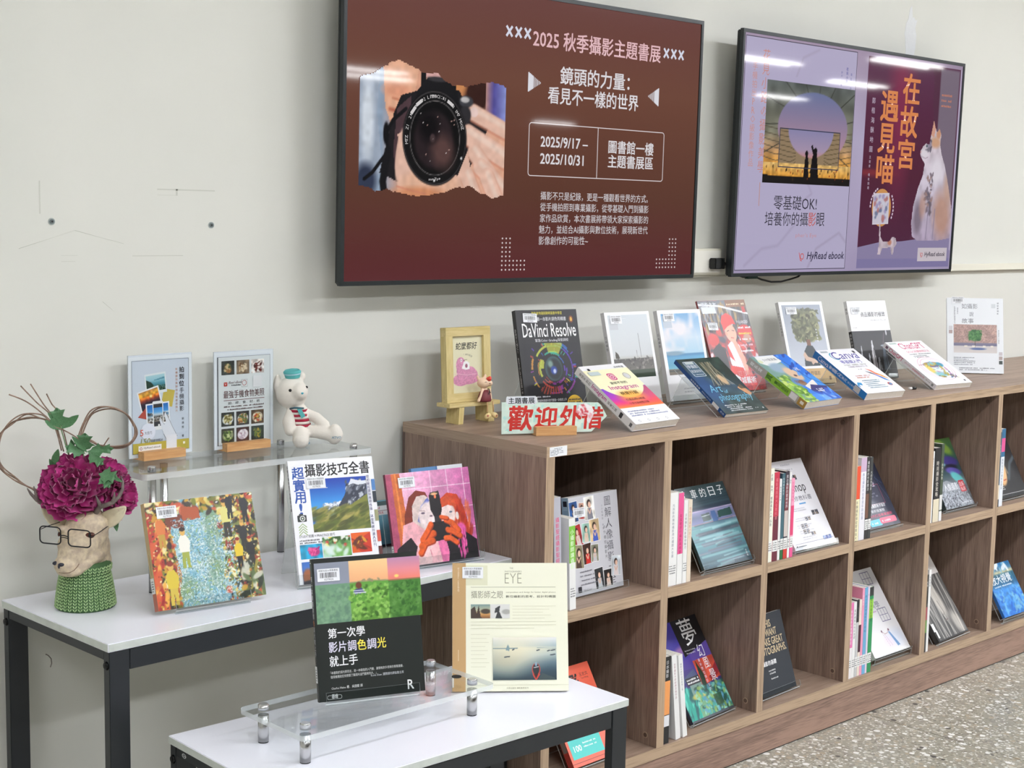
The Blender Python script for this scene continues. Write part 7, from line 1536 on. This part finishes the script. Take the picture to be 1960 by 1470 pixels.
P = Pix(190, 250, 1.5, (36, 36, 40), 95); P.grad([(0, (60, 60, 62)), (.1, (44, 44, 46)), (1, (30, 30, 34))]); P.ell(76, 92, 34, 52, (206, 160, 110), .2, -14); P.ell(60, 120, 30, 40, (90, 70, 56), .5); P.ell(80, 90, 26, 42, (222, 180, 130), .4, -14); P.line([(58, 104), (72, 102)], 4, (60, 40, 34), 1.5); P.line([(86, 108), (98, 110)], 4, (60, 40, 34), 1.5); P.line([(78, 100), (82, 78), (76, 74)], 2.6, (160, 110, 80), 1.5); P.line([(76, 58), (92, 60)], 4, (180, 80, 60), 1.5); P.line([(44, 60), (40, 130), (70, 150), (104, 140), (116, 80)], 9, (196, 170, 130), 4, .6); P.line([(110, 60), (150, 110), (190, 130)], 12, (90, 104, 112), 6, .7)
A = Art(); A.pic(P, 0, 0); A.vtext('人像光影', 50, 240, 17, (226, 226, 230), 0.03, 1.2); A.rect(44, 160, 50, 1.6, (220, 220, 224)); A.small(40, 40, 26, 3, 6, 4, (190, 190, 190), 3); A.rect(0, 12, 190, 1.4, (190, 190, 190))
book('dark book with a golden lit face leaning in the sixth upper cubby', 2.1000, 0.0350, M1 + 0.0105, 0, 27, 0.190, 0.252, 0.012, (40, 40, 44), A, asz=(190, 250))
stand('clear stand in the sixth upper cubby', 2.1000, 0.0350, M1, M1 + 0.0105, 0, 27, 0.190, 0.012, 0.12, lip=0.008, side=0.0)

A = Art(); og = (240, 104, 76); A.rect(0, 0, 170, 231, og); A.text('王志文', 126, 200, 30, 9, (60, 24, 20), 0.02, 1); A.text('Tom Wang', 128, 192, 26, 5, (60, 24, 20), 0.01); A.text('攝影', 56, 156, 62, 54, (30, 20, 20), 0.07, 1)
for i in range(3): A.line([(60 + i * 4, 160 + i * 17), (118, 172 + i * 15)], 1.2, og)
A.text('日常', 60, 100, 80, 40, (30, 20, 20), 0.05, 1); A.rect(96, 148, 32, 5, (240, 196, 180)); A.ell(140, 140, 1.4, 2.6, (90, 30, 24))
P = Pix(1, 1, 1) if False else None
A.rect(8, 18, 110, 74, (66, 204, 196)); A.small(22, 76, 84, 1, 6, 5.5, (226, 246, 244), 3, False); A.small(22, 66, 84, 1, 6, 4, (226, 246, 244), 4, False); A.text('100', 20, 34, 26, 14, (240, 248, 248), 0.03); A.small(54, 48, 50, 2, 9, 4, (220, 244, 240), 5); A.rect(0, 8, 170, 1, (90, 36, 30))
S_ = Art(); S_.rect(0, 0, 18, 231, (176, 60, 50)); S_.rect(2, 40, 14, 52, (140, 130, 124)); S_.vtext('攝影日常', 9, 214, 12, (240, 220, 210), 0.02, 1.2)
book('bright orange book with a turquoise panel leaning in the first lower cubby', 0.1290, 0.0168, B1 + 0.0110, 2.0, 31.1, 0.170, 0.231, 0.018, og, A, S_)
stand('clear stand in the first lower cubby', 0.1290, 0.0168, B1, B1 + 0.0110, 2.0, 31.1, 0.170, 0.018, 0.12, lip=-0.001, side=-0.006)

P = Pix(191, 264, 1.5, (60, 50, 130), 96); P.grad([(0, (50, 110, 100)), (.3, (60, 120, 110)), (.31, (60, 50, 110)), (.6, (80, 60, 150)), (1, (40, 40, 110))])
P.poly([(0, 150), (90, 160), (90, 264), (0, 264)], (64, 56, 150)); P.ell(60, 180, 30, 12, (150, 110, 170), .9, 20); P.poly([(0, 176), (0, 206), (26, 196), (34, 180), (10, 172)], (60, 40, 60)); P.line([(0, 206), (36, 180)], 2, (190, 130, 120), 1); P.spots(20, 4, 176, 26, 198, (1, 3), [(170, 110, 60), (90, 50, 40)]); P.poly([(20, 110), (90, 130), (96, 112), (20, 100)], (80, 90, 130))
for i in range(12): P.line([(24 + i * 6, 132), (30 + i * 6, 112)], 1, (36, 40, 60), .8)
P.poly([(100, 150), (191, 160), (191, 90), (100, 80)], (206, 80, 60)); P.noise(.2, 20, ((P.X > 100) & (P.Y < 170)).astype(float)); P.poly([(140, 96), (191, 130), (191, 100), (150, 84)], (150, 40, 50)); P.poly([(100, 80), (110, 150), (124, 110), (120, 80)], (40, 60, 44)); P.poly([(100, 150), (100, 180), (191, 190), (191, 150)], (90, 70, 150))
P.poly([(0, 0), (0, 96), (60, 84), (60, 0)], (30, 130, 120)); P.spots(60, 0, 0, 60, 90, (2, 7), [(20, 160, 140), (90, 200, 180), (20, 90, 90)], 3, ang=70); P.poly([(46, 60), (50, 96), (100, 96), (96, 50)], (120, 150, 140)); P.ell(70, 60, 30, 8, (190, 180, 90), .4); P.poly([(50, 0), (54, 44), (100, 46), (100, 0)], (110, 160, 120)); P.spots(160, 60, 0, 191, 80, (2, 6), [(60, 160, 150), (140, 206, 190), (30, 70, 60), (90, 150, 190), (150, 180, 90)], 1.8, a=.75); P.poly([(126, 20), (126, 50), (160, 50), (160, 20)], (34, 60, 30), .7)
A = Art(); A.pic(P, 0, 0); A.poly([(78, 164), (74, 264), (191, 264), (191, 190)], (24, 24, 28)); A.text('夢', 104, 190, 62, 72, (240, 240, 240), 0.004, 2, sh=-.1); A.text('幻', 138, 152, 28, 34, (240, 240, 244), 0.004, 1); A.text('風', 142, 118, 26, 30, (240, 240, 244), 0.004, 1); A.text('景', 148, 84, 26, 30, (240, 240, 244), 0.0, 1); A.vtext('最新數位攝影技巧', 128, 150, 9, (230, 220, 240), 0.01, 1.25); A.text('New Horizons in Landscape', 86, 176, 46, 5, (230, 230, 236), 0.01); A.text('Photography', 90, 168, 38, 5, (230, 230, 236), 0.01); A.rect(40, 92, 60, 20, (40, 40, 46)); A.small(44, 104, 50, 2, 8, 5, (230, 230, 230), 3, False)
A.rect(0, 0, 191, 6, (70, 76, 84))
book('large black and purple landscape book leaning in the second lower cubby', 0.5801, 0.0324, B1 + 0.0105, 5.3, 31.0, 0.191, 0.264, 0.010, (40, 44, 60), A)
stand('clear stand in the second lower cubby', 0.5801, 0.0324, B1, B1 + 0.0105, 5.3, 31, 0.191, 0.010, 0.13, lip=-0.001, side=-0.002)

A = Art(); A.rect(0, 0, 163, 215, (58, 62, 68)); gd_ = (206, 186, 150)
for i, (l, w_) in enumerate((('READ THIS', 92), ('IF YOU WANT', 112), ('TO TAKE GREAT', 134), ('PHOTOGRAPHS.', 142))): A.text(l, 12, 178 - i * 24, w_, 20, gd_, 0.03)
A.text('攝影的基礎', 28, 78, 66, 13, (240, 240, 240), 0.03, 1); A.small(50, 62, 34, 1, 5, 4, (214, 214, 214), 3, False); A.small(52, 54, 40, 1, 5, 4.5, (214, 214, 214), 4); A.small(54, 40, 36, 1, 5, 4, (214, 214, 214), 5)
book('charcoal book with gold capitals leaning in the third lower cubby', 0.8850, 0.0410, B1 + 0.0100, 3.2, 17.4, 0.163, 0.215, 0.011, (58, 62, 68), A, rough=0.5)
stand('clear stand in the third lower cubby', 0.8850, 0.0410, B1, B1 + 0.0100, 3.2, 17.4, 0.163, 0.011, 0.165, lip=0.014, side=-0.014)

A = Art(); A.rect(0, 0, 190, 266, (232, 230, 232)); vl = (120, 114, 150)
for x_, y_ in ((118, 214), (118, 96)):
    A.frame(x_, y_, 46, 42, 2.2, vl)
    A.rect(x_ + 15, y_, 1.6, 42, vl); A.rect(x_ + 30, y_, 1.6, 42, vl); A.rect(x_, y_ + 20, 46, 1.6, vl)
P = Pix(190, 70, 1.5, (232, 230, 232), 97); P.ell(150, 30, 40, 26, (210, 220, 240), .9, a=.6); P.ell(100, 20, 30, 20, (232, 210, 232), .9, a=.5); P.poly([(120, 52), (128, 52), (150, 6), (136, 4)], (110, 150, 196)); P.line([(90, 54), (100, 10)], 1, (180, 150, 170)); P.line([(96, 54), (112, 10)], 1, (180, 150, 170)); P.line([(88, 60), (100, 48), (116, 50), (124, 60)], 1.2, (150, 80, 90)); P.ell(90, 58, 3, 4, (110, 70, 90), .3); P.ell(126, 58, 3.4, 4, (110, 60, 80), .3); A.pic(P, 0, 12)
A.text('攝影美學', 46, 140, 96, 22, (120, 124, 146), 0.0, 1); A.text('一', 110, 168, 16, 3, vl); A.small(80, 130, 50, 1, 6, 4, (196, 150, 190), 3); A.rect(0, 0, 190, 10, (236, 236, 238))
book('big white book with drawn blue windows leaning in the fourth lower cubby', 1.4000, 0.0250, B1 + 0.0215, 0.1, 34.7, 0.190, 0.266, 0.014, (232, 230, 232), A)
stand('clear stand in the fourth lower cubby', 1.4000, 0.0250, B1, B1 + 0.0215, 0.1, 34.7, 0.190, 0.014, 0.15, lip=0.002, side=-0.004)

P = Pix(196, 283, 1.5, (110, 110, 108), 98); P.grad([(0, (90, 90, 90)), (1, (120, 118, 114))])
for i in range(90): x_ = P.rng.uniform(0, 196); d_ = P.rng.uniform(-40, 60); P.line([(x_ - d_ * .3, 283), (x_ + d_ * .3, 150), (x_ + d_, 0)], P.rng.uniform(1.5, 5), [(46, 46, 46), (200, 196, 188), (90, 88, 86), (226, 222, 214), (60, 60, 60)][i % 5], 3, .55)
P.ell(110, 120, 24, 56, (206, 200, 190), .6, 8, .8); P.line([(104, 120), (112, 80), (104, 74)], 3, (120, 116, 110), 2); P.line([(98, 56), (114, 58)], 4, (120, 110, 106), 2); P.ell(160, 40, 24, 40, (214, 208, 198), .8, 20, .7)
A = Art(); A.pic(P, 0, 0); A.rect(0, 204, 196, 79, (226, 220, 216)); A.small(110, 232, 50, 1, 6, 4, (190, 170, 160), 3); A.rect(0, 0, 196, 5, (60, 60, 60)); A.rect(8, 12, 12, 26, (240, 240, 240)); A.rect(0, 0, 10, 60, (36, 36, 36)); A.rect(2, 34, 16, 26, (232, 232, 232))
book('black and white book of windblown hair leaning in the fifth lower cubby', 1.7336, 0.0120, B1 + 0.0105, 3.4, 33.9, 0.196, 0.283, 0.016, (50, 50, 50), A)
stand('clear stand in the fifth lower cubby', 1.7336, 0.0120, B1, B1 + 0.0105, 3.4, 33.9, 0.196, 0.016, 0.15, lip=-0.001, side=-0.006)

P = Pix(170, 176, 1.5, (50, 120, 190), 99); P.grad([(0, (50, 120, 200)), (.5, (70, 140, 210)), (.6, (40, 100, 140)), (.78, (60, 110, 130)), (.82, (190, 180, 140)), (.88, (80, 130, 160)), (1, (30, 110, 170))]); P.noise(.15, 10); P.spots(90, 0, 0, 170, 90, (2, 8), [(110, 180, 230), (30, 90, 190), (60, 140, 220), (140, 190, 200)], 2.4, a=.6); P.spots(14, 20, 150, 150, 176, (3, 8), [(230, 236, 240), (130, 180, 200)], 2.5)
A = Art(); A.pic(P, 0, 0); A.text('放大視覺', 16, 108, 126, 30, (236, 240, 244), 0.01, 1); A.small(20, 98, 110, 1, 6, 5, (206, 220, 230), 3, False)
book('bright blue book with white lettering leaning in the sixth lower cubby', 2.1284, 0.0059, B1 + 0.0200, -0.1, 31.0, 0.170, 0.176, 0.010, (50, 110, 180), A)
stand('clear stand in the sixth lower cubby', 2.1284, 0.0059, B1, B1 + 0.0200, -0.1, 31, 0.170, 0.010, 0.10, lip=-0.001, side=-0.012)

# ================================================================== books standing spine-out in the cubbies
# (x of the left face, shelf z, thickness, height, depth, colour, spine bands, text, label)
def sp_art(t, h, bands, txt, tc, seed, lab=True, labc=(236, 236, 234), lz=(30, 30)):
    S = Art(); S.rect(0, 0, t, h, bands[0][2])
    for z0, z1, c in bands: S.rect(0, z0, t, z1 - z0, c)
    S.vtext(txt[0], t / 2, h - txt[1], min(t * .62, txt[2]), tc, 0.02, 1.12) if t > 5 else S.small(t * .25, h - txt[1], t * .5, 22, 5, 3.4, tc, seed, False, cw=t * .6)
    if lab: S.rect(0, lz[0], t, lz[1], labc); S.small(t * .15, lz[0] + lz[1] - 8, t * .7, 4, 6, 3, (70, 74, 80), seed, False, cw=3)
    return S
def upright(x, zs, t, h, d, cover, bands, txt, tc, label, lab=True, roll=0.0, y=0.006, seed=1, front=None, lz=(26, 30), grp=None):
    S = sp_art(t * 1000, h * 1000, bands, txt, tc, seed, lab, lz=lz)
    ca = R(roll)
    # width runs back into the shelf, the front cover faces right (+x)
    return book(label, x + t, y, zs + 0.0004, 90, 0, d, h, t, cover, front, S, group=grp) if not roll else lean_book(label, x, y, zs, t, h, d, cover, S, roll)
def lean_book(label, x, y, zs, t, h, d, cover, S, roll):
    b_ = book(label, x + t, y, zs + 0.0006 + (t * math.sin(R(abs(roll)))), 90, 0, d, h, t, cover, None, S)
    b_.rotation_euler = Euler((R(roll), 0, R(90)))
    return b_
U, Lw = M1, B1
W = (238, 238, 236)
upright(0.0420, U, 0.022, 0.268, 0.19, (180, 180, 190), [(0, 268, (184, 184, 194)), (20, 60, (150, 90, 150))], ('攝影聖經攝影聖經', 46, 12), (216, 90, 130), 'grey and pink spined book leaning against the end panel', roll=-2.5)
upright(0.0900, U, 0.020, 0.214, 0.16, W, [(0, 214, W), (110, 196, (130, 196, 70))], ('小攝影師講攝影', 26, 12), (226, 244, 210), 'white book with a bright green spine band in the first upper cubby', roll=-2.5)
upright(0.4290, U, 0.0330, 0.232, 0.17, W, [(0, 232, W)], ('光與影的魔術攝影用光構圖大全書', 28, 8), (120, 130, 146), 'thickest white book, first in the second upper cubby')
upright(0.4640, U, 0.0195, 0.228, 0.17, W, [(0, 228, W), (76, 228, (232, 90, 150))], ('女孩輕旅行攝影美學書', 52, 9), (176, 20, 66), 'book with a hot pink spine in the second upper cubby', lab=False)
upright(0.4855, U, 0.0150, 0.208, 0.15, W, [(0, 208, W)], ('日常攝影光影隨拍魅力', 34, 8), (90, 96, 110), 'thin white book beside the hot pink one')
upright(0.5020, U, 0.0145, 0.207, 0.15, (226, 212, 190), [(0, 207, (230, 216, 196))], ('咖啡日常攝影小旅行', 18, 8), (206, 140, 120), 'thin beige book, last upright in the second upper cubby', lab=False)
upright(0.8290, U, 0.0200, 0.250, 0.17, (240, 240, 226), [(0, 250, (240, 240, 224))], ('光圈．快門．構圖攝影入門指南', 14, 9), (70, 74, 80), 'cream white book, first in the third upper cubby')
upright(0.8505, U, 0.0215, 0.238, 0.17, (190, 50, 70), [(0, 238, (196, 50, 76)), (0, 120, (110, 40, 60)), (26, 56, (120, 50, 60))], ('攝影構圖學大全教科書', 16, 10), (226, 130, 140), 'crimson spined book in the third upper cubby', seed=4)
upright(0.8735, U, 0.0095, 0.218, 0.15, W, [(0, 218, W)], ('攝影隨身手冊', 20, 6), (90, 90, 100), 'thin white book right of the crimson one', seed=5)
upright(0.8845, U, 0.0125, 0.232, 0.16, (60, 96, 110), [(0, 232, (66, 104, 116)), (0, 26, (40, 110, 60))], ('街頭攝影教室', 12, 7), (190, 206, 210), 'thin teal book in the third upper cubby', seed=6)
upright(0.8985, U, 0.0165, 0.236, 0.16, (50, 44, 54), [(0, 236, (60, 50, 62)), (130, 200, (120, 50, 60)), (60, 130, (206, 196, 190)), (0, 26, (206, 60, 50))], ('黑白攝影的藝術世界', 10, 9), (226, 220, 224), 'dark multicoloured spined book in the third upper cubby', seed=7)
upright(0.9170, U, 0.0085, 0.232, 0.15, W, [(0, 232, W)], ('攝影', 20, 6), (120, 120, 130), 'thin white book left of the candy pink one', seed=8)
upright(0.9270, U, 0.0135, 0.214, 0.15, (236, 120, 160), [(0, 214, (240, 160, 190)), (60, 140, (226, 70, 120)), (0, 26, (236, 90, 150))], ('可愛寵物攝影', 10, 8), (226, 90, 140), 'thin candy pink book, last upright in the third upper cubby', seed=9)
upright(1.2285, U, 0.0230, 0.214, 0.16, (240, 232, 190), [(0, 214, (240, 234, 196)), (120, 214, (232, 84, 50))], ('手機攝影學從零開始大百科', 100, 10), (90, 84, 70), 'cream book with an orange red top band, first in the fourth upper cubby', lab=False)
upright(1.2535, U, 0.0270, 0.236, 0.17, (236, 232, 240), [(0, 236, (238, 236, 242)), (196, 236, (206, 180, 206))], ('數位攝影完全學習手冊全書', 44, 10), (120, 130, 170), 'pale lilac and white book in the fourth upper cubby', lab=False)
upright(1.2820, U, 0.0155, 0.236, 0.17, (44, 44, 48), [(0, 236, (48, 46, 50)), (60, 130, (120, 84, 70))], ('攝影師的光影魔法', 12, 10), (226, 226, 226), 'black book with white spine lettering in the fourth upper cubby', seed=11)
upright(1.2990, U, 0.0135, 0.234, 0.16, (54, 56, 58), [(0, 234, (60, 62, 64))], ('大師風景攝影', 40, 9), (206, 206, 206), 'slim dark grey book, last upright in the fourth upper cubby', seed=12)
upright(1.6300, U, 0.0120, 0.218, 0.16, W, [(0, 218, W)], ('攝影手冊', 20, 7), (130, 130, 140), 'thin white book, first in the fifth upper cubby', lab=False)
A = Art(); A.rect(0, 0, 190, 250, (26, 26, 32)); A.rect(0, 0, 190, 70, (222, 214, 196)); A.poly([(120, 130), (140, 240), (160, 240), (146, 120)], (90, 80, 120))
upright(1.6460, U, 0.0330, 0.226, 0.145, (30, 30, 36), [(0, 226, (30, 30, 36)), (0, 70, (226, 216, 190))], ('時尚攝影全攻略', 40, 14), (206, 200, 190), 'thick black book with a cream base in the fifth upper cubby', lab=False)
upright(1.6815, U, 0.0150, 0.236, 0.16, (60, 76, 60), [(0, 236, (70, 84, 66)), (0, 30, (240, 240, 240)), (34, 80, (222, 222, 220))], ('自然光人像', 60, 9), (220, 220, 210), 'slim green and white book, last upright in the fifth upper cubby', lab=False)
upright(2.0290, U, 0.0130, 0.240, 0.16, (40, 90, 120), [(0, 240, (44, 84, 110)), (0, 24, (30, 30, 34)), (24, 70, (236, 226, 206))], ('旅行攝影', 40, 8), (200, 214, 226), 'dark blue book, first in the sixth upper cubby', lab=False)
upright(2.0435, U, 0.0220, 0.250, 0.17, (230, 234, 240), [(0, 250, (230, 234, 240)), (160, 250, (50, 110, 150)), (176, 220, (226, 90, 150))], ('攝影技法大補帖全圖解', 96, 9), (120, 130, 150), 'white book with a blue and pink top in the sixth upper cubby', lab=False)
# second lower cubby
upright(0.4290, Lw, 0.0230, 0.222, 0.15, (24, 24, 28), [(0, 222, (28, 28, 30)), (74, 160, (240, 160, 90)), (44, 72, (232, 232, 236))], ('日本攝影', 10, 10), (226, 226, 226), 'black and orange book, first in the second lower cubby', lab=False)
upright(0.4800, Lw, 0.0180, 0.222, 0.15, W, [(0, 222, W)], ('世界攝影大師經典百幅作品', 22, 7), (176, 130, 140), 'white book leaning left, next to the black and orange one', roll=-6.5, lab=False)
upright(0.5080, Lw, 0.0160, 0.218, 0.15, W, [(0, 218, W)], ('攝影大師作品選集第二冊', 22, 6), (140, 144, 156), 'second white book leaning left, nearer the purple landscape book', roll=-7.5, lab=False)
# fourth lower cubby
for (x, t, h, d, c, bn, tx, tc, lb, sd) in (
    (1.2290, 0.0175, 0.222, 0.16, (246, 216, 230), [(0, 222, (240, 236, 236)), (90, 222, (230, 120, 180))], '甜點攝影料理攝影教室', (240, 226, 236), 'pink and white book, first in the fourth lower cubby', 1),
    (1.2475, 0.0140, 0.222, 0.16, W, [(0, 222, W)], '攝影構圖與色彩基礎', (110, 110, 120), 'white book right of the first pink one in the fourth lower cubby', 2),
    (1.2625, 0.0120, 0.226, 0.16, (60, 60, 66), [(0, 226, (200, 200, 200)), (160, 226, (44, 44, 50))], '黑白暗房', (90, 90, 96), 'grey and black spined book in the fourth lower cubby', 3),
    (1.2755, 0.0120, 0.224, 0.15, (236, 220, 206), [(0, 224, (236, 222, 208)), (70, 150, (70, 30, 50))], '寫真集', (230, 200, 200), 'beige and wine spined book in the fourth lower cubby', 4),
    (1.2885, 0.0110, 0.256, 0.185, (240, 150, 180), [(0, 256, (240, 160, 190))], '花卉攝影', (246, 220, 230), 'tall slim pink book in the fourth lower cubby', 5),
    (1.3005, 0.0150, 0.255, 0.185, (110, 176, 214), [(0, 255, (110, 176, 214))], '晴空的風景攝影旅行手帖', (60, 100, 150), 'tall sky blue book in the fourth lower cubby', 6),
    (1.3165, 0.0090, 0.256, 0.185, (226, 206, 226), [(0, 256, (230, 210, 230))], '花', (150, 120, 160), 'tall slim lilac book in the fourth lower cubby', 7),
    (1.3265, 0.0190, 0.252, 0.185, (40, 140, 84), [(0, 252, (40, 150, 90)), (160, 216, (150, 206, 60)), (226, 252, (40, 40, 44))], '昆蟲生態攝影圖鑑', (30, 90, 60), 'tall green book, last upright in the fourth lower cubby', 8)):
    upright(x, Lw, t, h, d, c, bn, (tx, 22, 9), tc, lb, seed=sd, lz=(28, 30))
upright(1.6290, Lw, 0.0150, 0.240, 0.16, (50, 50, 50), [(0, 240, (60, 60, 60)), (150, 190, (30, 30, 30)), (60, 100, (110, 150, 80)), (100, 140, (170, 80, 90))], ('影像', 20, 8), (220, 220, 220), 'dark mixed spined book, first in the fifth lower cubby', lab=False)
upright(1.6450, Lw, 0.0120, 0.254, 0.17, W, [(0, 254, W)], ('女性寫真', 20, 8), (90, 90, 96), 'thin tall white book in the fifth lower cubby', lab=False)
